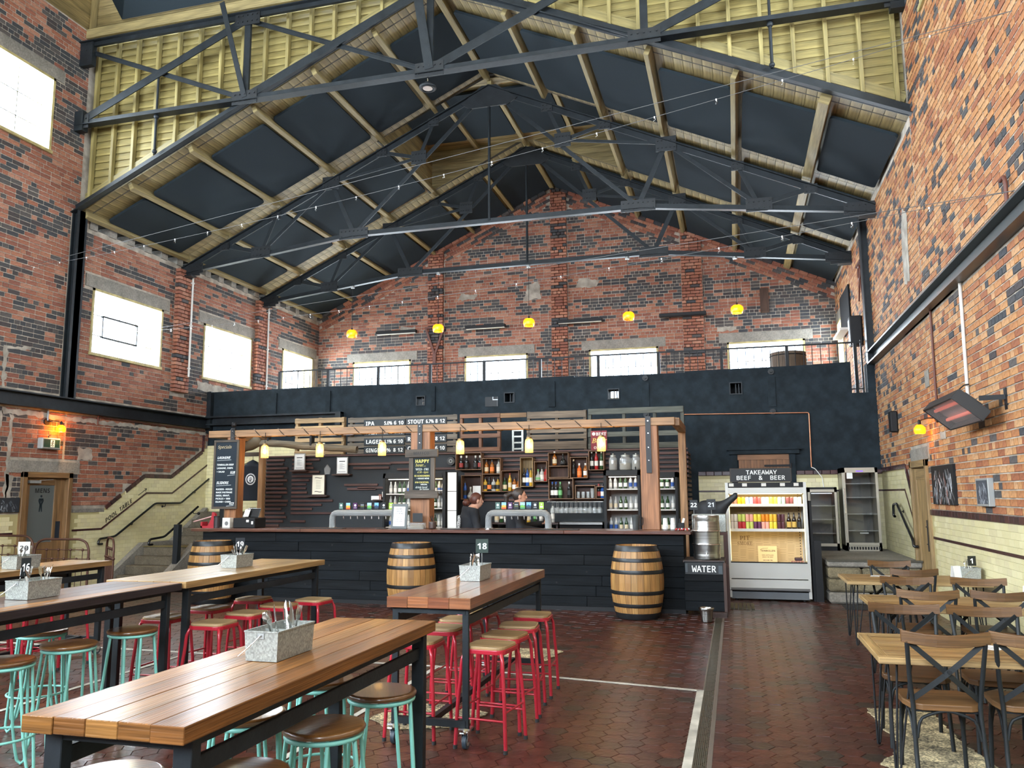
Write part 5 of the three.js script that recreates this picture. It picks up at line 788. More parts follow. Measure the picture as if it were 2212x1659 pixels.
// cross-back chairs
const chairWood = [[0.24, 0.115, 0.04], [0.27, 0.135, 0.05], [0.20, 0.095, 0.035]].map(c => W(c, 0.42)), chairMetal = M([0.014, 0.016, 0.017], 0.5, { specularIntensity: 0.5 });
function chair(k) {   // faces -z, back towards +z
  const t = thing('cross_back_chair', '', 'chair', 'metal cross-back chairs with timber seats');
  { const p = [[-0.16, -0.19], [0.16, -0.19], [0.2, -0.14], [0.205, 0.06], [0.185, 0.17], [0.13, 0.2], [-0.13, 0.2], [-0.185, 0.17], [-0.205, 0.06], [-0.2, -0.14]]; const g = extr(p, 0.024, 0.006); g.rotateX(Math.PI / 2); g.translate(0, 0.465, 0); part('seat', uvm(g, 'x', k * 2), chairWood[k], t); }
  for (const s of [-1, 1]) part('back_post', tube([[s * 0.19, 0.0, 0.27], [s * 0.185, 0.2, 0.215], [s * 0.18, 0.45, 0.19], [s * 0.195, 0.62, 0.215], [s * 0.21, 0.84, 0.275]], 0.0135, 22, 8), chairMetal, t);
  const pts = []; for (let i = 0; i <= 8; i++) { const u = i / 8 * 2 - 1; pts.push([u * 0.235, 0.275 + 0.045 * (1 - u * u)]); }
  { const g = extr([...pts.map(p => [p[0], p[1]]), ...pts.slice().reverse().map(p => [p[0], p[1] - 0.022])], 0.062, 0.003); g.rotateX(-Math.PI / 2); g.translate(0, 0.815, 0); const pos = g.attributes.position; for (let i = 0; i < pos.count; i++) pos.setZ(i, -pos.getZ(i)); const ix = []; for (let i = 0; i < pos.count; i += 3) { for (const a of ['position', 'normal', 'uv']) { const A = g.attributes[a]; for (let c = 0; c < A.itemSize; c++) { const q = A.array[(i + 1) * A.itemSize + c]; A.array[(i + 1) * A.itemSize + c] = A.array[(i + 2) * A.itemSize + c]; A.array[(i + 2) * A.itemSize + c] = q; } } } for (let i = 0; i < pos.count; i++) { const u = pos.getX(i) / 0.235; pos.setY(i, pos.getY(i) + 0.02 * u * u - (pos.getY(i) < 0.845 ? 0 : 0.0)); } g.computeVertexNormals(); part('top_rail', uvm(g, 'x', k), chairWood[k], t); }
  for (const s of [-1, 1]) { const n = 7, a = []; for (let i = 0; i <= n; i++) { const u = i / n; a.push([lerp(s * 0.2, -s * 0.178, u), lerp(0.835, 0.50, u), lerp(0.262, 0.192, u) + 0.03 * Math.sin(Math.PI * u) + s * 0.004]); } const q = []; for (let i = 0; i < n; i++) q.push(bar(a[i], a[i + 1], 0.03, 0.006, V(0, 0.3, 1))); part('cross_strap', mg(q), chairMetal, t); }
  part('strap_bolt', at(cyl(0.012, 0.012, 0.012, 0, 0, 0, 10), 0.01, 0.667, 0.264, Math.PI / 2), m.steelDark, t);
  for (const s of [-1, 1]) { part('front_leg', tube([[s * 0.16, 0.45, -0.15], [s * 0.175, 0.3, -0.165], [s * 0.185, 0.0, -0.19]], 0.0135, 10, 8), chairMetal, t); part('side_hoop', tube([[s * 0.172, 0.30, -0.165], [s * 0.18, 0.4, -0.12], [s * 0.185, 0.435, 0], [s * 0.185, 0.4, 0.12], [s * 0.187, 0.29, 0.19]], 0.009, 18, 7), chairMetal, t); }
  for (const z of [-0.165, 0.205]) part('end_hoop', tube([[-0.172, 0.28, z], [-0.14, 0.39, z * 0.98], [0, 0.435, z * 0.95], [0.14, 0.39, z * 0.98], [0.172, 0.28, z]], 0.009, 18, 7), chairMetal, t);
  part('seat_frame', mg([bar([-0.17, 0.432, -0.15], [0.17, 0.432, -0.15], 0.02, 0.02), bar([-0.17, 0.432, 0.17], [0.17, 0.432, 0.17], 0.02, 0.02), bar([-0.175, 0.432, -0.15], [-0.175, 0.432, 0.18], 0.02, 0.02), bar([0.175, 0.432, -0.15], [0.175, 0.432, 0.18], 0.02, 0.02)]), chairMetal, t);
  return t;
}
const ch = [0, 1, 2].map(chair);
[[1.13, -5.62, 0, 'with its back to the viewer, whole, at the closest table'], [1.64, -5.68, 0, 'with its back to the viewer, cut by the picture edge'], [1.14, -6.36, 1, 'facing the viewer across the closest table, aisle side'], [1.66, -6.34, 1, 'facing the viewer across the closest table, wall side'],
 [1.52, -7.86, 0, 'backed to the viewer at the middle table, aisle side'], [2.08, -7.90, 0, 'backed to the viewer at the middle table, wall side'], [1.57, -8.46, 1, 'facing the viewer at the middle table, aisle side'], [2.17, -8.46, 1, 'facing the viewer at the middle table, wall side'], [1.79, -9.90, 0, 'backed to the viewer at the far table'], [1.74, -10.45, 1, 'facing the viewer at the far table']]
  .forEach(([x, z, f, l], i) => { const lab = 'cross-back chair ' + l; const ry = f ? Math.PI + R(-0.06, 0.06) : R(-0.06, 0.06); if (i < 3) { ch[i].position.set(x, 0, z); ch[i].rotation.y = ry; ch[i].userData.label = lab; } else copy(ch[i % 3], lab, [x, 0, z], ry); });
// ------------------------------------------------------------------ barrels
const staveM = [[0.52, 0.265, 0.080], [0.46, 0.225, 0.066], [0.56, 0.30, 0.095], [0.49, 0.24, 0.072]].map(c => W(c, 0.5));
const hoopM = M([0.012, 0.013, 0.014], 0.4, { metalness: 0.3 });
function barrel() {
  const t = thing('oak_barrel', '', 'barrel', 'oak barrels before the bar'), H = 1.0, rad = y => 0.372 - 0.082 * Math.pow((y - 0.5) / 0.5, 2), n = 26;
  for (let i = 0; i < n; i++) {
    const a0 = i / n * 2 * Math.PI + 0.004, a1 = (i + 1) / n * 2 * Math.PI - 0.004, f = [], K = 10;
    for (let k = 0; k < K; k++) { const y0 = 0.01 + k / K * (H - 0.02), y1 = 0.01 + (k + 1) / K * (H - 0.02), P = (r, a, y) => [r * Math.cos(a), y, r * Math.sin(a)]; f.push([P(rad(y0), a1, y0), P(rad(y0), a0, y0), P(rad(y1), a0, y1), P(rad(y1), a1, y1)]); if (k === K - 1) f.push([P(rad(y1), a1, y1), P(rad(y1), a0, y1), P(rad(y1) - 0.03, a0, y1), P(rad(y1) - 0.03, a1, y1)], [P(rad(y1) - 0.03, a1, y1), P(rad(y1) - 0.03, a0, y1), P(rad(y1) - 0.03, a0, y1 - 0.06), P(rad(y1) - 0.03, a1, y1 - 0.06)]); }
    const g = polys(f); const uv = g.attributes.uv, p = g.attributes.position; for (let j = 0; j < uv.count; j++) uv.setXY(j, p.getY(j) + i * 0.37, Math.atan2(p.getZ(j), p.getX(j)) * 0.37 + i * 0.2); part('stave', g, staveM[(i * 5) % 4], t);
  }
  for (const [y, h] of [[0.955, 0.075], [0.80, 0.05], [0.64, 0.05], [0.36, 0.05], [0.19, 0.05], [0.045, 0.08]]) part('hoop', lathe([[rad(y - h / 2) - 0.004, y - h / 2], [rad(y - h / 2) + 0.005, y - h / 2], [rad(y + h / 2) + 0.005, y + h / 2], [rad(y + h / 2) - 0.004, y + h / 2]], 40), hoopM, t);
  part('barrel_head', cyl(0.27, 0.27, 0.02, 0, 0.945, 0, 32), W([0.30, 0.12, 0.05], 0.5), t);
  return t;
}
const bar0 = barrel(); bar0.position.set(-1.38, 0, -11.66); bar0.userData.label = 'oak barrel at the bar between table 18 and the water counter';
copy(bar0, 'oak barrel at the middle of the bar behind table 18', [-4.80, 0, -11.70], 1.1); copy(bar0, 'oak barrel at the stair end of the bar, behind caddy 19', [-8.28, 0, -11.68], 2.3);
// ------------------------------------------------------------------ cutlery caddies, number cards, cutlery
function caddy(label, x, z, y, o = {}) {
  const t = thing('cutlery_caddy', label, 'caddy', 'galvanised cutlery caddies', [x, y, z], o.ry || 0), w = o.w || 0.15, d = o.d || 0.30, h = 0.125, f = 0.006, e = 0.002;
  const q = (k, yy) => [[-w / 2 - k, yy, -d / 2 - k], [w / 2 + k, yy, -d / 2 - k], [w / 2 + k, yy, d / 2 + k], [-w / 2 - k, yy, d / 2 + k]], A = q(0, 0.002), B = q(f, h), I = q(-e, 0.004), J = q(f - e, h), fs = [[...A], [...I].reverse()];
  for (let i = 0; i < 4; i++) { const j = (i + 1) % 4; fs.push([A[j], A[i], B[i], B[j]], [I[i], I[j], J[j], J[i]], [B[j], B[i], J[i], J[j]]); }
  part('box', polys(fs), m.galv, t);
  part('rim', mg([bar(B[0], B[1], 0.006, 0.006), bar(B[1], B[2], 0.006, 0.006), bar(B[2], B[3], 0.006, 0.006), bar(B[3], B[0], 0.006, 0.006)]), m.galv, t);
  part('divider', bx(w - 0.004, h - 0.02, 0.002, 0, h / 2, d * 0.02), m.galv, t);
  const hd = part('handle', tube([[0, h - 0.015, d / 2 + 0.012], [-w * 0.25, h * 0.55, d / 2 + 0.03], [-w * 0.55, h * 0.22, d / 2 + 0.045]], 0.0025, 8, 5), m.chrome, t);
  part('handle_lug', mg([bx(0.03, 0.022, 0.004, 0, h - 0.018, d / 2 + 0.007), ball(0.005, 0, h - 0.016, d / 2 + 0.012, 6)]), m.greyMetal, t);
  return t;
}
const steelCut = M([0.62, 0.62, 0.60], 0.2, { metalness: 1 });
const knifeG = mg([extr([[-0.008, 0], [0.008, 0], [0.009, 0.09], [0.006, 0.1], [-0.006, 0.1], [-0.007, 0.09]], 0.006, 0.001), extr([[-0.005, 0.1], [0.006, 0.1], [0.009, 0.16], [0.006, 0.2], [-0.004, 0.22], [-0.006, 0.16]], 0.0015)]);
const forkG = mg([extr([[-0.008, 0], [0.008, 0], [0.004, 0.1], [0.0035, 0.14], [-0.0035, 0.14], [-0.004, 0.1]], 0.003, 0.001), extr([[-0.0035, 0.14], [0.0035, 0.14], [0.011, 0.155], [0.011, 0.165], [-0.011, 0.165], [-0.011, 0.155]], 0.002), ...[-0.0095, -0.0032, 0.0032, 0.0095].map(x => bx(0.0034, 0.045, 0.002, x, 0.186, 0.001))]);
const spoonG = mg([extr([[-0.008, 0], [0.008, 0], [0.004, 0.1], [0.003, 0.15], [-0.003, 0.15], [-0.004, 0.1]], 0.003, 0.001), (() => { const g = flat(new THREE.SphereGeometry(0.016, 10, 8)); g.scale(1, 1.55, 0.3); g.translate(0, 0.172, 0.001); return g; })()]);
const woodKnife = mg([extr([[-0.01, 0], [0.01, 0], [0.012, 0.1], [0.008, 0.105], [-0.008, 0.105], [-0.012, 0.1]], 0.014, 0.002)]);
const CUT = { knife: knifeG, fork: forkG, spoon: spoonG };
function cutlery(x, y, z, where, list, seed) {
  const r = rng(seed);
  list.forEach(k => { const o = single('table_' + k, `stainless table ${k} standing in the ${where}`, k, 'cutlery standing in the caddies', CUT[k], steelCut, [x + (r() - 0.5) * 0.09, y + 0.012, z + (r() - 0.5) * 0.2]); o.rotation.set((r() - 0.5) * 0.75, r() * 6.28, (r() - 0.5) * 0.75); if (k === 'knife' && r() < 0.7) o.rotation.z += 0; });
}
function numberCard(n, x, y, z, o = {}) {
  const w = o.w || 0.085, h = o.h || 0.11, fg = o.fg || '#f2f2f0', bg = o.bg || '#14181a';
  const mt = print(128, 160, (c, W_, H_) => { fill(c, W_, H_, bg); txt(c, n, W_ / 2, H_ / 2 + 4, `bold ${n.length > 1 ? 96 : 120}px sans-serif`, fg, 'center', W_ * 0.86); }, { rough: 0.3 });
  const t = thing('number_card', o.desc, 'number card', 'table number cards', [x, y, z], o.ry ?? 0.45);
  part('card', bx(w, h, 0.003), o.back || m.black, t, [0, h / 2 + (o.lift || 0), 0]); part('number', face(w * 0.97, h * 0.97), mt, t, [0, h / 2 + (o.lift || 0), 0.0022]);
  if (o.lift) part('stem', rod([0, 0, -0.003], [0, o.lift + 0.02, -0.003], 0.0035, 6), m.greyMetal, t);
}
const kf = ['knife', 'knife', 'fork', 'fork', 'spoon', 'knife', 'fork', 'spoon', 'knife', 'fork'];
caddy('galvanised cutlery caddy on the near table, without a number card', -1.985, -3.32, 1.0); cutlery(-1.985, 1.0, -3.34, 'caddy on the near table', kf, 3);
caddy('galvanised caddy with the number 16 card, on the dark-edged table', -4.84, -4.78, 1.0, { w: 0.19, d: 0.28 }); cutlery(-4.84, 1.0, -4.78, 'caddy on the dark-edged table', kf, 5); numberCard('16', -4.86, 1.03, -4.72, { desc: 'black card numbered 16 in the caddy on the dark-edged table', lift: 0.12, w: 0.06, h: 0.13, ry: 0.9 });
caddy('galvanised caddy with the number 19 card, on the pale table', -4.83, -7.22, 1.005, { w: 0.17, d: 0.28 }); cutlery(-4.83, 1.005, -7.2, 'caddy on the pale-edged table', kf, 7); numberCard('19', -4.83, 1.03, -7.26, { desc: 'black card numbered 19 in the caddy on the pale-edged table', lift: 0.14, w: 0.09, h: 0.12, bg: '#10151b' });
caddy('galvanised caddy with the number 18 card, on the reddish table', -2.13, -6.6, 1.0, { w: 0.17, d: 0.30 }); cutlery(-2.13, 1.0, -6.58, 'caddy on the reddish caster table', kf.slice(0, 8), 9); numberCard('18', -2.11, 1.06, -6.72, { desc: 'grey-green card numbered 18 above the reddish caster table', lift: 0.15, w: 0.11, h: 0.12, bg: '#3c4a46', fg: '#dfe8e6' });
caddy('galvanised caddy with the white number 20 card', -6.96, -6.70, 1.0, { w: 0.18, d: 0.28 }); cutlery(-6.96, 1.0, -6.7, 'caddy on the table by the bedheads', kf.slice(0, 7), 11); numberCard('20', -6.96, 1.03, -6.72, { lift: 0.11, w: 0.11, h: 0.12, bg: '#f4f4f0', fg: '#111111', back: m.white, desc: 'white tilted card numbered 20 near the bedheads' });
caddy('galvanised caddy with the number 1 card against the tiled wall', 2.54, -10.5, 0.72, { w: 0.19, d: 0.2 }); cutlery(2.54, 0.72, -10.5, 'caddy on the table against the tiled wall', kf.slice(2, 8), 13); numberCard('1', 2.57, 0.74, -10.46, { desc: 'small black card numbered 1 in the caddy by the tiled wall', lift: 0.13, w: 0.09, h: 0.11, ry: 0.2 });
// menus
const menuM = print(128, 180, (x, w, h) => { fill(x, w, h, '#ececea'); x.fillStyle = '#555'; for (let i = 0; i < 16; i++) x.fillRect(14, 20 + i * 9, 30 + (i * 37) % 70, 3); });
function menu(label, x, y, z, ry) { const t = thing('paper_menu', label, 'menu', 'paper menus', [x, y, z], ry); part('sheet', bx(0.15, 0.001, 0.21), m.paper, t, [0, 0.001, 0]); part('print', at(face(0.148, 0.208), 0, 0, 0, -Math.PI / 2), menuM, t, [0, 0.0022, 0]); }
menu('paper menu lying on the closest dining table', 1.5, 0.72, -5.95, 0.9); menu('paper menu lying on the far dining table', 1.62, 0.72, -10.62, 1.3);
{ const t = thing('menu_stand', 'white folded drinks menu standing beside the number 1 caddy', 'menu', null, [2.40, 0.72, -10.42], 0.5); part('leaf', at(bx(0.1, 0.15, 0.002), -0.01, 0.075, 0.02, -0.16), menuM, t); part('leaf', at(bx(0.1, 0.15, 0.002), -0.01, 0.075, -0.03, 0.16), m.paper, t); }
{ const t = thing('menu_stand', 'white folded drinks menu on the middle dining table, cut by the picture edge', 'menu', null, [2.5, 0.72, -8.35], 0.3); part('leaf', at(bx(0.1, 0.15, 0.002), 0, 0.075, 0.02, -0.16), menuM, t); part('leaf', at(bx(0.1, 0.15, 0.002), 0, 0.075, -0.03, 0.16), m.paper, t); }
// ------------------------------------------------------------------ floor: rugs, painted lines, drain
function rug(label, pts, cat = 'rug') {
  const t = thing('hide_rug', label, 'rug', 'worn pale hide rugs'), r = rng(pts.length * 31 + Math.round(pts[0][0] * 50)), P = [];
  for (let i = 0; i < pts.length; i++) { const a = pts[i], b = pts[(i + 1) % pts.length], L = Math.hypot(b[0] - a[0], b[1] - a[1]), n = Math.max(2, Math.round(L / 0.05)); for (let k = 0; k < n; k++) P.push([lerp(a[0], b[0], k / n) + (r() - 0.5) * 0.035, -lerp(a[1], b[1], k / n) + (r() - 0.5) * 0.035]); }
  const g = extr(P, 0.008); g.rotateX(-Math.PI / 2); g.translate(0, 0.003, 0);
  part('pile', uvm(g, 'x'), M([0.98, 0.93, 0.78], 0.95, { map: rep(tRug, 0.9), bumpMap: rep(tRug, 0.35), bumpScale: 0.008 }), t);
}
rug('pale hide rug under the red stools beside the casters of table 18', [[-2.78, -5.98], [-2.5, -5.75], [-2.0, -5.95], [-1.95, -6.35], [-2.35, -6.5], [-2.68, -6.45]]);
rug('pale frayed rug on the floor at the bar end of table 18', [[-2.85, -8.5], [-1.98, -8.2], [-1.88, -8.95], [-2.1, -9.05], [-2.75, -8.95]]);
rug('pale hide rug under the closest cross-back chairs', [[0.93, -7.2], [1.4, -7.25], [1.42, -6.4], [1.55, -5.4], [1.0, -5.2], [0.82, -5.8], [1.0, -6.2]]);
const lineM = P_([0.66, 0.63, 0.55], 0.7);
const line = (lab, g) => single('painted_line', lab, 'floor line', 'white painted floor lines', g, lineM);
line('white painted line across the floor towards the bar', bar([-9.5, 0.004, -7.98], [-3.0, 0.004, -7.92], 0.05, 0.003)); line('white painted line running to the drain corner', bar([-3.0, 0.004, -7.92], [-0.36, 0.004, -7.5], 0.05, 0.003));
line('wide white painted line along the drain', b2(-0.395, -0.335, 0.002, 0.0055, -7.52, -2.5)); line('white painted line under the near tables', bar([-2.95, 0.004, -7.9], [-2.9, 0.004, -2.5], 0.05, 0.003)); line('white painted line under the table 16 stools', bar([-5.85, 0.004, -7.9], [-5.75, 0.004, -4.2], 0.05, 0.003));
{ const d = struct('trim_1', b2(-0.333, -0.247, -0.03, -0.008, -11.9, 1), m.blackMatt, 'narrow ribbed floor drain running towards the viewer'); const gm = M([0.085, 0.082, 0.06], 0.5, { metalness: 0.3 }); for (let i = 0; i < 7; i++) part('grate_bar', b2(-0.332 + i * 0.0122, -0.324 + i * 0.0122, -0.012, 0.0035, -11.9, 1), gm, d); part('concrete_edge', b2(-0.247, -0.215, -0.02, 0.004, -11.9, 1), M([0.12, 0.095, 0.075], 0.9), d); part('concrete_edge', b2(-0.345, -0.333, -0.02, 0.004, -11.9, 1), M([0.12, 0.095, 0.075], 0.9), d); }
// ================================================================== the bar
const ZBAR = -12.1, ZS = -14.95;
const blackBoard = [[0.0095, 0.0125, 0.0155], [0.0125, 0.0155, 0.0185], [0.008, 0.0105, 0.013], [0.0115, 0.0135, 0.0155]].map(c => W(c, 0.8, { bumpScale: 0.003, specularIntensity: 0.35 }));
const knotM = M([0.004, 0.004, 0.004], 0.8);
{
  const t = thing('plank_bar', 'long black plank bar front with knots and staggered joints', 'bar', null, [0, 0, ZBAR]); const r = rng(77);
  part('carcass', b2(-8.75, -0.75, 0, 1.1, -0.06, -0.6), m.blackMatt, t);
  for (let row = 0; row < 7; row++) { const y0 = 0.06 + row * 0.15; for (let x = -8.8 - r() * 1.2; x < -0.76;) { const w = 1.3 + r() * 1.6, a = Math.max(x, -8.8), b = Math.min(x + w, -0.75); x += w; if (b - a < 0.1) continue; const p = part('plank', uvm(cb(b - a - 0.004, 0.146, 0.03, 0.004, (a + b) / 2, y0 + 0.073, -0.045 + r() * 0.008), 'x', r() * 9, r() * 9), blackBoard[Math.floor(r() * 4)], t); const nk = Math.floor(r() * 3); if (nk) part('knot', mg(Array.from({ length: nk }, () => at(cyl(0.008 + r() * 0.014, 0.008 + r() * 0.014, 0.004, 0, 0, 0, 9), lerp(a + 0.1, b - 0.1, r()), y0 + 0.04 + r() * 0.07, -0.025, Math.PI / 2))), knotM, p); } }
  part('skirting', b2(-8.8, -0.75, 0, 0.06, -0.06, -0.03), m.black, t);
}
{
  const t = thing('counter_top', 'polished reddish timber bar counter top', 'counter', null, [0, 0, ZBAR]), mt = [[0.20, 0.072, 0.045], [0.23, 0.085, 0.05], [0.18, 0.064, 0.04]].map(c => W(c, 0.28, { clearcoat: 0.6, clearcoatRoughness: 0.15 }));
  const xs = [-8.98, -6.9, -4.6, -2.5, -0.64]; for (let j = 0; j < 3; j++) for (let i = 0; i < 4; i++) part('plank', uvm(cb(xs[i + 1] - xs[i] - 0.002, 0.05, 0.243, 0.006, (xs[i] + xs[i + 1]) / 2, 1.145, 0.06 - 0.1215 - j * 0.245), 'x', i * 2.3 + j, j), mt[(i + j) % 3], t);
  [[-7.4, -6.2], [-5.6, -5.45], [-4.5, -3.9], [-3.7, -2.3]].forEach(([a, b]) => part('bar_mat', b2(a, b, 1.17, 1.18, -0.05, -0.2, 0.003), m.rubber, t));
}
{
  const t = thing('water_counter', 'low black plank counter carrying the water keg', 'counter', null, [-0.47, 0, -12.25]); const r = rng(5);
  part('carcass', b2(-0.26, 0.25, 0.1, 0.72, -0.32, 0.30), m.blackMatt, t); for (let i = 0; i < 5; i++) part('plank', uvm(cb(0.55, 0.132, 0.03, 0.004, 0, 0.075 + 0.068 + i * 0.136, 0.32), 'x', i * 2), blackBoard[i % 4], t);
  part('top_board', cb(0.58, 0.035, 0.66, 0.005, 0, 0.755, 0), W([0.05, 0.03, 0.025], 0.5), t); part('end_post', b2(0.26, 0.30, 0, 0.74, 0.2, 0.34), W([0.10, 0.045, 0.03], 0.6), t); part('foot_block', b2(0.1, 0.29, 0, 0.075, 0.18, 0.42), W([0.07, 0.03, 0.02], 0.6), t);
  const pm = print(256, 84, (x, w, h) => { fill(x, w, h, '#191c1e'); stencil(x, 'WATER', w / 2, h * 0.54, 62, '#e4e4e0', 165); x.fillStyle = '#5e6a72'; x.globalAlpha = 0.5; x.fillRect(0, 6, 16, h - 20); x.fillRect(w - 30, 20, 26, h - 26); }); const s = part('water_plate', cb(0.52, 0.165, 0.008, 0.002), m.black, t, [0, 0.66, 0.342]); part('lettering', face(0.515, 0.16), pm, s, [0, 0, 0.006]);
}
function keg(label, x, y, z, r0 = 0.19, h = 0.62) { const t = thing('steel_keg', label, 'keg', null, [x, y, z]); part('body', lathe([[0, 0.03], [r0 - 0.02, 0.03], [r0 - 0.01, 0], [r0, 0.01], [r0, 0.07], [r0 - 0.008, 0.08], [r0, 0.16], [r0 + 0.006, 0.2], [r0 + 0.006, 0.225], [r0, 0.235], [r0, 0.38], [r0 + 0.006, 0.39], [r0 + 0.006, 0.415], [r0, 0.425], [r0 - 0.004, 0.53], [r0 - 0.012, 0.545], [r0 - 0.004, 0.555], [r0 - 0.002, h], [r0 - 0.014, h], [r0 - 0.02, 0.56], [0, 0.54]], 36), m.stainless, t); part('rib', mg([0.212, 0.402].map(y2 => at(flat(new THREE.TorusGeometry(r0 + 0.008, 0.009, 8, 36)), 0, y2, 0, Math.PI / 2))), m.chrome, t); part('tap', mg([rod([0, 0.1, r0 - 0.01], [0, 0.1, r0 + 0.05], 0.01), rod([0, 0.1, r0 + 0.045], [0, 0.07, r0 + 0.05], 0.008)]), m.chrome, t); }
keg('dented stainless keg standing on the water counter', -0.43, 0.772, -12.18);
{ const t = thing('ice_bucket', 'small stainless bucket on the floor under the water counter', 'bucket', null, [-0.44, 0, -11.42]); part('bucket', lathe([[0, 0.012], [0.065, 0.006], [0.07, 0.012], [0.086, 0.15], [0.1, 0.165], [0.102, 0.185], [0.094, 0.195], [0.088, 0.185], [0.082, 0.16], [0.066, 0.02], [0, 0.018]], 28), m.stainless, t); part('rim', at(flat(new THREE.TorusGeometry(0.098, 0.006, 8, 28)), 0, 0.19, 0, Math.PI / 2), m.chrome, t); }
// ------------------------------------------------------------------ timber canopy frame over the bar
const pineM = W([0.52, 0.275, 0.12], 0.55), oregon = W([0.46, 0.195, 0.08], 0.55), greyTimber = W([0.13, 0.10, 0.075], 0.75), strapM = M([0.02, 0.02, 0.021], 0.5, { metalness: 0.3 });
{
  const t = thing('bar_canopy_frame', 'heavy timber post and beam frame standing over the bar', 'timber frame', null, [0, 0, -12.5]);
  part('front_beam', uvm(cb(8.15, 0.12, 0.14, 0.006, -4.92, 2.80, 0), 'x'), pineM, t);
  part('return_beam', uvm(cb(0.12, 0.12, 1.62, 0.006, -0.84, 2.80, -0.86), 'z'), pineM, t); part('return_beam', uvm(cb(0.12, 0.12, 1.62, 0.006, -8.92, 2.80, -0.86), 'z'), pineM, t);
  for (const [x0, x1] of [[-1.38, -1.11], [-5.14, -4.80], [-8.62, -8.40]]) part('post', uvm(cb(x1 - x0, 1.58, 0.22, 0.008, (x0 + x1) / 2, 1.17 + 0.79, -0.06), 'y', x0), oregon, t);
  part('back_post', uvm(cb(0.12, 2.74, 0.12, 0.006, -0.84, 1.37, -1.55), 'y'), pineM, t); part('back_post', uvm(cb(0.10, 2.74, 0.12, 0.006, -8.92, 1.37, -1.55), 'y'), pineM, t);
  for (const [x, y0, y1] of [[-1.245, 2.02, 2.88], [-4.97, 2.3, 2.88], [-8.5, 2.4, 2.88]]) { const s = part('strap', b2(x - 0.04, x + 0.04, y0, y1, 0.07, 0.082), strapM, t); part('strap_bolt', mg([0.08, 0.3, 0.55, 0.78].map(k => at(cyl(0.01, 0.01, 0.012, 0, 0, 0, 8), x, y1 - k * (y1 - y0), 0.086, Math.PI / 2))), m.chrome, s); }
}
{ // flex wound round the front beam
  const pts = []; for (let i = 0; i <= 260; i++) { const u = i / 260, x = lerp(-8.6, -1.5, u), a = u * 2 * Math.PI * 15; pts.push([x, 2.80 + 0.075 * Math.cos(a), -12.5 + 0.085 * Math.sin(a)]); }
  single('light_flex', 'black lamp flex wound around the bar canopy beam', 'cable', null, tube(pts, 0.006, 420, 5), m.black);
}
[-7.84, -6.785, -5.635, -4.265, -3.115, -1.965].forEach((x, i) => {
  const t = thing('jar_pendant', `lit ribbed jar pendant under the bar beam, ${['first', 'second', 'third', 'fourth', 'fifth', 'sixth'][i]} from the stairs`, 'pendant light', 'jar pendants over the bar', [x, 2.48, -12.41]);
  part('cord', rod([0, 0.12, 0], [0, 0.32, 0], 0.005, 6), m.black, t); part('cap', cyl(0.045, 0.04, 0.03, 0, 0.115, 0, 16), M([0.2, 0.13, 0.05], 0.4, { metalness: 0.6 }), t);
  part('jar', lathe([[0.04, 0.105], [0.06, 0.085], [0.068, 0.05], [0.068, -0.12], [0.064, -0.12], [0.064, 0.05], [0.056, 0.08], [0.037, 0.1]], 24), M([1, 0.93, 0.72], 0.12, { transmission: 0.95, thickness: 0, ior: 1.4 }), t);
  part('bulb', lathe([[0, -0.05], [0.022, -0.042], [0.03, -0.015], [0.024, 0.02], [0.014, 0.05], [0.012, 0.09], [0, 0.09]], 14), glow('#ffc060', 12), t);
  const l = new THREE.PointLight(new THREE.Color().setRGB(1, 0.72, 0.34), 0.8); l.position.set(0, -0.01, 0); l.castShadow = true; t.add(l);
});
// ------------------------------------------------------------------ lettered boards
function chalk(name, label, x, y, z, w, h, fr, ft, fn, px = 256) { const t = thing(name, label, 'menu board', null, [x, y, z]); part('frame', mg([b2(-w / 2 - ft, w / 2 + ft, -h / 2 - ft, -h / 2, -0.015, 0.02, 0.004), b2(-w / 2 - ft, w / 2 + ft, h / 2, h / 2 + ft, -0.015, 0.02, 0.004), b2(-w / 2 - ft, -w / 2, -h / 2, h / 2, -0.015, 0.02, 0.004), b2(w / 2, w / 2 + ft, -h / 2, h / 2, -0.015, 0.02, 0.004)]), fr, t); part('board', bx(w, h, 0.012), m.blackMatt, t); part('lettering', face(w, h), print(px, Math.round(px * h / w), fn, { rough: 0.8 }), t, [0, 0, 0.0075]); return t; }
chalk('specials_board', 'tall framed chalkboard headed Specials at the stair end of the bar', -8.59, 2.09, -12.40, 0.42, 1.12, greyTimber, 0.04, (x, w, h) => {
  fill(x, w, h, '#14202a'); const l = (s, y, f, c = '#e9ece8', a = 'left', wd) => txt(x, s, a === 'left' ? 18 : w - 16, y, f, c, a, wd || w - 34); const u = (y, a, b) => { x.strokeStyle = '#e9ece8'; x.lineWidth = 3; x.beginPath(); x.moveTo(a, y + 4); x.lineTo(b, y - 4); x.stroke(); };
  l('Specials', 50, 'italic 44px serif', '#c9b48a'); l('LASAGNE', 165, 'italic bold 36px sans-serif'); u(192, 18, 190); l('TENBULLEN BEEF', 240, 'bold 25px sans-serif'); l('LASAGNE, CHIPS', 276, 'bold 25px sans-serif'); l('+ SALAD', 314, 'bold 25px sans-serif'); l('$28', 324, 'italic bold 36px sans-serif', '#e9ece8', 'right', 70); u(352, 150, 240);
  l('SLIDERS', 432, 'italic bold 38px sans-serif'); u(460, 18, 200); ['RUEBEN - HOUSE', 'MADE PASTRAMI', 'SWISS, KRAUT,', 'PICKLES + 1000', 'ISLAND + CHIPS'].forEach((s, i) => l(s, 500 + i * 33, 'bold 25px sans-serif')); l('$23', 650, 'italic bold 34px sans-serif', '#e9ece8', 'right', 66); u(674, 150, 240);
});
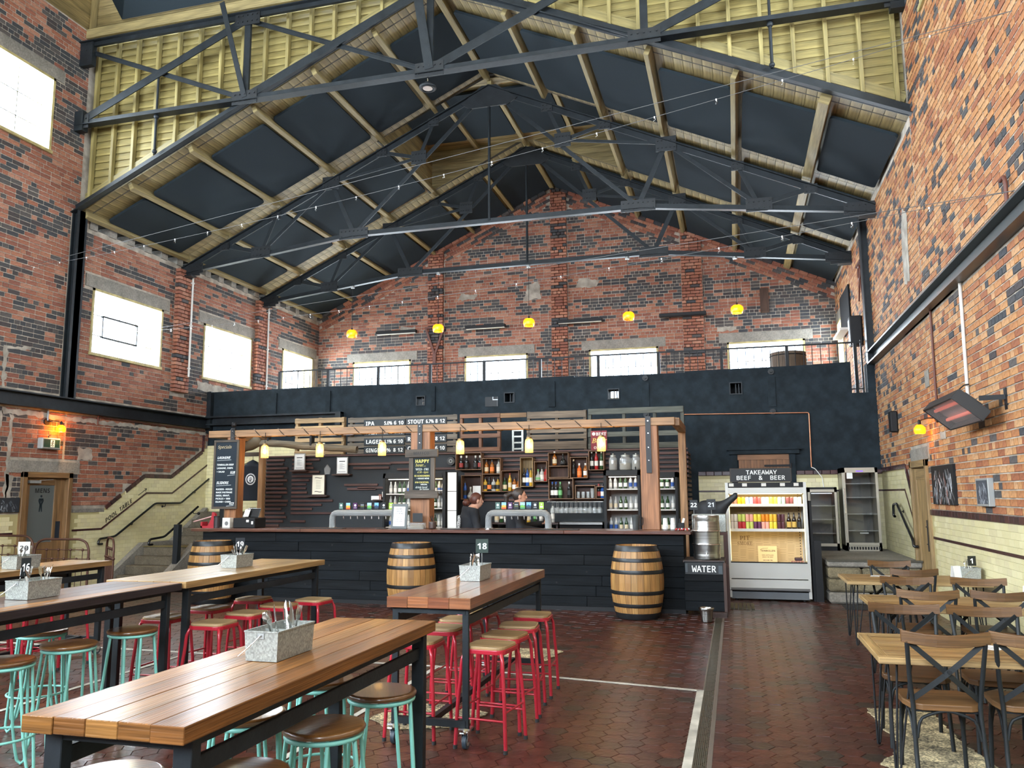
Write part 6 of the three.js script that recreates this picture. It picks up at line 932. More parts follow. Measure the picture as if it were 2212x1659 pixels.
{ const t = chalk('happy_hour_board', 'chalkboard with yellow Happy hour lettering hung on the middle bar post', -4.915, 2.05, -12.40, 0.30, 0.52, greyTimber, 0.075, (x, w, h) => {
    fill(x, w, h, '#0f1c20'); const Y = '#d8c86a', G = '#dfe3d8'; txt(x, 'HAPPY', w / 2, 46, 'bold 66px sans-serif', Y, 'center', 210); txt(x, 'hour...', w / 2 - 20, 100, 'italic 50px serif', Y); txt(x, 'WED - FRI', w / 2, 158, '40px serif', G, 'center', 210); txt(x, '4:30 - 6pm', w / 2 + 10, 198, 'italic 34px serif', Y, 'center', 190); txt(x, '$5 SCHOONERS', w / 2, 248, 'bold 33px sans-serif', Y, 'center', 230); txt(x, '+ HOUSE WINE', w / 2 + 14, 284, 'bold 27px sans-serif', G, 'center', 190); txt(x, '$10 COCKTAIL', w / 2, 338, 'bold 31px sans-serif', Y, 'center', 220); txt(x, 'SPECIAL', w / 2 + 30, 368, 'bold 25px sans-serif', G, 'center', 120); txt(x, 'drink local', w / 2 - 10, 406, 'italic 34px serif', G); txt(x, 'be happy', w / 2 + 34, 434, 'italic 32px serif', G); });
  const nm = part('name_plank', uvm(cb(0.57, 0.13, 0.03, 0.006, 0, 0.335, 0.03), 'x'), greyTimber, t); part('lettering', face(0.4, 0.07), print(256, 48, (x, w, h) => { txt(x, 'MAFFCO', w / 2, h / 2, 'bold 44px sans-serif', '#191512', 'center', 240); }, { mat: { transparent: true, alphaTest: 0.4, polygonOffset: true, polygonOffsetFactor: -2 } }), nm, [0, 0.335, 0.0465]);
  part('lower_plank', uvm(cb(0.58, 0.12, 0.03, 0.006, 0, -0.335, 0.03), 'x'), greyTimber, t); }
[[-6.72, 3.145, 'IPA', '5.0%', '6', '10', 0.9], [-6.72, 2.965, 'LAZY', '3.5%', '6', '10', 0.88], [-6.72, 2.775, 'LAGER', '4.1%', '6', '10', 0.88], [-6.72, 2.605, 'GINGER', '4%', '8', '12', 0.88], [-5.83, 3.155, 'STOUT', '6.7%', '8', '12', 0.86], [-5.83, 2.985, 'APA', '5.2%', '8', '12', 0.86], [-5.83, 2.81, 'RED', '5%', '8', '12', 0.86], [-5.83, 2.625, 'CIDER', '4.5%', '6', '10', 0.86]].forEach(([x, y, n, p, a, b, w]) => {
  const t = thing('beer_board', `black lettered board listing ${n.toLowerCase()} with strength and prices`, 'menu board', 'beer price boards above the bar', [x, y, ZS + 0.052]); part('plate', cb(w, 0.145, 0.02, 0.003), m.blackMatt, t);
  part('lettering', face(w - 0.01, 0.14), print(384, 64, (c, W_, H_) => { fill(c, W_, H_, '#1b2328'); txt(c, n, 16, H_ / 2 + 2, 'bold 50px sans-serif', '#eef0ec', 'left', 160); txt(c, p, 190, H_ / 2 + 2, 'bold 46px sans-serif', '#eef0ec', 'left', 76); txt(c, a, 292, H_ / 2 + 2, 'bold 46px sans-serif', '#eef0ec', 'center'); txt(c, b, 346, H_ / 2 + 2, 'bold 46px sans-serif', '#eef0ec', 'center', 54); }), t, [0, 0, 0.011]);
});
{ const t = thing('beer_sign', 'red tin sign reading BEST Beer OPEN behind the bar', 'sign', null, [-2.40, 2.695, ZS + 0.06]); part('plate', cb(0.30, 0.36, 0.01, 0.003), M([0.25, 0.03, 0.04], 0.4), t); part('lettering', face(0.295, 0.355), print(160, 192, (x, w, h) => { fill(x, w, h, '#7a1e28'); x.fillStyle = '#e9e2d2'; x.beginPath(); x.arc(28, 30, 17, 0, 7); x.fill(); txt(x, 'BEST', 102, 32, 'bold 42px serif', '#efe8da', 'center', 106); txt(x, 'Beer', w / 2, 98, 'italic bold 66px serif', '#d8b860'); txt(x, 'OPEN', w / 2, 168, 'bold 38px serif', '#efe8da', 'center', 130); }), t, [0, 0, 0.006]); }
// ------------------------------------------------------------------ slatted back wall with pallets above
{
  const t = thing('back_bar_wall', 'dark back bar wall faced with staggered reddish timber slats', 'back bar', null, [0, 0, ZS]); const r = rng(21), sm = [[0.115, 0.045, 0.034], [0.135, 0.055, 0.04], [0.10, 0.04, 0.032]].map(c => W(c, 0.6));
  part('panel', b2(-9.40, -0.84, 0, 2.52, -0.06, 0), M([0.014, 0.018, 0.022], 0.7), t); part('shelf_cap', b2(-9.42, -0.80, 2.5, 2.53, -0.08, 0.05), sm[1], t);
  const slat = (a, b, y) => part('slat', uvm(cb(b - a, 0.045, 0.035, 0.004, (a + b) / 2, y, 0.018), 'x', r() * 9), sm[Math.floor(r() * 3)], t);
  for (let i = 0; i < 17; i++) { const y = 2.44 - i * 0.083; slat(-9.40, -9.06 + r() * 0.22, y); if (i < 14 || i % 2) slat(-8.78, -8.5 + r() * (i > 3 && i < 9 ? 0.25 : 0.9), y); if (r() < 0.35) slat(-7.6 + r() * 0.3, -6.9 + r() * 0.35, y - 0.02); }
  for (let i = 0; i < 17; i++) { const y = 2.44 - i * 0.083; if (i < 11) slat(-5.12 + r() * 0.1, -2.2, y); slat(-1.6, -0.84, y); part('slat', uvm(cb(0.035, 0.05, 0.9, 0.004, -0.81, y, -0.43), 'z', r() * 9), sm[i % 3], t); }
  for (const [a, b, y] of [[-6.45, -5.2, 2.22], [-6.6, -5.9, 2.35], [-7.3, -6.5, 1.86], [-7.2, -6.5, 1.4]]) slat(a, b, y);
}
function pallet(label, x0, x1, y0, y1, rows, col, o = {}) {
  const t = thing('timber_pallet', label, 'pallet', 'pallets above the back bar', [0, 0, ZS - 0.04]), r = rng(Math.round(x1 * 77) + 5), mt = [0.85, 1, 1.12].map(k => W(col.map(c => c * k), 0.75)), n = rows.length;
  rows.forEach(([a, b]) => part('slat', uvm(cb(x1 - x0 - r() * 0.03, b - a, 0.02, 0.003, (x0 + x1) / 2, (a + b) / 2, 0.07), 'x', r() * 9, r() * 9), mt[Math.floor(r() * 3)], t));
  for (const u of o.bear || [0.03, 0.5, 0.97]) { const x = lerp(x0, x1, u); part('bearer', uvm(cb(0.06, y1 - y0, 0.09, 0.004, x, (y0 + y1) / 2, 0.01), 'y', u * 5), mt[0], t); }
}
pallet('pale new pallet nearest the stairs above the back bar', -8.74, -7.62, 2.53, 3.30, [[3.19, 3.29], [3.06, 3.13], [2.92, 3.02], [2.80, 2.88], [2.66, 2.75], [2.54, 2.62]], [0.70, 0.47, 0.24]);
pallet('weathered grey pallet behind the beer boards', -7.54, -5.18, 2.53, 3.28, [[3.17, 3.27], [3.05, 3.14], [2.92, 3.02], [2.79, 2.89], [2.66, 2.76], [2.54, 2.63]], [0.23, 0.19, 0.145]);
pallet('open reddish pallet frame between the grey pallets', -5.14, -4.31, 2.53, 3.27, [[3.19, 3.27], [2.80, 2.88], [2.54, 2.62]], [0.32, 0.155, 0.09], { bear: [0.03, 0.5, 0.95] });
pallet('weathered brown pallet left of the red tin sign', -3.79, -2.63, 2.53, 3.28, [[3.14, 3.27], [3.01, 3.11], [2.86, 2.99], [2.74, 2.83], [2.55, 2.70]], [0.24, 0.18, 0.125]);
pallet('open faded green pallet frame over the drinks fridge', -2.61, -0.84, 2.53, 3.29, [[3.18, 3.29], [2.76, 2.85], [2.54, 2.64]], [0.12, 0.125, 0.10], { bear: [0.02, 0.38, 0.7, 0.98] });
part('slat', uvm(cb(0.52, 0.09, 0.02, 0.003, -4.05, 3.22, 0.07), 'x'), W([0.30, 0.17, 0.08], 0.75), scene.children[scene.children.length - 3]);
{ const t = thing('stepladder', 'folded aluminium stepladder stored behind the pallets', 'ladder', null, [-4.02, 2.0, ZS - 0.35]); for (const x of [-0.14, 0.05]) part('stile', b2(x - 0.02, x + 0.02, 0, 1.05, -0.02, 0.02), m.galv, t); for (let i = 0; i < 8; i++) part('rung', b2(-0.14, 0.05, 0.1 + i * 0.12, 0.13 + i * 0.12, -0.02, 0.03), m.galv, t); part('hose', tube([[0.14, 0.2, 0], [0.17, 0.7, 0], [0.22, 1.0, 0]], 0.04, 12, 8), m.black, t); }
{ const t = thing('white_light_bar', 'white plastic light bar lying behind the bar beam', 'light fitting', null, [-7.58, 2.96, -14.72]); part('body', cb(0.6, 0.1, 0.12, 0.04), m.white, t); part('arm', b2(-0.03, 0.03, -0.02, 0.02, -0.2, 0), m.white, t); }
// ------------------------------------------------------------------ back counter, fridges
{ const t = thing('back_counter', 'low dark back bar counter under the spirit shelves', 'counter', null, [0, 0, 0]); part('carcass', b2(-9.2, -6.5, 0, 0.9, -14.3, -14.88), m.blackMatt, t); part('carcass', b2(-5.0, -2.3, 0, 0.9, -14.3, -14.88), m.blackMatt, t); part('worktop', b2(-9.2, -6.5, 0.9, 0.94, -14.26, -14.88), m.stainless, t); part('worktop', b2(-5.0, -2.3, 0.9, 0.94, -14.26, -14.88), W([0.07, 0.03, 0.02], 0.5), t); }
const bottleKinds = {
  wine: { p: [[0, 0], [0.036, 0.002], [0.037, 0.01], [0.037, 0.185], [0.03, 0.215], [0.016, 0.24], [0.0145, 0.295], [0.016, 0.30], [0, 0.30]], lab: [0.06, 0.15], r: 0.0375, cap: [0.265, 0.304, 0.0165] },
  spirit: { p: [[0, 0], [0.04, 0.002], [0.042, 0.01], [0.042, 0.15], [0.036, 0.17], [0.017, 0.19], [0.0155, 0.235], [0.018, 0.24], [0, 0.24]], lab: [0.04, 0.12], r: 0.0425, cap: [0.222, 0.262, 0.018] },
  round: { p: [[0, 0], [0.05, 0.004], [0.062, 0.03], [0.06, 0.07], [0.04, 0.11], [0.018, 0.14], [0.016, 0.2], [0, 0.2]], lab: [0.03, 0.07], r: 0.0625, cap: [0.185, 0.225, 0.018] },
  tall: { p: [[0, 0], [0.033, 0.002], [0.034, 0.01], [0.034, 0.21], [0.028, 0.24], [0.014, 0.265], [0.013, 0.325], [0, 0.325]], lab: [0.07, 0.16], r: 0.0345, cap: [0.30, 0.335, 0.015] },
  beer: { p: [[0, 0], [0.03, 0.002], [0.031, 0.01], [0.031, 0.13], [0.024, 0.16], [0.0135, 0.185], [0.013, 0.225], [0, 0.225]], lab: [0.035, 0.105], r: 0.0315, cap: [0.212, 0.23, 0.0145] },
};
const bGeo = {}; for (const [k, b] of Object.entries(bottleKinds)) bGeo[k] = { body: lathe(b.p, 16), lab: flat(new THREE.CylinderGeometry(b.r, b.r, b.lab[1] - b.lab[0], 16, 1, true)).translate(0, (b.lab[0] + b.lab[1]) / 2, 0), cap: cyl(b.cap[2], b.cap[2], b.cap[1] - b.cap[0], 0, (b.cap[0] + b.cap[1]) / 2, 0, 12) };
const matCache = {}; const solid = (c, r = 0.5, o = {}) => matCache[JSON.stringify([c, r])] ||= M(c, r, o);
const GL = { clear: [0.42, 0.42, 0.40], amber: [0.28, 0.09, 0.015], dark: [0.012, 0.012, 0.012], green: [0.02, 0.06, 0.02], blue: [0.02, 0.08, 0.3], orange: [0.62, 0.12, 0.02], gold: [0.5, 0.3, 0.04], red: [0.35, 0.02, 0.02] };
const LB = { white: [0.72, 0.70, 0.64], black: [0.02, 0.02, 0.02], cream: [0.62, 0.52, 0.34], orange: [0.75, 0.2, 0.04], red: [0.28, 0.035, 0.03], green: [0.15, 0.4, 0.15] };
function bottle(kind, glass, lab, cap, where, x, y, z) {
  const t = thing(kind === 'wine' ? 'wine_bottle' : kind === 'beer' ? 'beer_bottle' : 'spirit_bottle', `${glass} ${kind === 'wine' ? 'wine' : kind === 'beer' ? 'beer' : kind} bottle with ${lab} label ${where}`, 'bottle', 'bottles behind the bar', [x, y, z], x * 7);
  part('glass', bGeo[kind].body, solid(GL[glass], 0.08), t); part('label', bGeo[kind].lab, solid(LB[lab], 0.6), t); part('cap', bGeo[kind].cap, solid(LB[cap] || GL[cap], 0.4), t);
}
const boxM = [[0.30, 0.16, 0.08], [0.24, 0.12, 0.06], [0.42, 0.28, 0.13]].map(c => W(c, 0.6)), boxBack = W([0.075, 0.032, 0.022], 0.7), boxBackPale = W([0.38, 0.27, 0.13], 0.7);
const ZX = ZS + 0.2;
function shelfBox(label, x0, x1, y0, y1, o = {}) {
  const t = thing('shelf_box', label, 'shelf', 'timber box shelves on the back bar', [0, 0, ZX]), k = 0.014, mt = boxM[o.m || 0];
  part('back', b2(x0, x1, y0, y1, -0.17, -0.16), o.pale ? boxBackPale : boxBack, t); part('side', b2(x0, x0 + k, y0, y1, -0.17, 0.01, 0.002), mt, t); part('side', b2(x1 - k, x1, y0, y1, -0.17, 0.01, 0.002), mt, t); part('base', b2(x0, x1, y0, y0 + k, -0.17, 0.012, 0.002), mt, t); part('top', b2(x0, x1, y1 - k, y1, -0.17, 0.012, 0.002), mt, t);
  if (o.shelf) part('shelf', b2(x0 + k, x1 - k, o.shelf, o.shelf + k, -0.16, 0.01), mt, t);
}
const row = (y, list, where) => list.forEach(([x, kind, g, l, c], i) => bottle(kind, g, l, c, `${ord4[i] || 'last'} in the ${where}`, x, y + 0.0145, ZX - 0.07));
shelfBox('timber box shelf with four dark bottles at the top by the chalkboard', -5.16, -4.64, 2.18, 2.51); row(2.18, [[-5.07, 'spirit', 'dark', 'red', 'white'], [-4.96, 'spirit', 'dark', 'black', 'white'], [-4.78, 'spirit', 'dark', 'black', 'white'], [-4.69, 'spirit', 'dark', 'red', 'white']], 'top box by the chalkboard');
shelfBox('timber box shelf with a blue bottle and a notice, above the first bartender', -5.05, -4.64, 1.62, 2.08); row(1.62, [[-4.99, 'tall', 'blue', 'black', 'black'], [-4.88, 'round', 'clear', 'white', 'white']], 'box above the first bartender');
single('paper_notice', 'white notice propped inside the lower box shelf', 'notice', null, at(bx(0.17, 0.24, 0.003), -4.74, 1.757, ZX - 0.03, -0.06), menuM);
shelfBox('timber box shelf with whisky bottles in its upper compartment', -4.63, -4.26, 1.76, 2.40, { shelf: 2.09 }); row(2.095, [[-4.56, 'spirit', 'amber', 'cream', 'black'], [-4.45, 'spirit', 'amber', 'orange', 'black'], [-4.32, 'spirit', 'clear', 'white', 'black']], 'whisky compartment'); row(1.76, [[-4.585, 'spirit', 'gold', 'black', 'black'], [-4.505, 'spirit', 'dark', 'orange', 'black'], [-4.42, 'spirit', 'clear', 'black', 'black'], [-4.335, 'spirit', 'gold', 'black', 'black']], 'lower gin compartment');
shelfBox('timber box shelf with a tall golden bottle', -4.25, -3.90, 1.76, 2.16, { m: 1 }); row(1.76, [[-4.2, 'spirit', 'green', 'cream', 'black'], [-4.1, 'tall', 'gold', 'gold', 'red'].map(v => v === 'gold' ? v : v), [-4.01, 'spirit', 'amber', 'white', 'black'], [-3.94, 'round', 'amber', 'cream', 'black']].map(v => (v[3] === 'gold' ? [v[0], v[1], v[2], 'cream', v[4]] : v)), 'golden bottle box');
shelfBox('pale narrow box shelf with three tall bottles', -3.88, -3.63, 1.85, 2.40, { m: 2, pale: true }); row(1.85, [[-3.82, 'tall', 'dark', 'white', 'black'], [-3.755, 'tall', 'blue', 'white', 'black'], [-3.69, 'tall', 'gold', 'white', 'black']], 'pale narrow box');
shelfBox('small timber box shelf with a red labelled bottle', -3.61, -3.36, 1.94, 2.32); row(1.94, [[-3.55, 'round', 'clear', 'green', 'green'], [-3.475, 'spirit', 'clear', 'white', 'black'], [-3.40, 'spirit', 'red', 'red', 'black']], 'small box beside the pale one');
shelfBox('divided timber box shelf with a round black bottle', -3.34, -2.95, 2.01, 2.48, { shelf: 2.22 }); row(2.225, [[-3.23, 'spirit', 'amber', 'cream', 'white'], [-3.07, 'round', 'dark', 'black', 'black']], 'divided box');
shelfBox('timber box shelf with a bright orange bottle', -2.93, -2.60, 2.0, 2.39); row(2.0, [[-2.87, 'tall', 'dark', 'black', 'cream'], [-2.765, 'spirit', 'orange', 'orange', 'white'], [-2.65, 'spirit', 'amber', 'white', 'white']], 'orange bottle box');
shelfBox('timber box shelf of three white labelled bottles beneath the red tin sign', -2.58, -2.29, 2.14, 2.50); row(2.14, [[-2.53, 'tall', 'dark', 'white', 'white'], [-2.445, 'tall', 'red', 'white', 'white'], [-2.35, 'tall', 'green', 'white', 'white']], 'box beneath the tin sign');
shelfBox('wide timber box shelf with wine bottles', -3.34, -2.87, 1.62, 2.0, { m: 0 }); row(1.62, [[-3.28, 'wine', 'dark', 'white', 'blue'], [-3.21, 'wine', 'dark', 'white', 'blue'], [-3.13, 'wine', 'green', 'green', 'green'], [-2.96, 'wine', 'dark', 'black', 'white']], 'wine box');
shelfBox('timber box shelf of glass tumblers', -2.84, -2.46, 1.62, 1.87); shelfBox('narrow timber box shelf with dark bottles beside the drinks fridge', -2.45, -2.29, 1.62, 1.85); row(1.62, [[-2.41, 'spirit', 'dark', 'red', 'red'], [-2.34, 'spirit', 'blue', 'white', 'black']], 'narrow box beside the fridge');
const barGlass = M([0.9, 0.92, 0.92], 0.05, { transmission: 0.85, thickness: 0, ior: 1.45 });
[-2.79, -2.70, -2.61, -2.53].forEach((x, i) => single('glass_tumbler', `clear tumbler, ${ord4[i]} in the glass box shelf`, 'glass', 'tumblers in the box shelf', lathe([[0, 0.004], [0.03, 0.002], [0.033, 0.12 + (i === 3 ? 0.06 : 0)], [0.031, 0.12 + (i === 3 ? 0.06 : 0)], [0.028, 0.01], [0, 0.01]], 14), barGlass, [x, 1.634, ZX - 0.06]));
// bottles standing on the back counter
[[-4.28, 'spirit', 'clear', 'cream'], [-4.19, 'tall', 'green', 'white'], [-4.1, 'spirit', 'clear', 'white'], [-4.0, 'tall', 'amber', 'black'], [-3.9, 'wine', 'dark', 'white'], [-3.78, 'tall', 'clear', 'white'], [-3.68, 'spirit', 'gold', 'cream'], [-3.55, 'tall', 'green', 'green'], [-3.44, 'tall', 'clear', 'white'], [-3.34, 'spirit', 'amber', 'black'], [-3.22, 'tall', 'clear', 'white']].forEach(([x, k, g, l], i) => bottle(k, g, l, 'black', `standing ${['first', 'second', 'third', 'fourth', 'fifth', 'sixth', 'seventh', 'eighth', 'ninth', 'tenth', 'eleventh'][i]} along the raised back shelf`, x, 1.2, -14.55));
single('raised_shelf', 'narrow dark shelf holding the pouring bottles', 'shelf', null, mg([b2(-4.4, -3.1, 1.17, 1.2, -14.45, -14.9), b2(-4.38, -4.35, 0.94, 1.17, -14.5, -14.85), b2(-3.15, -3.12, 0.94, 1.17, -14.5, -14.85)]), W([0.06, 0.025, 0.02], 0.5));
// hanging wine glasses
{ const t = thing('glass_rack', 'wire rack for hanging wine glasses under the box shelves', 'rack', null, [0, 0, -14.55]); for (let i = 0; i < 12; i++) part('rack_wire', rod([-3.24 + i * 0.085, 1.575, -0.15], [-3.24 + i * 0.085, 1.575, 0.2], 0.004, 5), m.chrome, t); part('rack_bar', mg([rod([-3.28, 1.575, 0.2], [-2.27, 1.575, 0.2], 0.005), rod([-3.28, 1.575, -0.15], [-2.27, 1.575, -0.15], 0.005), rod([-3.28, 1.575, 0], [-3.28, 1.62, 0], 0.004), rod([-2.27, 1.575, 0], [-2.27, 1.62, 0], 0.004)]), m.chrome, t);
  const gl = thing('wine_glass', 'upside-down wine glass hanging from the wire rack', 'wine glass', 'wine glasses hanging from the rack', [-3.2, 1.57, -14.42]); part('foot', lathe([[0, 0], [0.034, -0.002], [0.034, -0.005], [0.006, -0.01]], 16), barGlass, gl); part('stem', cyl(0.0045, 0.0045, 0.08, 0, -0.045, 0, 8), barGlass, gl); part('bowl', lathe([[0.004, -0.085], [0.03, -0.105], [0.042, -0.14], [0.036, -0.195], [0.033, -0.195]], 16), barGlass, gl);
  for (let j = 0; j < 2; j++) for (let i = 0; i < 11; i++) if (i || j) copy(gl, gl.userData.label, [-3.2 + i * 0.085, 1.57, -14.42 - j * 0.13]); }
single('drip_tray', 'long stainless tray under the hanging wine glasses', 'tray', null, b2(-3.05, -2.27, 1.17, 1.22, -14.3, -14.75, 0.006), m.stainless);
single('tray_stand', 'dark support unit beneath the stainless tray', 'cabinet', null, b2(-3.05, -2.29, 0.942, 1.169, -14.35, -14.8), m.blackMatt);
function fridge(label, x0, x1, y1, z, o = {}) {
  const t = thing('bar_fridge', label, 'fridge', 'fridges', [0, o.y0 || 0, z]), d = o.d || 0.55, f = 0.05, mt = o.mt || m.black, H = y1 - (o.y0 || 0), b0 = o.b0 || 0.3;
  part('cabinet', mg([b2(x0, x0 + f, 0, H, -d, 0), b2(x1 - f, x1, 0, H, -d, 0), b2(x0, x1, H - 0.09, H, -d, 0), b2(x0, x1, 0, b0, -d, 0), b2(x0, x1, 0, H, -d, -d + 0.04)]), mt, t);
  part('liner', mg([b2(x0 + f, x1 - f, b0, H - 0.09, -d + 0.04, -d + 0.045)]), o.liner || M([0.30, 0.31, 0.29], 0.5), t);
  const dr = part('door', mg([b2(x0 + 0.01, x0 + f, b0, H - 0.04, 0, 0.035), b2(x1 - f, x1 - 0.01, b0, H - 0.04, 0, 0.035), b2(x0 + 0.01, x1 - 0.01, H - 0.09, H - 0.04, 0, 0.035), b2(x0 + 0.01, x1 - 0.01, b0, b0 + 0.05, 0, 0.035)]), o.door || mt, t); part('door_glass', b2(x0 + f, x1 - f, b0 + 0.05, H - 0.09, 0.012, 0.018), m.glass, dr);
  if (o.handle) part('door_handle', b2(x0 + 0.015, x0 + 0.035, H * 0.45, H * 0.75, 0.035, 0.06), m.chrome, dr);
  const ys = o.shelves || [0.35, 0.75, 1.1, 1.5]; ys.forEach(y => part('shelf', b2(x0 + f, x1 - f, y, y + 0.02, -d + 0.05, -0.03), o.shelfM || m.offwhite, t));
  if (o.light) { part('fridge_light', b2(x0 + f + 0.03, x1 - f - 0.03, H - 0.12, H - 0.105, -0.1, -0.06), M([1, 1, 1], 0.4, { emissive: C3(...(o.lc || [1, 0.95, 0.85])), emissiveIntensity: o.light }), t); const l = new THREE.RectAreaLight(C3(...(o.lc || [1, 0.95, 0.85])), o.light * 4, x1 - x0 - 0.16, 0.04); l.position.set((x0 + x1) / 2, H - 0.125, -0.08); l.rotation.x = -Math.PI / 2; l.castShadow = true; t.add(l); }
  return t;
}
fridge('black glass door fridge beside the tall timber post', -2.24, -1.59, 2.12, -14.3, { shelves: [0.75, 1.05, 1.42, 1.78], light: 1.2 });
fridge('black glass door fridge behind the thin timber post', -1.52, -0.95, 2.08, -14.32, { shelves: [0.75, 1.05, 1.42, 1.78], light: 1.2 });
fridge('black fridge behind the chalkboard, cans on its shelves', -6.46, -5.80, 2.12, -14.3, { shelves: [0.75, 1.1, 1.42, 1.72], light: 1.2 });
fridge('black fridge with warm lit door beside the list board', -5.78, -5.20, 2.12, -14.3, { shelves: [0.75, 1.1, 1.45, 1.78], light: 3, lc: [1, 0.72, 0.35] });
const small = (kind, glass, lab, x, y, z, label) => { const t = thing('beer_bottle', label, 'bottle', 'bottles in the bar fridges', [x, y, z]); part('glass', bGeo[kind].body, solid(GL[glass], 0.1), t); part('label', bGeo[kind].lab, solid(LB[lab] || GL[lab], 0.6), t); };
[[-2.24, -1.59, 'fridge beside the tall post'], [-1.52, -0.95, 'fridge behind the thin post'], [-6.46, -5.80, 'fridge behind the chalkboard'], [-5.78, -5.2, 'warm lit fridge']].forEach(([a, b, w], q) => [0.77, 1.07, 1.44, 1.8].forEach((y, s) => { const n = q === 1 ? 5 : 6; for (let i = 0; i < n; i++) { const x = lerp(a + 0.1, b - 0.1, i / (n - 1)); const g = ['clear', 'green', 'clear', 'dark'][(i >> 1) % 4], lb = ['white', 'blue', 'cream', 'white'][(s + (i >> 1)) % 4]; small('beer', g, lb, x, y + (q > 1 ? [0, 0.05, 0.03, -0.06][s] : 0), -14.44, `${g} fridge bottle, shelf ${['one', 'two', 'three', 'four'][s]} of the ${w}`); } }));
// list board and trays beside the fridge
{ const t = thing('list_board', 'tall black panel with white lists clipped to it', 'notice board', null, [-5.10, 0, -14.2]); part('panel', b2(-0.08, -0.03, 0.9, 2.14, -0.3, 0.1), m.black, t); for (let i = 0; i < 3; i++) part('list_sheet', at(bx(0.17, 0.34, 0.003), 0.08, 1.95 - i * 0.35, 0.05), menuM, t); part('backing', b2(-0.03, 0.18, 0.94, 2.14, 0.0, 0.04), m.black, t); }
{ const t = thing('tray_stack', 'stack of plastic trays on the back counter', 'trays', null, [-4.72, 0.94, -14.1]); for (let i = 0; i < 4; i++) part('tray', cb(0.26, 0.09, 0.3, 0.015, 0, 0.06 + i * 0.1, 0), i % 2 ? m.greyMetal : m.offwhite, t); part('scale', b2(-0.16, 0.16, 0, 0.015, -0.18, 0.18), m.stainless, t); }
// glass jars on the fridge
[[-2.09, 0.075, 0.28, 'glass jar packed with pale corks on the drinks fridge', [0.5, 0.42, 0.3]], [-1.87, 0.11, 0.28, 'wide glass jar of pale wafers on the drinks fridge', [0.66, 0.52, 0.28]], [-1.68, 0.085, 0.28, 'glass drink dispenser with a black tap on the drinks fridge', [0.4, 0.36, 0.28]]].forEach(([x, r0, h, lab, c], i) => { const t = thing('glass_jar', lab, 'jar', 'glass jars on the fridge', [x, 2.122, -14.5]); part('jar', lathe([[0, 0.004], [r0 * 0.9, 0.002], [r0, 0.02], [r0, h * 0.75], [r0 * 0.7, h * 0.85], [r0 * 0.7, h * 0.9], [r0 * 0.67, h * 0.9], [r0 * 0.67, h * 0.84], [r0 * 0.96, h * 0.74], [r0 * 0.96, 0.02], [0, 0.012]], 24), barGlass, t); part('contents', lathe([[0, 0.014], [r0 * 0.9, 0.014], [r0 * 0.92, h * (i === 1 ? 0.45 : 0.65)], [0, h * (i === 1 ? 0.5 : 0.67)]], 20), M(c, 0.8, { bumpMap: rep(tFine, 0.1), bumpScale: 0.02 }), t); part('lid', cyl(r0 * 0.72, r0 * 0.72, 0.03, 0, h * 0.93, 0, 20), m.galv, t); part('knob', ball(0.018, 0, h * 0.93 + 0.03, 0, 8), m.galv, t); if (i === 2) part('tap', mg([rod([0, 0.04, r0 - 0.01], [0, 0.04, r0 + 0.05], 0.012), rod([0, 0.06, r0 + 0.045], [0, 0.01, r0 + 0.045], 0.009)]), m.black, t); });
// ------------------------------------------------------------------ beer fonts
const frost = M([0.50, 0.52, 0.52], 0.55, { metalness: 0.25, map: rep(tConc, 0.3), bumpMap: rep(tMottleB, 0.08), bumpScale: 0.006 });
function font_(label, x0, x1, badges, side) {
  const t = thing('beer_font', label, 'beer taps', 'frosted beer fonts', [0, 1.17, -12.42]), w = x1 - x0;
  part('pipe', pipe([[x0 + 0.05, 0.0, 0], [x0 + 0.05, 0.25, 0], [x1 - 0.05, 0.25, 0], [x1 - 0.05, 0, 0]], 0.052, 14), frost, t); part('flange', mg([cyl(0.08, 0.08, 0.02, x0 + 0.05, 0.01, 0, 20), cyl(0.08, 0.08, 0.02, x1 - 0.05, 0.01, 0, 20)]), m.chrome, t);
  badges.forEach(([c, fn], i) => { const x = x0 + 0.2 + i * (w - 0.36) / (badges.length - 1); const tp = part('tap', mg([rod([x, 0.25, 0], [x, 0.24, -0.10], 0.016, 10), rod([x, 0.25, -0.09], [x, 0.15, -0.11], 0.01, 8), rod([x, 0.25, -0.09], [x, 0.33, -0.06], 0.009, 8)]), m.chrome, t); const bd = part('tap_badge', cb(0.085, 0.115, 0.022, 0.008, x, 0.365, -0.02), m.black, tp); part('badge_print', face(0.075, 0.105), print(64, 88, (g, w_, h_) => { fill(g, w_, h_, c); fn(g, w_, h_); }, { rough: 0.3 }), bd, [x, 0.365, -0.008]); });
}
const land = (a, b, c) => (g, w, h) => { g.fillStyle = a; g.fillRect(0, 0, w, h * 0.45); g.fillStyle = b; g.beginPath(); g.moveTo(0, h * 0.6); g.lineTo(w * 0.4, h * 0.35); g.lineTo(w, h * 0.6); g.lineTo(w, h); g.lineTo(0, h); g.fill(); g.fillStyle = c; g.fillRect(0, h * 0.75, w, h * 0.25); };
const disc = (c) => (g, w, h) => { g.fillStyle = c; g.beginPath(); g.arc(w / 2, h * 0.4, w * 0.25, 0, 7); g.fill(); g.fillStyle = '#c8ccd0'; g.fillRect(w * 0.2, h * 0.75, w * 0.6, 5); };
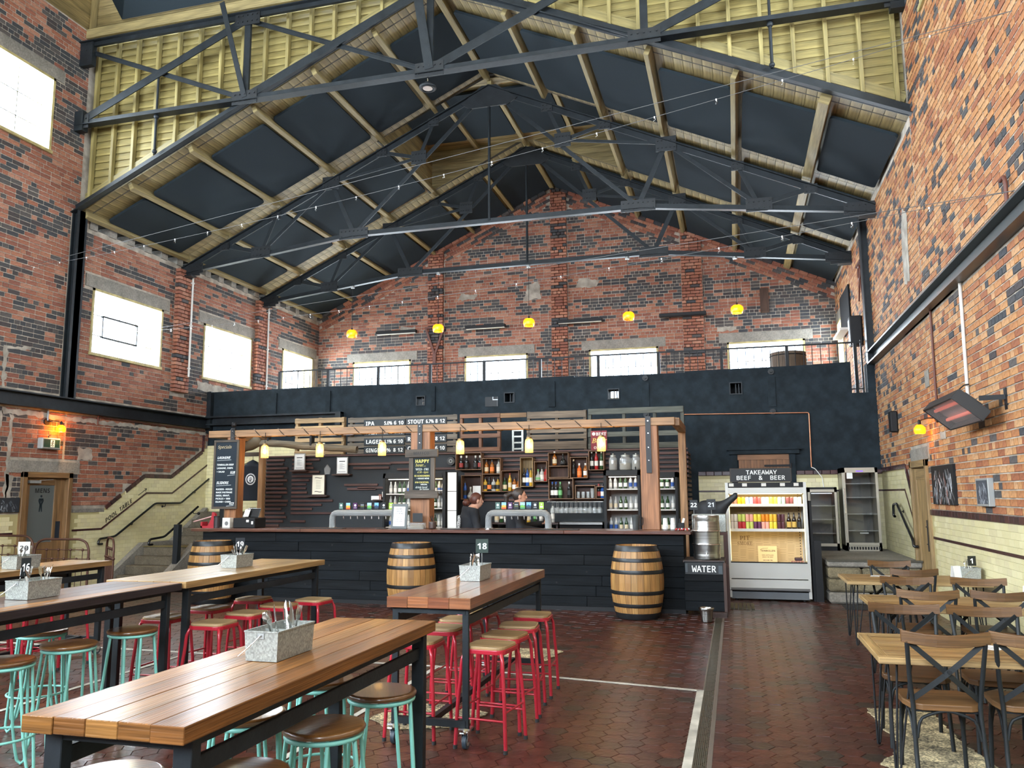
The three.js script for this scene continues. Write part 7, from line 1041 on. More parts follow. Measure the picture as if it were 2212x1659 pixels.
const BDG = [['#49645c', disc('#d5e2da')], ['#c9822e', land('#86b8d8', '#e0a23a', '#d8582a')], ['#4a2550', disc('#e6dcea')], ['#1d2226', (g, w, h) => { g.fillStyle = '#8b9a3c'; g.fillRect(8, h * 0.55, w - 16, 6); g.fillStyle = '#b8bcc0'; g.fillRect(8, h * 0.3, w - 16, 8); }], ['#3f7a58', land('#9cc8e8', '#6ea848', '#3f7a58')], ['#2d5a86', land('#6fa8d8', '#24425e', '#1c2a38')], ['#14181a', disc('#e8ecec')], ['#8fb23c', (g, w, h) => { g.fillStyle = '#dfeab8'; g.fillRect(12, h * 0.55, w - 24, h * 0.25); g.beginPath(); g.arc(w / 2, h * 0.3, 10, 0, 7); g.fill(); }]];
font_('frosted beer font with eight colourful badges nearer the stairs', -6.57, -5.31, BDG); font_('frosted beer font with eight colourful badges in front of the bartenders', -3.84, -2.77, BDG);
// ================================================================== things on and around the bar
// ------------------------------------------------------------------ people: distance fields meshed into one continuous body
function sdf(c, half, res, fn) {
  const mc = new MarchingCubes(res, m.black, false, false, 400000), h = res / 2; mc.isolation = 0;
  for (let k = 0; k < res; k++) for (let j = 0; j < res; j++) for (let i = 0; i < res; i++) mc.field[i + j * res + k * res * res] = -fn(c[0] + (i - h) / h * half, c[1] + (j - h) / h * half, c[2] + (k - h) / h * half);
  mc.update(); const n = mc.count * 3, g = new THREE.BufferGeometry(), p = new Float32Array(mc.positionArray.slice(0, n)), q = new Float32Array(mc.normalArray.slice(0, n));
  for (let i = 0; i < n; i += 3) for (let a = 0; a < 3; a++) p[i + a] = c[a] + p[i + a] * half;
  g.setAttribute('position', new THREE.BufferAttribute(p, 3)); g.setAttribute('normal', new THREE.BufferAttribute(q, 3)); g.setAttribute('uv', new THREE.BufferAttribute(new Float32Array(n / 3 * 2), 2)); return g;
}
const cap = (a, b, r0, r1) => (x, y, z) => { const bx_ = b[0] - a[0], by = b[1] - a[1], bz = b[2] - a[2], t = Math.max(0, Math.min(1, ((x - a[0]) * bx_ + (y - a[1]) * by + (z - a[2]) * bz) / (bx_ * bx_ + by * by + bz * bz))); return Math.hypot(x - a[0] - bx_ * t, y - a[1] - by * t, z - a[2] - bz * t) - lerp(r0, r1, t); };
const ell = (c, r) => (x, y, z) => { const k = Math.hypot((x - c[0]) / r[0], (y - c[1]) / r[1], (z - c[2]) / r[2]); return (k - 1) * Math.min(...r); };
const smin = (fs, k) => (x, y, z) => { let d = 1e9; for (const f of fs) { const e = f(x, y, z), h = Math.max(k - Math.abs(d - e), 0) / k; d = Math.min(d, e) - h * h * k * 0.25; } return d; };
function person(label, pos, ry, o) {
  const t = thing('person', label, 'person', null, pos, ry); const S = o.bend || 0, hd = [0 + (o.hx || 0), 1.565 - S * 0.1, 0.02 + S * 0.35], nk = [0, 1.42 - S * 0.03, 0 + S * 0.2], ch = [0, 1.25, S * 0.1];
  const LH = o.lh || [-0.13, 1.02, 0.36], RH = o.rh || [0.13, 1.02, 0.36], el = h => [h[0] < 0 ? -0.25 : 0.25, 1.08, 0.06 + S * 0.1], sx = s => [s * 0.165, 1.365, S * 0.14];
  const torso = e => [cap([0, 0.96, 0], ch, 0.135 + e, 0.15 + e), cap([-0.08, 0.92, 0], [0.08, 0.92, 0], 0.125 + e, 0.125 + e), cap(sx(-1), sx(1), 0.068 + e, 0.068 + e), cap(ch, nk, 0.12 + e, 0.06 + e)];
  const arms = e => [LH, RH].flatMap(h => { const s = h === LH ? -1 : 1; return [cap(sx(s), el(h), 0.052 + e, 0.043 + e), cap(el(h), h, 0.042 + e, 0.03 + e)]; });
  const legs = e => [-1, 1].flatMap(s => [cap([s * 0.09, 0.9, 0], [s * 0.1, 0.5, 0.015], 0.088 + e, 0.06 + e), cap([s * 0.1, 0.5, 0.015], [s * 0.1, 0.09, -0.02], 0.056 + e, 0.04 + e)]), feet = [-1, 1].map(s => cap([s * 0.1, 0.045, -0.04], [s * 0.12, 0.035, 0.14], 0.045, 0.035));
  const skin = M(o.skin || [0.50, 0.27, 0.19], 0.55), body = smin([...torso(-0.01), ...arms(-0.006), ...legs(-0.006), ...feet, cap(nk, [hd[0], hd[1] - 0.05, hd[2] - 0.01], 0.052, 0.05)], 0.05);
  const L = (x, y, z) => [hd[0] + x, hd[1] + y, hd[2] + z];
  const head = smin([ell(L(0, 0.015, 0), [0.076, 0.108, 0.095]), ell(L(0, -0.055, 0.03), [0.055, 0.06, 0.06]), cap(L(0, 0.02, 0.09), L(0, -0.02, 0.108), 0.008, 0.014), ell(L(0, -0.055, 0.086), [0.022, 0.008, 0.01]), ell(L(-0.078, 0, 0.0), [0.012, 0.03, 0.018]), ell(L(0.078, 0, 0.0), [0.012, 0.03, 0.018]), cap(L(0, -0.05, -0.01), L(0, -0.14, -0.02), 0.05, 0.05)], 0.022);
  const hand = h => { const s = h === LH ? -1 : 1, d = V(...h).sub(V(...el(h))).normalize(), u = V(0, 1, 0).addScaledVector(d, -d.y).normalize(), w = u.clone().cross(d), P = (a, b, c) => V(...h).addScaledVector(d, a).addScaledVector(w, b).addScaledVector(u, c).toArray(); const fs = [cap(h, P(0.05, 0, 0), 0.024, 0.027), cap(P(0.05, -0.022, 0), P(0.07, 0.022, 0), 0.018, 0.017)]; [[-0.027, 0.058], [-0.009, 0.068], [0.009, 0.063], [0.027, 0.05]].forEach(([b, l]) => fs.push(cap(P(0.07, b, 0), P(0.07 + l * 0.55, b * 1.1, -0.008), 0.0095, 0.009), cap(P(0.07 + l * 0.55, b * 1.1, -0.008), P(0.07 + l * 0.95, b * 1.1, -0.035), 0.009, 0.0078))); fs.push(cap(P(0.02, -s * 0.025, 0), P(0.06, -s * 0.05, -0.01), 0.012, 0.009), cap(P(0.06, -s * 0.05, -0.01), P(0.09, -s * 0.045, -0.025), 0.009, 0.008)); return sdf(P(0.05, 0, 0), 0.12, 56, smin(fs, 0.012)); };
  part('body', mg([sdf([0, 0.85, 0.1], 0.92, 112, body), sdf(hd, 0.2, 64, head), hand(LH), hand(RH)]), skin, t);
  for (const s of [-1, 1]) part('eye', ball(0.011, ...L(s * 0.03, 0.018, 0.082), 8), m.black, t);
  const cloth = M([0.010, 0.012, 0.017], 0.85), top = smin([...torso(0.016), ...arms(0.014), ...(o.hood ? [ell([0, 1.40, -0.09 + S * 0.16], [0.12, 0.07, 0.06])] : [])], 0.05);
  part('hoodie', sdf([0, 1.15, 0.12], 0.62, 96, (x, y, z) => Math.max(top(x, y, z), 0.86 - y, y - (1.43 - S * 0.02) - (z - S * 0.1) * -0.25, Math.min(Math.hypot(x - LH[0], y - LH[1], z - LH[2]), Math.hypot(x - RH[0], y - RH[1], z - RH[2])) < 0.035 ? 0.01 : -1)), cloth, t);
  part('trousers', sdf([0, 0.5, 0.03], 0.56, 72, (x, y, z) => Math.max(smin([...legs(0.012), cap([-0.07, 0.9, 0], [0.07, 0.9, 0], 0.13, 0.13)], 0.04)(x, y, z), 0.07 - y, y - 1.0)), M([0.014, 0.014, 0.018], 0.9), t);
  const hair = M(o.hair, 0.5), hf = smin([(x, y, z) => Math.max(ell(L(0, 0.028, -0.012), [0.088, 0.108, 0.104])(x, y, z), (z - hd[2] - 0.055) + (y - hd[1] - 0.06) * -0.55, hd[1] - 0.07 - y), ...(o.tail || [])], 0.02);
  part('hair', sdf([hd[0], hd[1] - 0.05, hd[2] - 0.05], 0.3, 80, hf), hair, t);
  if (o.logo) part('back_print', at(flat(new THREE.CircleGeometry(0.125, 32)), o.logo[0], o.logo[1], o.logo[2], 0.10, Math.PI, 0, 'YXZ'), print(160, 160, ringLogo, { mat: { transparent: true, alphaTest: 0.35, polygonOffset: true, polygonOffsetFactor: -2 } }), t);
  t.scale.setScalar(o.k || 1.05); return t;
}
function ringLogo(x, w, h) { x.strokeStyle = '#e6e8ea'; x.lineWidth = 15; x.setLineDash([11, 5]); x.beginPath(); x.arc(w / 2, h / 2, w * 0.41, 0, 7); x.stroke(); x.setLineDash([]); x.fillStyle = '#dfe2e4'; x.beginPath(); x.arc(w / 2, h / 2, w * 0.27, 0, 7); x.fill(); x.fillStyle = '#15181c'; x.fillRect(w * 0.42, h * 0.36, w * 0.18, 7); x.fillRect(w * 0.36, h * 0.46, w * 0.28, 8); x.beginPath(); x.arc(w * 0.46, h * 0.62, 10, 0, 7); x.fill(); x.fillRect(w * 0.53, h * 0.52, 6, 30); }
person('bartender in a black hoodie with a round white back print, auburn hair tied back', [-4.40, 0, -13.22], 2.15, { bend: 0.35, hair: [0.075, 0.022, 0.014], hood: true, logo: [0.0, 1.17, -0.155], skin: [0.52, 0.30, 0.22], tail: [ell([0, 1.50, -0.03], [0.05, 0.055, 0.06])] });
person('bartender in black with a dark ponytail, working behind the second beer font', [-3.55, 0, -13.18], 1.85, { k: 1.08, bend: 0.12, hair: [0.022, 0.014, 0.011], rh: [0.2, 1.13, 0.42], lh: [-0.12, 1.03, 0.38], tail: [cap([0, 1.60, -0.07], [0, 1.56, -0.14], 0.035, 0.04), cap([0, 1.56, -0.14], [0, 1.28, -0.15], 0.04, 0.02)] });
// ------------------------------------------------------------------ counter clutter
const CT = 1.171;
{ const t = thing('coffee_tin', 'slim black canister on the bar beside the chalkboard post', 'canister', null, [-8.66, CT, -12.3]); part('body', cyl(0.05, 0.05, 0.18, 0, 0.09, 0, 20), M([0.03, 0.022, 0.025], 0.4), t); part('lid', cyl(0.052, 0.052, 0.02, 0, 0.19, 0, 20), m.black, t); }
{ const t = thing('white_carton', 'white carton with a round grey seal on the bar', 'box', null, [-8.47, CT, -12.34]); part('carton', cb(0.15, 0.17, 0.1, 0.004, 0, 0.085, 0), m.offwhite, t); part('seal', at(flat(new THREE.CircleGeometry(0.035, 20)), 0.01, 0.075, 0.0515), M([0.15, 0.15, 0.15], 0.6), t); }
{ const t = thing('cash_register', 'black point of sale till with a tilted screen', 'till', null, [-8.08, CT, -12.4]); part('base', cb(0.42, 0.17, 0.34, 0.01, 0, 0.085, 0), m.black, t); part('till_screen', at(cb(0.26, 0.17, 0.02, 0.006), 0.05, 0.25, -0.02, -0.5), m.blackGloss, t); part('receipt', at(bx(0.1, 0.14, 0.002), -0.04, 0.25, 0.03, -0.5), m.paper, t); part('sticker', bx(0.05, 0.04, 0.002, 0.07, 0.12, 0.172), m.white, t); part('sticker', bx(0.035, 0.05, 0.002, 0.16, 0.09, 0.172), m.white, t); }
{ const t = thing('trolley_jack', 'small red trolley jack displayed on the bar end', 'jack', null, [-8.86, CT, -12.35], 0); const rd = M([0.35, 0.02, 0.03], 0.4); part('frame', mg([b2(-0.10, 0.16, 0, 0.03, -0.08, -0.05), b2(-0.10, 0.16, 0, 0.03, 0.05, 0.08), b2(-0.1, -0.07, 0, 0.1, -0.08, 0.08)]), rd, t); part('lift_arm', extrAt([[0.0, 0.02], [0.17, 0.02], [0.13, 0.24], [0.09, 0.26], [0.07, 0.14]], 0.06), rd, t); part('handle', rod([0.1, 0.2, 0], [-0.3, 0.1, 0], 0.012), M([0.5, 0.3, 0.28], 0.4), t); }
function extrAt(p, d) { const g = extr(p, d, 0.004); g.translate(0, 0, -d / 2); return g; }
{ const t = thing('happy_hour_card', 'white happy hour card in a grey frame propped on the bar', 'sign', null, [-5.24, CT, -12.25]); part('frame', at(cb(0.27, 0.4, 0.02, 0.005), 0, 0.2, 0, -0.12, 0.1), M([0.10, 0.11, 0.11], 0.6), t); part('card', at(face(0.19, 0.31), 0, 0.2, 0.0125, -0.12, 0.1), print(128, 208, (x, w, h) => { fill(x, w, h, '#eceeec'); ['HAPPY', 'HOUR', 'COCKTAIL'].forEach((s, i) => txt(x, s, w / 2, 26 + i * 24, 'bold 22px sans-serif', '#1b1b1b', 'center', 100)); ['$10', 'WED - FRI', '4:30 - 6PM'].forEach((s, i) => txt(x, s, w / 2, 116 + i * 20, 'bold 15px sans-serif', '#333')); x.fillStyle = '#777'; for (let i = 0; i < 3; i++) x.fillRect(30, 176 + i * 9, 68, 3); }), t); part('strut', b2(-0.05, 0.05, 0, 0.15, -0.12, -0.09), m.black, t); }
{ const t = thing('raffle_box', 'clear tip box with a black hand-lettered card', 'tip box', null, [-4.93, CT, -12.24]); part('box', b2(-0.13, 0.13, 0, 0.1, -0.05, 0.05), barGlass, t); part('coins', cb(0.23, 0.07, 0.08, 0.02, 0, 0.037, 0), M([0.3, 0.22, 0.12], 0.6, { bumpMap: rep(tFine, 0.06), bumpScale: 0.01 }), t); part('card', bx(0.17, 0.14, 0.004, 0.0, 0.18, -0.02), print(96, 80, (x, w, h) => { fill(x, w, h, '#14181a'); txt(x, 'Loving', w / 2, 18, 'italic 20px serif', '#e4e6e4'); txt(x, 'public', w / 2, 40, 'italic 20px serif', '#e4e6e4'); txt(x, '$20', w / 2 + 10, 64, 'italic 20px serif', '#e4e6e4'); }), t); }
{ const t = thing('straw_pot', 'brown pot of black straws beside the middle post', 'pot', null, [-4.69, CT, -12.3]); part('pot', lathe([[0, 0.005], [0.05, 0.002], [0.06, 0.02], [0.062, 0.1], [0.055, 0.12], [0, 0.118]], 18), M([0.05, 0.03, 0.025], 0.4), t); part('straws', mg(Array.from({ length: 7 }, (_, i) => rod([0.02 * Math.cos(i), 0.1, 0.02 * Math.sin(i)], [0.05 * Math.cos(i * 2.1), 0.21, 0.05 * Math.sin(i * 2.1)], 0.004, 5))), m.black, t); }
function cups(lab, x, z) { const t = thing('cup_stack', lab, 'cups', 'stacks of plastic cups', [x, CT, z]); part('cup_pile', lathe([[0, 0.004], [0.036, 0.002], [0.04, 0.03], [0.042, 0.034], [0.039, 0.036], [0.042, 0.05], [0.044, 0.054], [0.04, 0.056], [0.03, 0.175], [0, 0.176]].map(p => p), 20), M([0.72, 0.73, 0.72], 0.2, { metalness: 0.3 }), t); part('cup_rims', mg([0.02, 0.04, 0.06].map(y => at(flat(new THREE.TorusGeometry(0.041, 0.003, 6, 20)), 0, y, 0, Math.PI / 2))), m.white, t); }
cups('upturned silver cup stack closest to the tall post', -1.02, -12.32); cups('upturned silver cup stack second from the tall post', -0.91, -12.32);
{ const t = thing('napkin_holder', 'black caddy with a white napkin beyond the cups', 'caddy', null, [-0.79, CT, -12.34]); part('box', cb(0.09, 0.11, 0.09, 0.006, 0, 0.055, 0), m.black, t); part('napkin', at(bx(0.03, 0.09, 0.06), 0.03, 0.13, 0, 0, 0, -0.3), m.white, t); part('bottle_neck', cyl(0.012, 0.01, 0.06, -0.02, 0.14, 0, 8), m.black, t); }
{ const t = thing('red_beads', 'red beaded lei lying on the bar end', 'beads', null, [-0.76, CT, -12.2]); for (let i = 0; i < 12; i++) part('bead', ball(0.014, (i - 6) * 0.017, 0.016 + 0.008 * (i % 2), 0.012 * Math.sin(i * 2), 8), M(i % 3 === 2 ? [0.7, 0.7, 0.66] : [0.35, 0.02, 0.02], 0.4), t); }
{ const t = thing('black_jug', 'smoky black plastic jug by the tall timber post', 'jug', null, [-1.46, CT, -12.36]); part('jug', lathe([[0, 0.004], [0.045, 0.002], [0.06, 0.22], [0.057, 0.22], [0.042, 0.01], [0, 0.01]], 20), M([0.05, 0.055, 0.055], 0.15), t); part('handle', tube([[0.05, 0.19, 0], [0.1, 0.18, 0], [0.1, 0.08, 0], [0.045, 0.06, 0]], 0.008, 12, 6), m.black, t); }
// framed certificates and bits on the slatted wall
function cert(lab, x, y, w, h, fr, bg, fn) { const t = thing('framed_certificate', lab, 'certificate', 'certificates on the slatted wall', [x, y, ZS + 0.09]); part('frame', cb(w, h, 0.02, 0.004), fr, t); part('certificate', face(w - 0.035, h - 0.035), print(96, Math.round(96 * h / w), (c, W_, H_) => { fill(c, W_, H_, bg); fn(c, W_, H_); }), t, [0, 0, 0.0112]); part('ledge', b2(-w / 2 - 0.08, w / 2 + 0.06, -h / 2 - 0.03, -h / 2, -0.08, 0.05), W([0.10, 0.05, 0.035], 0.6), t); }
const lines = (c, w, h) => { c.fillStyle = '#20262c'; c.fillRect(w * 0.2, h * 0.2, w * 0.6, h * 0.05); c.fillStyle = '#7d838a'; for (let i = 0; i < 6; i++) c.fillRect(w * 0.25, h * (0.36 + i * 0.07), w * (0.3 + 0.2 * (i % 2)), 2); c.fillRect(w * 0.12, h * 0.9, w * 0.76, 4); };
cert('white certificate in a grey frame closest to the stairs', -8.57, 2.40, 0.25, 0.34, m.greyMetal, '#eef0f0', lines); cert('white certificate in a grey frame beside the glass award', -7.61, 2.31, 0.25, 0.34, m.greyMetal, '#eef0f0', lines); cert('cream certificate in a brown frame, lowest on the wall', -8.13, 1.93, 0.30, 0.42, W([0.11, 0.07, 0.05], 0.5), '#e6e0cc', (c, w, h) => { c.strokeStyle = '#2c2620'; c.lineWidth = 4; for (const y of [h * 0.14, h * 0.86]) { c.beginPath(); c.moveTo(w * 0.2, y); c.bezierCurveTo(w * 0.4, y - 8, w * 0.6, y + 8, w * 0.8, y); c.stroke(); } c.fillStyle = '#8a826e'; for (let i = 0; i < 6; i++) c.fillRect(w * 0.3, h * (0.28 + i * 0.08), w * 0.4, 2); });
single('glass_award', 'faceted glass award standing on the certificate ledge', 'award', null, (() => { const g = extr([[-0.05, 0], [0.05, 0], [0.065, 0.11], [0, 0.19], [-0.065, 0.11]], 0.02, 0.004); g.translate(-7.93, 2.142, ZS + 0.1); return g; })(), barGlass);
{ const t = thing('beer_fridge_sign', 'white card sign beside small bottles on a wall slat', 'sign', null, [-6.85, 1.66, ZS + 0.12]); part('card', bx(0.2, 0.08, 0.004), m.white, t); part('shelf', b2(-0.05, 0.42, -0.05, -0.03, -0.1, 0.05), W([0.10, 0.05, 0.035], 0.6), t); for (let i = 0; i < 5; i++) part('spice_jar', cyl(0.035, 0.035, 0.1, 0.08 + i * 0.075, 0.02 + 0.05 * (i % 2), -0.03, 12), i % 3 ? m.offwhite : M([0.25, 0.09, 0.06], 0.5), t); }
{ const t = thing('security_camera', 'black dome camera fixed to the slats beside the chalkboard', 'camera', null, [-5.3, 2.36, ZS + 0.03]); part('dome', at(cyl(0.09, 0.08, 0.05, 0, 0, 0, 24), 0, 0, 0.03, Math.PI / 2), m.blackGloss, t); part('lens', at(flat(new THREE.TorusGeometry(0.03, 0.008, 8, 20)), 0, 0, 0.06), m.greyMetal, t); }
// hoodie on its hanger, caps, weathered log, back rail
{ const t = thing('hanging_hoodie', 'black hoodie with a round white logo hanging beside the slats', 'hoodie', null, [-9.2, 2.0, -14.15]); const hd_ = M([0.008, 0.012, 0.02], 0.9); part('garment', sdf([0, -0.02, 0], 0.5, 72, (x, y, z) => smin([(a, b, c) => Math.max(Math.abs(a) - (0.21 + 0.03 * -b) , Math.abs(c) - 0.05, Math.abs(b + 0.05) - 0.33) , cap([-0.14, 0.27, 0], [-0.27, -0.22, 0], 0.055, 0.04), cap([0.14, 0.27, 0], [0.27, -0.22, 0], 0.055, 0.04), ell([0, 0.31, 0], [0.12, 0.1, 0.07])], 0.06)(x, y, z)), hd_, t); part('logo', flat(new THREE.CircleGeometry(0.125, 32)), print(160, 160, ringLogo, { mat: { transparent: true, alphaTest: 0.35, polygonOffset: true, polygonOffsetFactor: -2 } }), t, [0.0, 0.04, 0.058]); part('hanger', mg([rod([-0.2, 0.33, 0], [0, 0.42, 0], 0.008), rod([0.2, 0.33, 0], [0, 0.42, 0], 0.008), pipe([[0, 0.42, 0], [0, 0.5, 0], [0.03, 0.53, 0], [0.03, 0.5, 0]], 0.004, 6)]), m.black, t); }
single('merch_rail', 'dark timber rail holding the hoodie hanger', 'rail', null, b2(-10.0, -8.9, 2.49, 2.57, -14.18, -14.10), greyTimber);
[[2.22, [0.03, 0.04, 0.09], 'navy'], [2.08, [0.05, 0.05, 0.07], 'charcoal'], [1.78, [0.16, 0.12, 0.09], 'brown'], [1.66, [0.02, 0.16, 0.17], 'teal']].forEach(([y, c, n], i) => { const t = thing('baseball_cap', `${n} cap hooked on the post behind the chalkboard`, 'cap', 'caps on the bar post', [-9.02, y, -12.9]); const cm = M(c, 0.85); part('crown', (() => { const g = flat(new THREE.SphereGeometry(0.09, 16, 10, 0, 6.3, 0, Math.PI / 2)); g.rotateZ(0.3); return g; })(), cm, t); part('peak', at(cyl(0.085, 0.085, 0.008, 0, 0, 0, 16), -0.07, -0.02, 0.03, 0, 0, 0.35), cm, t); });
single('cap_post', 'pale post behind the chalkboard on which caps hang', 'post', null, cb(0.1, 2.5, 0.1, 0.006, -8.93, 1.25, -13.0), W([0.36, 0.22, 0.11], 0.6));
{ const g = tube([[-8.95, 2.68, -13.5], [-8.5, 2.70, -13.55], [-7.6, 2.62, -13.6], [-6.7, 2.55, -13.65]], 0.065, 40, 12), p = g.attributes.position; for (let i = 0; i < p.count; i++) { const n = 0.02 * (vn(p.getX(i) * 5, p.getY(i) * 9, 64) - 0.5); p.setY(i, p.getY(i) + n); p.setZ(i, p.getZ(i) + n); } g.computeVertexNormals(); const t = thing('weathered_log', 'weathered grey log hung behind the bar beam, knotted at one end', 'log', null); part('trunk', uvm(g, 'x'), W([0.26, 0.22, 0.16], 0.85, { bumpScale: 0.006 }), t); part('burl', sdf([-8.85, 2.7, -13.5], 0.34, 40, smin([ell([-8.9, 2.66, -13.5], [0.2, 0.1, 0.1]), ell([-9.05, 2.6, -13.48], [0.1, 0.13, 0.09]), ell([-8.72, 2.74, -13.5], [0.1, 0.09, 0.08])], 0.07)), W([0.24, 0.19, 0.13], 0.9), t); part('hanging_strap', mg([b2(-7.62, -7.58, 2.6, 2.86, -13.66, -13.54), b2(-8.5, -8.46, 2.66, 2.86, -13.6, -13.5)]), m.black, t); }
single('rear_beam', 'rough timber beam carrying the log behind the bar canopy', 'beam', null, cb(8.0, 0.1, 0.1, 0.006, -4.88, 2.91, -13.6), greyTimber);
{ const t = thing('bullet_camera', 'small black camera on top of the canopy beam end', 'camera', null, [-8.5, 2.862, -12.45]); part('mount', cyl(0.05, 0.04, 0.04, 0, 0.02, 0, 14), m.black, t); part('housing', at(cb(0.08, 0.08, 0.16, 0.02), 0, 0.1, 0, 0, 0.6), m.black, t); }
// ------------------------------------------------------------------ open drinks fridge with cans
{
  const t = thing('drinks_fridge', 'tall white open-front drinks fridge with lit shelves under the takeaway sign', 'fridge', null, [0.47, 0, -13.82]); const wm = M([0.52, 0.52, 0.49], 0.45);
  const side = s => { const g = extr([[0, 0.05], [0, 0.6], [-0.06, 1.88], [-0.72, 1.88], [-0.72, 0.05]], 0.045); g.rotateY(-Math.PI / 2); g.translate(s > 0 ? 0.63 : -0.585, 0, 0); return g; };
  part('side_panel', uvm(side(-1)), wm, t); part('side_panel', uvm(side(1)), wm, t);
  part('back_panel', b2(-0.6, 0.6, 0.35, 1.86, -0.72, -0.68), wm, t); part('canopy', b2(-0.585, 0.585, 1.80, 1.88, -0.72, -0.055), m.black, t); part('fascia', b2(-0.585, 0.585, 1.70, 1.795, -0.08, -0.055), wm, t);
  part('print_panel', at(face(1.15, 1.2), 0, 1.13, -0.678), print(512, 512, (x, w, h) => { fill(x, w, h, '#cfb182'); x.fillStyle = '#a88a60'; for (let i = 0; i < 9; i++) for (let j = 0; j < 60; j++) if ((i * 7 + j * 5) % 11 > 2) x.fillRect(8 + i * 57, 8 + j * 8.4, 36 + (j * 13 % 14), 2); txt(x, 'PIT', 100, 330, 'bold 44px serif', '#8c6c46'); txt(x, 'SMOKE', 100, 370, 'bold 36px serif', '#8c6c46', 'center', 110); }), t);
  for (const y of [1.5, 1.10]) { part('shelf', b2(-0.58, 0.58, y, y + 0.02, -0.68, -0.12), wm, t); part('price_rail', b2(-0.58, 0.58, y - 0.01, y + 0.035, -0.12, -0.105), m.offwhite, t); }
  part('shelf_support', mg(Array.from({ length: 24 }, (_, i) => bx(0.012, 0.02, 0.004, 0.54, 0.65 + i * 0.045, -0.674))), m.black, t);
  part('well', b2(-0.585, 0.585, 0.52, 0.56, -0.70, -0.02), wm, t); part('front_lip', mg([b2(-0.585, 0.585, 0.35, 0.58, -0.03, 0.0), b2(-0.585, 0.585, 0.575, 0.595, -0.045, 0.005)]), wm, t); part('dark_trim', b2(-0.585, 0.585, 0.595, 0.612, -0.04, 0.006), m.black, t);
  part('lower_panel', b2(-0.63, 0.63, 0.16, 0.335, -0.68, 0.01, 0.006), wm, t); part('bumper', at(cyl(0.022, 0.022, 1.2, 0, 0, 0, 12), 0, 0.185, 0.02, 0, 0, Math.PI / 2), M([0.12, 0.12, 0.12], 0.5), t); part('plinth', b2(-0.6, 0.6, 0.03, 0.14, -0.66, -0.03), M([0.12, 0.13, 0.14], 0.5), t); part('foot', mg([[-0.52, -0.1], [0.52, -0.1], [-0.52, -0.6], [0.52, -0.6]].map(([x, z]) => cyl(0.025, 0.025, 0.04, x, 0.02, z, 10))), m.black, t);
  [-0.53, -0.32, -0.02, 0.27, 0.48].forEach(x => part('brand_tag', bx(0.075, 0.05, 0.004, x, 1.842, -0.052), m.offwhite, t));
  part('strip_light', b2(-0.56, 0.56, 1.69, 1.705, -0.11, -0.07), M([1, 1, 0.9], 0.4, { emissive: C3(1, 0.86, 0.5), emissiveIntensity: 3 }), t);
  const l = new THREE.RectAreaLight(C3(1, 0.82, 0.45), 36, 1.12, 0.05); l.position.set(0, 1.68, -0.10); l.rotation.x = -Math.PI / 2 + 0.35; l.castShadow = true; t.add(l);
  for (const s of [-1, 1]) { part('edge_light', b2(s * 0.572, s * 0.582, 0.63, 1.68, -0.075, -0.06), M([1, 1, 0.8], 0.4, { emissive: C3(1, 0.86, 0.4), emissiveIntensity: 1.2 }), t); }
  const q = new THREE.RectAreaLight(C3(1, 0.80, 0.40), 16, 1.1, 0.05); q.position.set(0, 1.09, -0.12); q.rotation.x = -Math.PI / 2 + 0.3; q.castShadow = true; t.add(q);
}
const canG = lathe([[0, 0.001], [0.024, 0], [0.03, 0.008], [0.031, 0.108], [0.026, 0.12], [0.025, 0.1225]], 16), lidG = lathe([[0.025, 0.1225], [0.027, 0.1235], [0.025, 0.12], [0, 0.12]], 14);
const canC = { brown: [0.20, 0.10, 0.08], orange: [0.80, 0.26, 0.01], blue: [0.20, 0.28, 0.62], red: [0.55, 0.04, 0.05], white: [0.66, 0.60, 0.56], yellow: [0.82, 0.66, 0.06], teal: [0.16, 0.26, 0.28], dark: [0.10, 0.03, 0.04], pink: [0.85, 0.40, 0.30], plum: [0.14, 0.04, 0.10], lime: [0.60, 0.66, 0.15], amber: [0.82, 0.48, 0.04] };
function can(c, lab, x, y, z) { const t = thing('drink_can', lab, 'can', 'cans in the drinks fridge', [x, y, z]); part('body', canG, solid(canC[c], 0.3), t); part('lid', lidG, m.chrome, t); }
const tin = (cols, y, name, x0, x1) => cols.forEach((c, i) => { const p = Math.ceil(cols.slice(0, i + 1).filter(v => v === c).length); for (let d = 0; d < 1; d++) can(c, `${c} drink can, ${['first', 'second', 'third', 'fourth', 'fifth', 'sixth'][p - 1]} of its colour on the ${name}`, lerp(x0, x1, i / (cols.length - 1)), y, -14.02); });
tin(['brown', 'brown', 'orange', 'orange', 'blue', 'blue', 'red', 'red', 'white', 'white', 'yellow', 'yellow', 'teal', 'teal', 'dark', 'dark', 'white', 'white'], 1.521, 'top fridge shelf', -0.07, 1.0);
tin(['white', 'white', 'red', 'red', 'lime', 'lime', 'plum', 'plum', 'pink', 'pink', 'yellow', 'yellow', 'dark', 'dark'], 1.121, 'lower row of the middle fridge shelf', -0.07, 0.73);
tin(['white', 'white', 'lime', 'lime', 'pink', 'pink', 'yellow', 'yellow', 'orange', 'orange', 'amber', 'amber', 'dark', 'dark'], 1.2445, 'upper row of the middle fridge shelf', -0.07, 0.73);
[0.82, 0.90, 0.98].forEach((x, i) => { const t = thing('beer_bottle', `tall brown bottle, ${ord4[i]} beside the cans on the middle fridge shelf`, 'bottle', null, [x, 1.121, -14.02]); const g = { body: lathe([[0, 0], [0.034, 0.002], [0.035, 0.01], [0.035, 0.15], [0.026, 0.18], [0.014, 0.22], [0.013, 0.27], [0, 0.27]], 16) }; part('glass', g.body, solid([0.02, 0.01, 0.006], 0.12), t); part('label', cyl(0.0357, 0.0357, 0.09, 0, 0.08, 0, 16), solid(i < 2 ? [0.6, 0.38, 0.08] : [0.02, 0.02, 0.02], 0.6), t); });
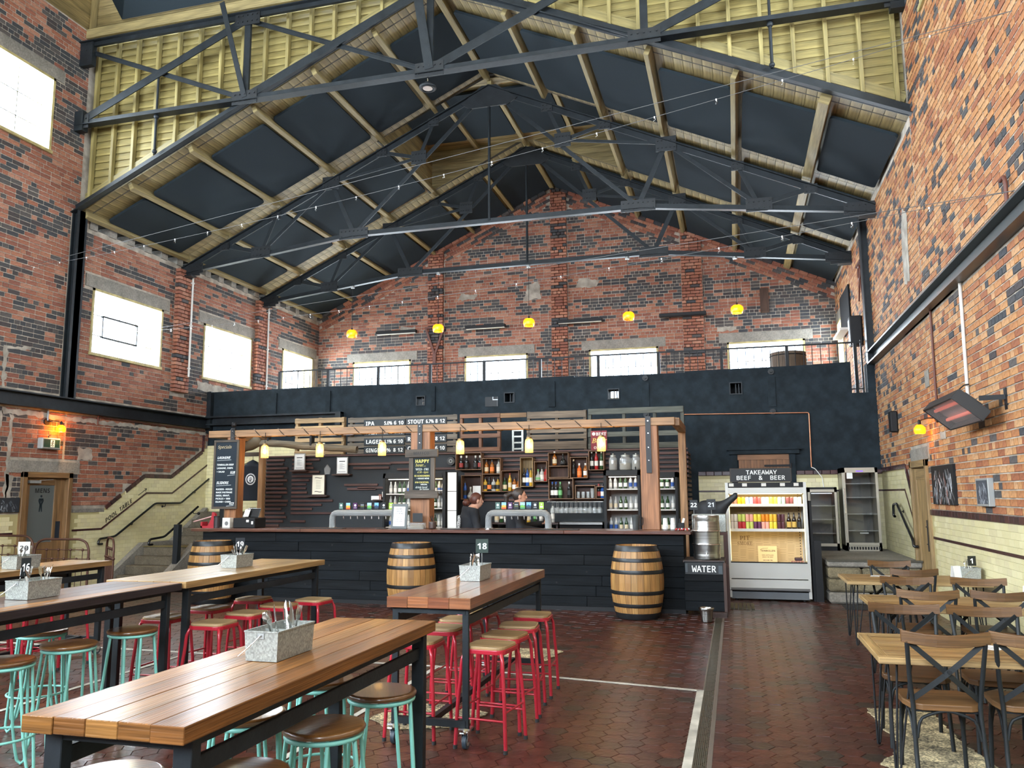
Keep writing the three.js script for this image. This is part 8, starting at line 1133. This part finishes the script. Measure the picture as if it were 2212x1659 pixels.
{ const t = thing('fridge_card', 'printed cream card standing in the bottom of the drinks fridge', 'sign', null, [0.47, 0.562, -14.2]); part('card', at(bx(0.3, 0.28, 0.006), 0, 0.14, 0, -0.1), M([0.66, 0.52, 0.30], 0.7), t); part('print', at(face(0.29, 0.27), 0, 0.14, 0.005, -0.1), print(192, 176, (x, w, h) => { fill(x, w, h, '#d9bd8c'); txt(x, 'TENBULLEN', w / 2 + 6, 46, 'bold 27px sans-serif', '#3a2c1c', 'center', 160); txt(x, '100% GIPPSLAND', w / 2, 92, 'bold 15px sans-serif', '#5a4630'); txt(x, 'GRASS FED BEEF', w / 2, 112, 'bold 15px sans-serif', '#5a4630'); txt(x, '0412 606 106', w / 2, 146, 'bold 16px sans-serif', '#3a2c1c'); x.strokeStyle = '#4a3a26'; x.lineWidth = 3; x.beginPath(); x.moveTo(20, 40); x.bezierCurveTo(40, 12, 80, 24, 104, 18); x.stroke(); }), t); part('stand', bx(0.2, 0.1, 0.08, 0, 0.05, -0.08), m.offwhite, t); }
{ const t = thing('meat_tray', 'small tray of packaged meat in the bottom of the fridge', 'meat tray', null, [0.92, 0.562, -14.05]); part('tray', cb(0.22, 0.03, 0.2, 0.008, 0, 0.015, 0), m.offwhite, t); for (let i = 0; i < 5; i++) part('sausage', at(cyl(0.016, 0.016, 0.12, 0, 0, 0, 10), -0.08 + i * 0.04, 0.045, 0.02, 1.45), M([0.36, 0.12, 0.07], 0.4), t); part('packet', cb(0.12, 0.05, 0.1, 0.012, 0.02, 0.085, -0.03), M([0.05, 0.02, 0.03], 0.4), t); }
single('black_screen', 'tall black board leaning beside the drinks fridge', 'board', null, mg([b2(1.13, 1.17, 0, 1.58, -13.95, -14.45), b2(1.17, 1.28, 0, 0.95, -13.9, -13.95)]), m.black);
const ssM = M([0.33, 0.30, 0.24], 0.4, { metalness: 0.7 });
fridge('steel framed glass fridge half hidden behind the drinks fridge', 1.28, 1.80, 1.81, -16.02, { y0: 0.66, d: 0.6, b0: 0.08, mt: m.black, door: ssM, shelfM: barGlass, shelves: [0.3, 0.55, 0.8], light: 0.6, lc: [0.8, 0.9, 1], liner: M([0.05, 0.05, 0.05], 0.5) });
{ const t = fridge('tall steel framed glass door fridge standing on the stone platform', 1.9, 2.51, 2.16, -16.02, { y0: 0.66, d: 0.6, b0: 0.10, mt: ssM, door: ssM, shelfM: barGlass, shelves: [0.35, 0.65, 0.95, 1.2], handle: true, liner: M([0.06, 0.06, 0.05], 0.5) }); part('energy_label', at(bx(0.1, 0.12, 0.002), 2.03, 1.36, 0.022), m.white, t); part('brand_print', at(face(0.2, 0.04), 2.22, 0.32, 0.022), print(128, 26, (x, w, h) => txt(x, 'CLEAVER', w / 2, h / 2, 'bold 22px sans-serif', '#d9dcd8', 'center', 120), { mat: { transparent: true, alphaTest: 0.3 } }), t); part('grille', mg(Array.from({ length: 12 }, (_, i) => bx(0.03, 0.05, 0.006, 1.95 + i * 0.047, 0.05, 0.003))), m.black, t); part('fridge_display', bx(0.12, 0.02, 0.004, 2.2, 1.435, 0.036), M([0.1, 0.05, 0.3], 0.4, { emissive: C3(0.25, 0.1, 0.9), emissiveIntensity: 0.8 }), t); }
// return shelf beyond the water keg, guitar and cards
{ const t = thing('return_shelf', 'reddish timber shelf unit beyond the water keg', 'shelf', null, [-0.2, 0, -12.85]); const sm = W([0.14, 0.05, 0.033], 0.5); part('shelf', b2(-0.46, 0.06, 1.09, 1.13, -0.25, 0.25), sm, t); part('shelf', b2(-0.46, 0.06, 0.62, 0.66, -0.25, 0.25), sm, t); part('upright', b2(0.0, 0.06, 0, 1.09, 0.18, 0.24), sm, t); part('upright', b2(0.0, 0.06, 0, 1.09, -0.24, -0.18), sm, t); part('upright', b2(-0.46, -0.4, 0, 1.09, -0.24, -0.18), sm, t); part('rail', b2(-0.46, 0.06, 0.2, 0.26, -0.24, -0.2), sm, t); }
{ const t = thing('guitar', 'black guitar in its soft case lying behind the keg', 'guitar', null, [-0.36, 1.31, -12.95]); const gm = M([0.012, 0.013, 0.016], 0.6); part('case_body', sdf([0, 0.12, 0], 0.42, 56, smin([ell([-0.1, 0.12, 0], [0.16, 0.17, 0.07]), ell([0.08, 0.1, 0], [0.12, 0.14, 0.065]), cap([0.14, 0.18, 0], [0.36, 0.36, 0], 0.06, 0.045)], 0.08)), gm, t); part('stand', b2(-0.2, 0.15, -0.18, 0.0, -0.1, 0.1), m.black, t); }
numberCard('22', -0.62, 1.40, -12.72, { desc: 'black card numbered 22 in the tub behind the keg', w: 0.12, h: 0.15, lift: 0.06, ry: 0.05, bg: '#0f1418' }); numberCard('21', -0.36, 1.40, -12.70, { desc: 'black card numbered 21 in front of the guitar case', w: 0.13, h: 0.16, lift: 0.06, ry: 0.05, bg: '#12161a', fg: '#c8cccf' });
single('card_stand', 'galvanised tub holding spare number cards behind the keg', 'tub', null, cb(0.5, 0.27, 0.16, 0.01, -0.40, 1.265, -12.72), m.galv);
renderer.render(scene, camera);
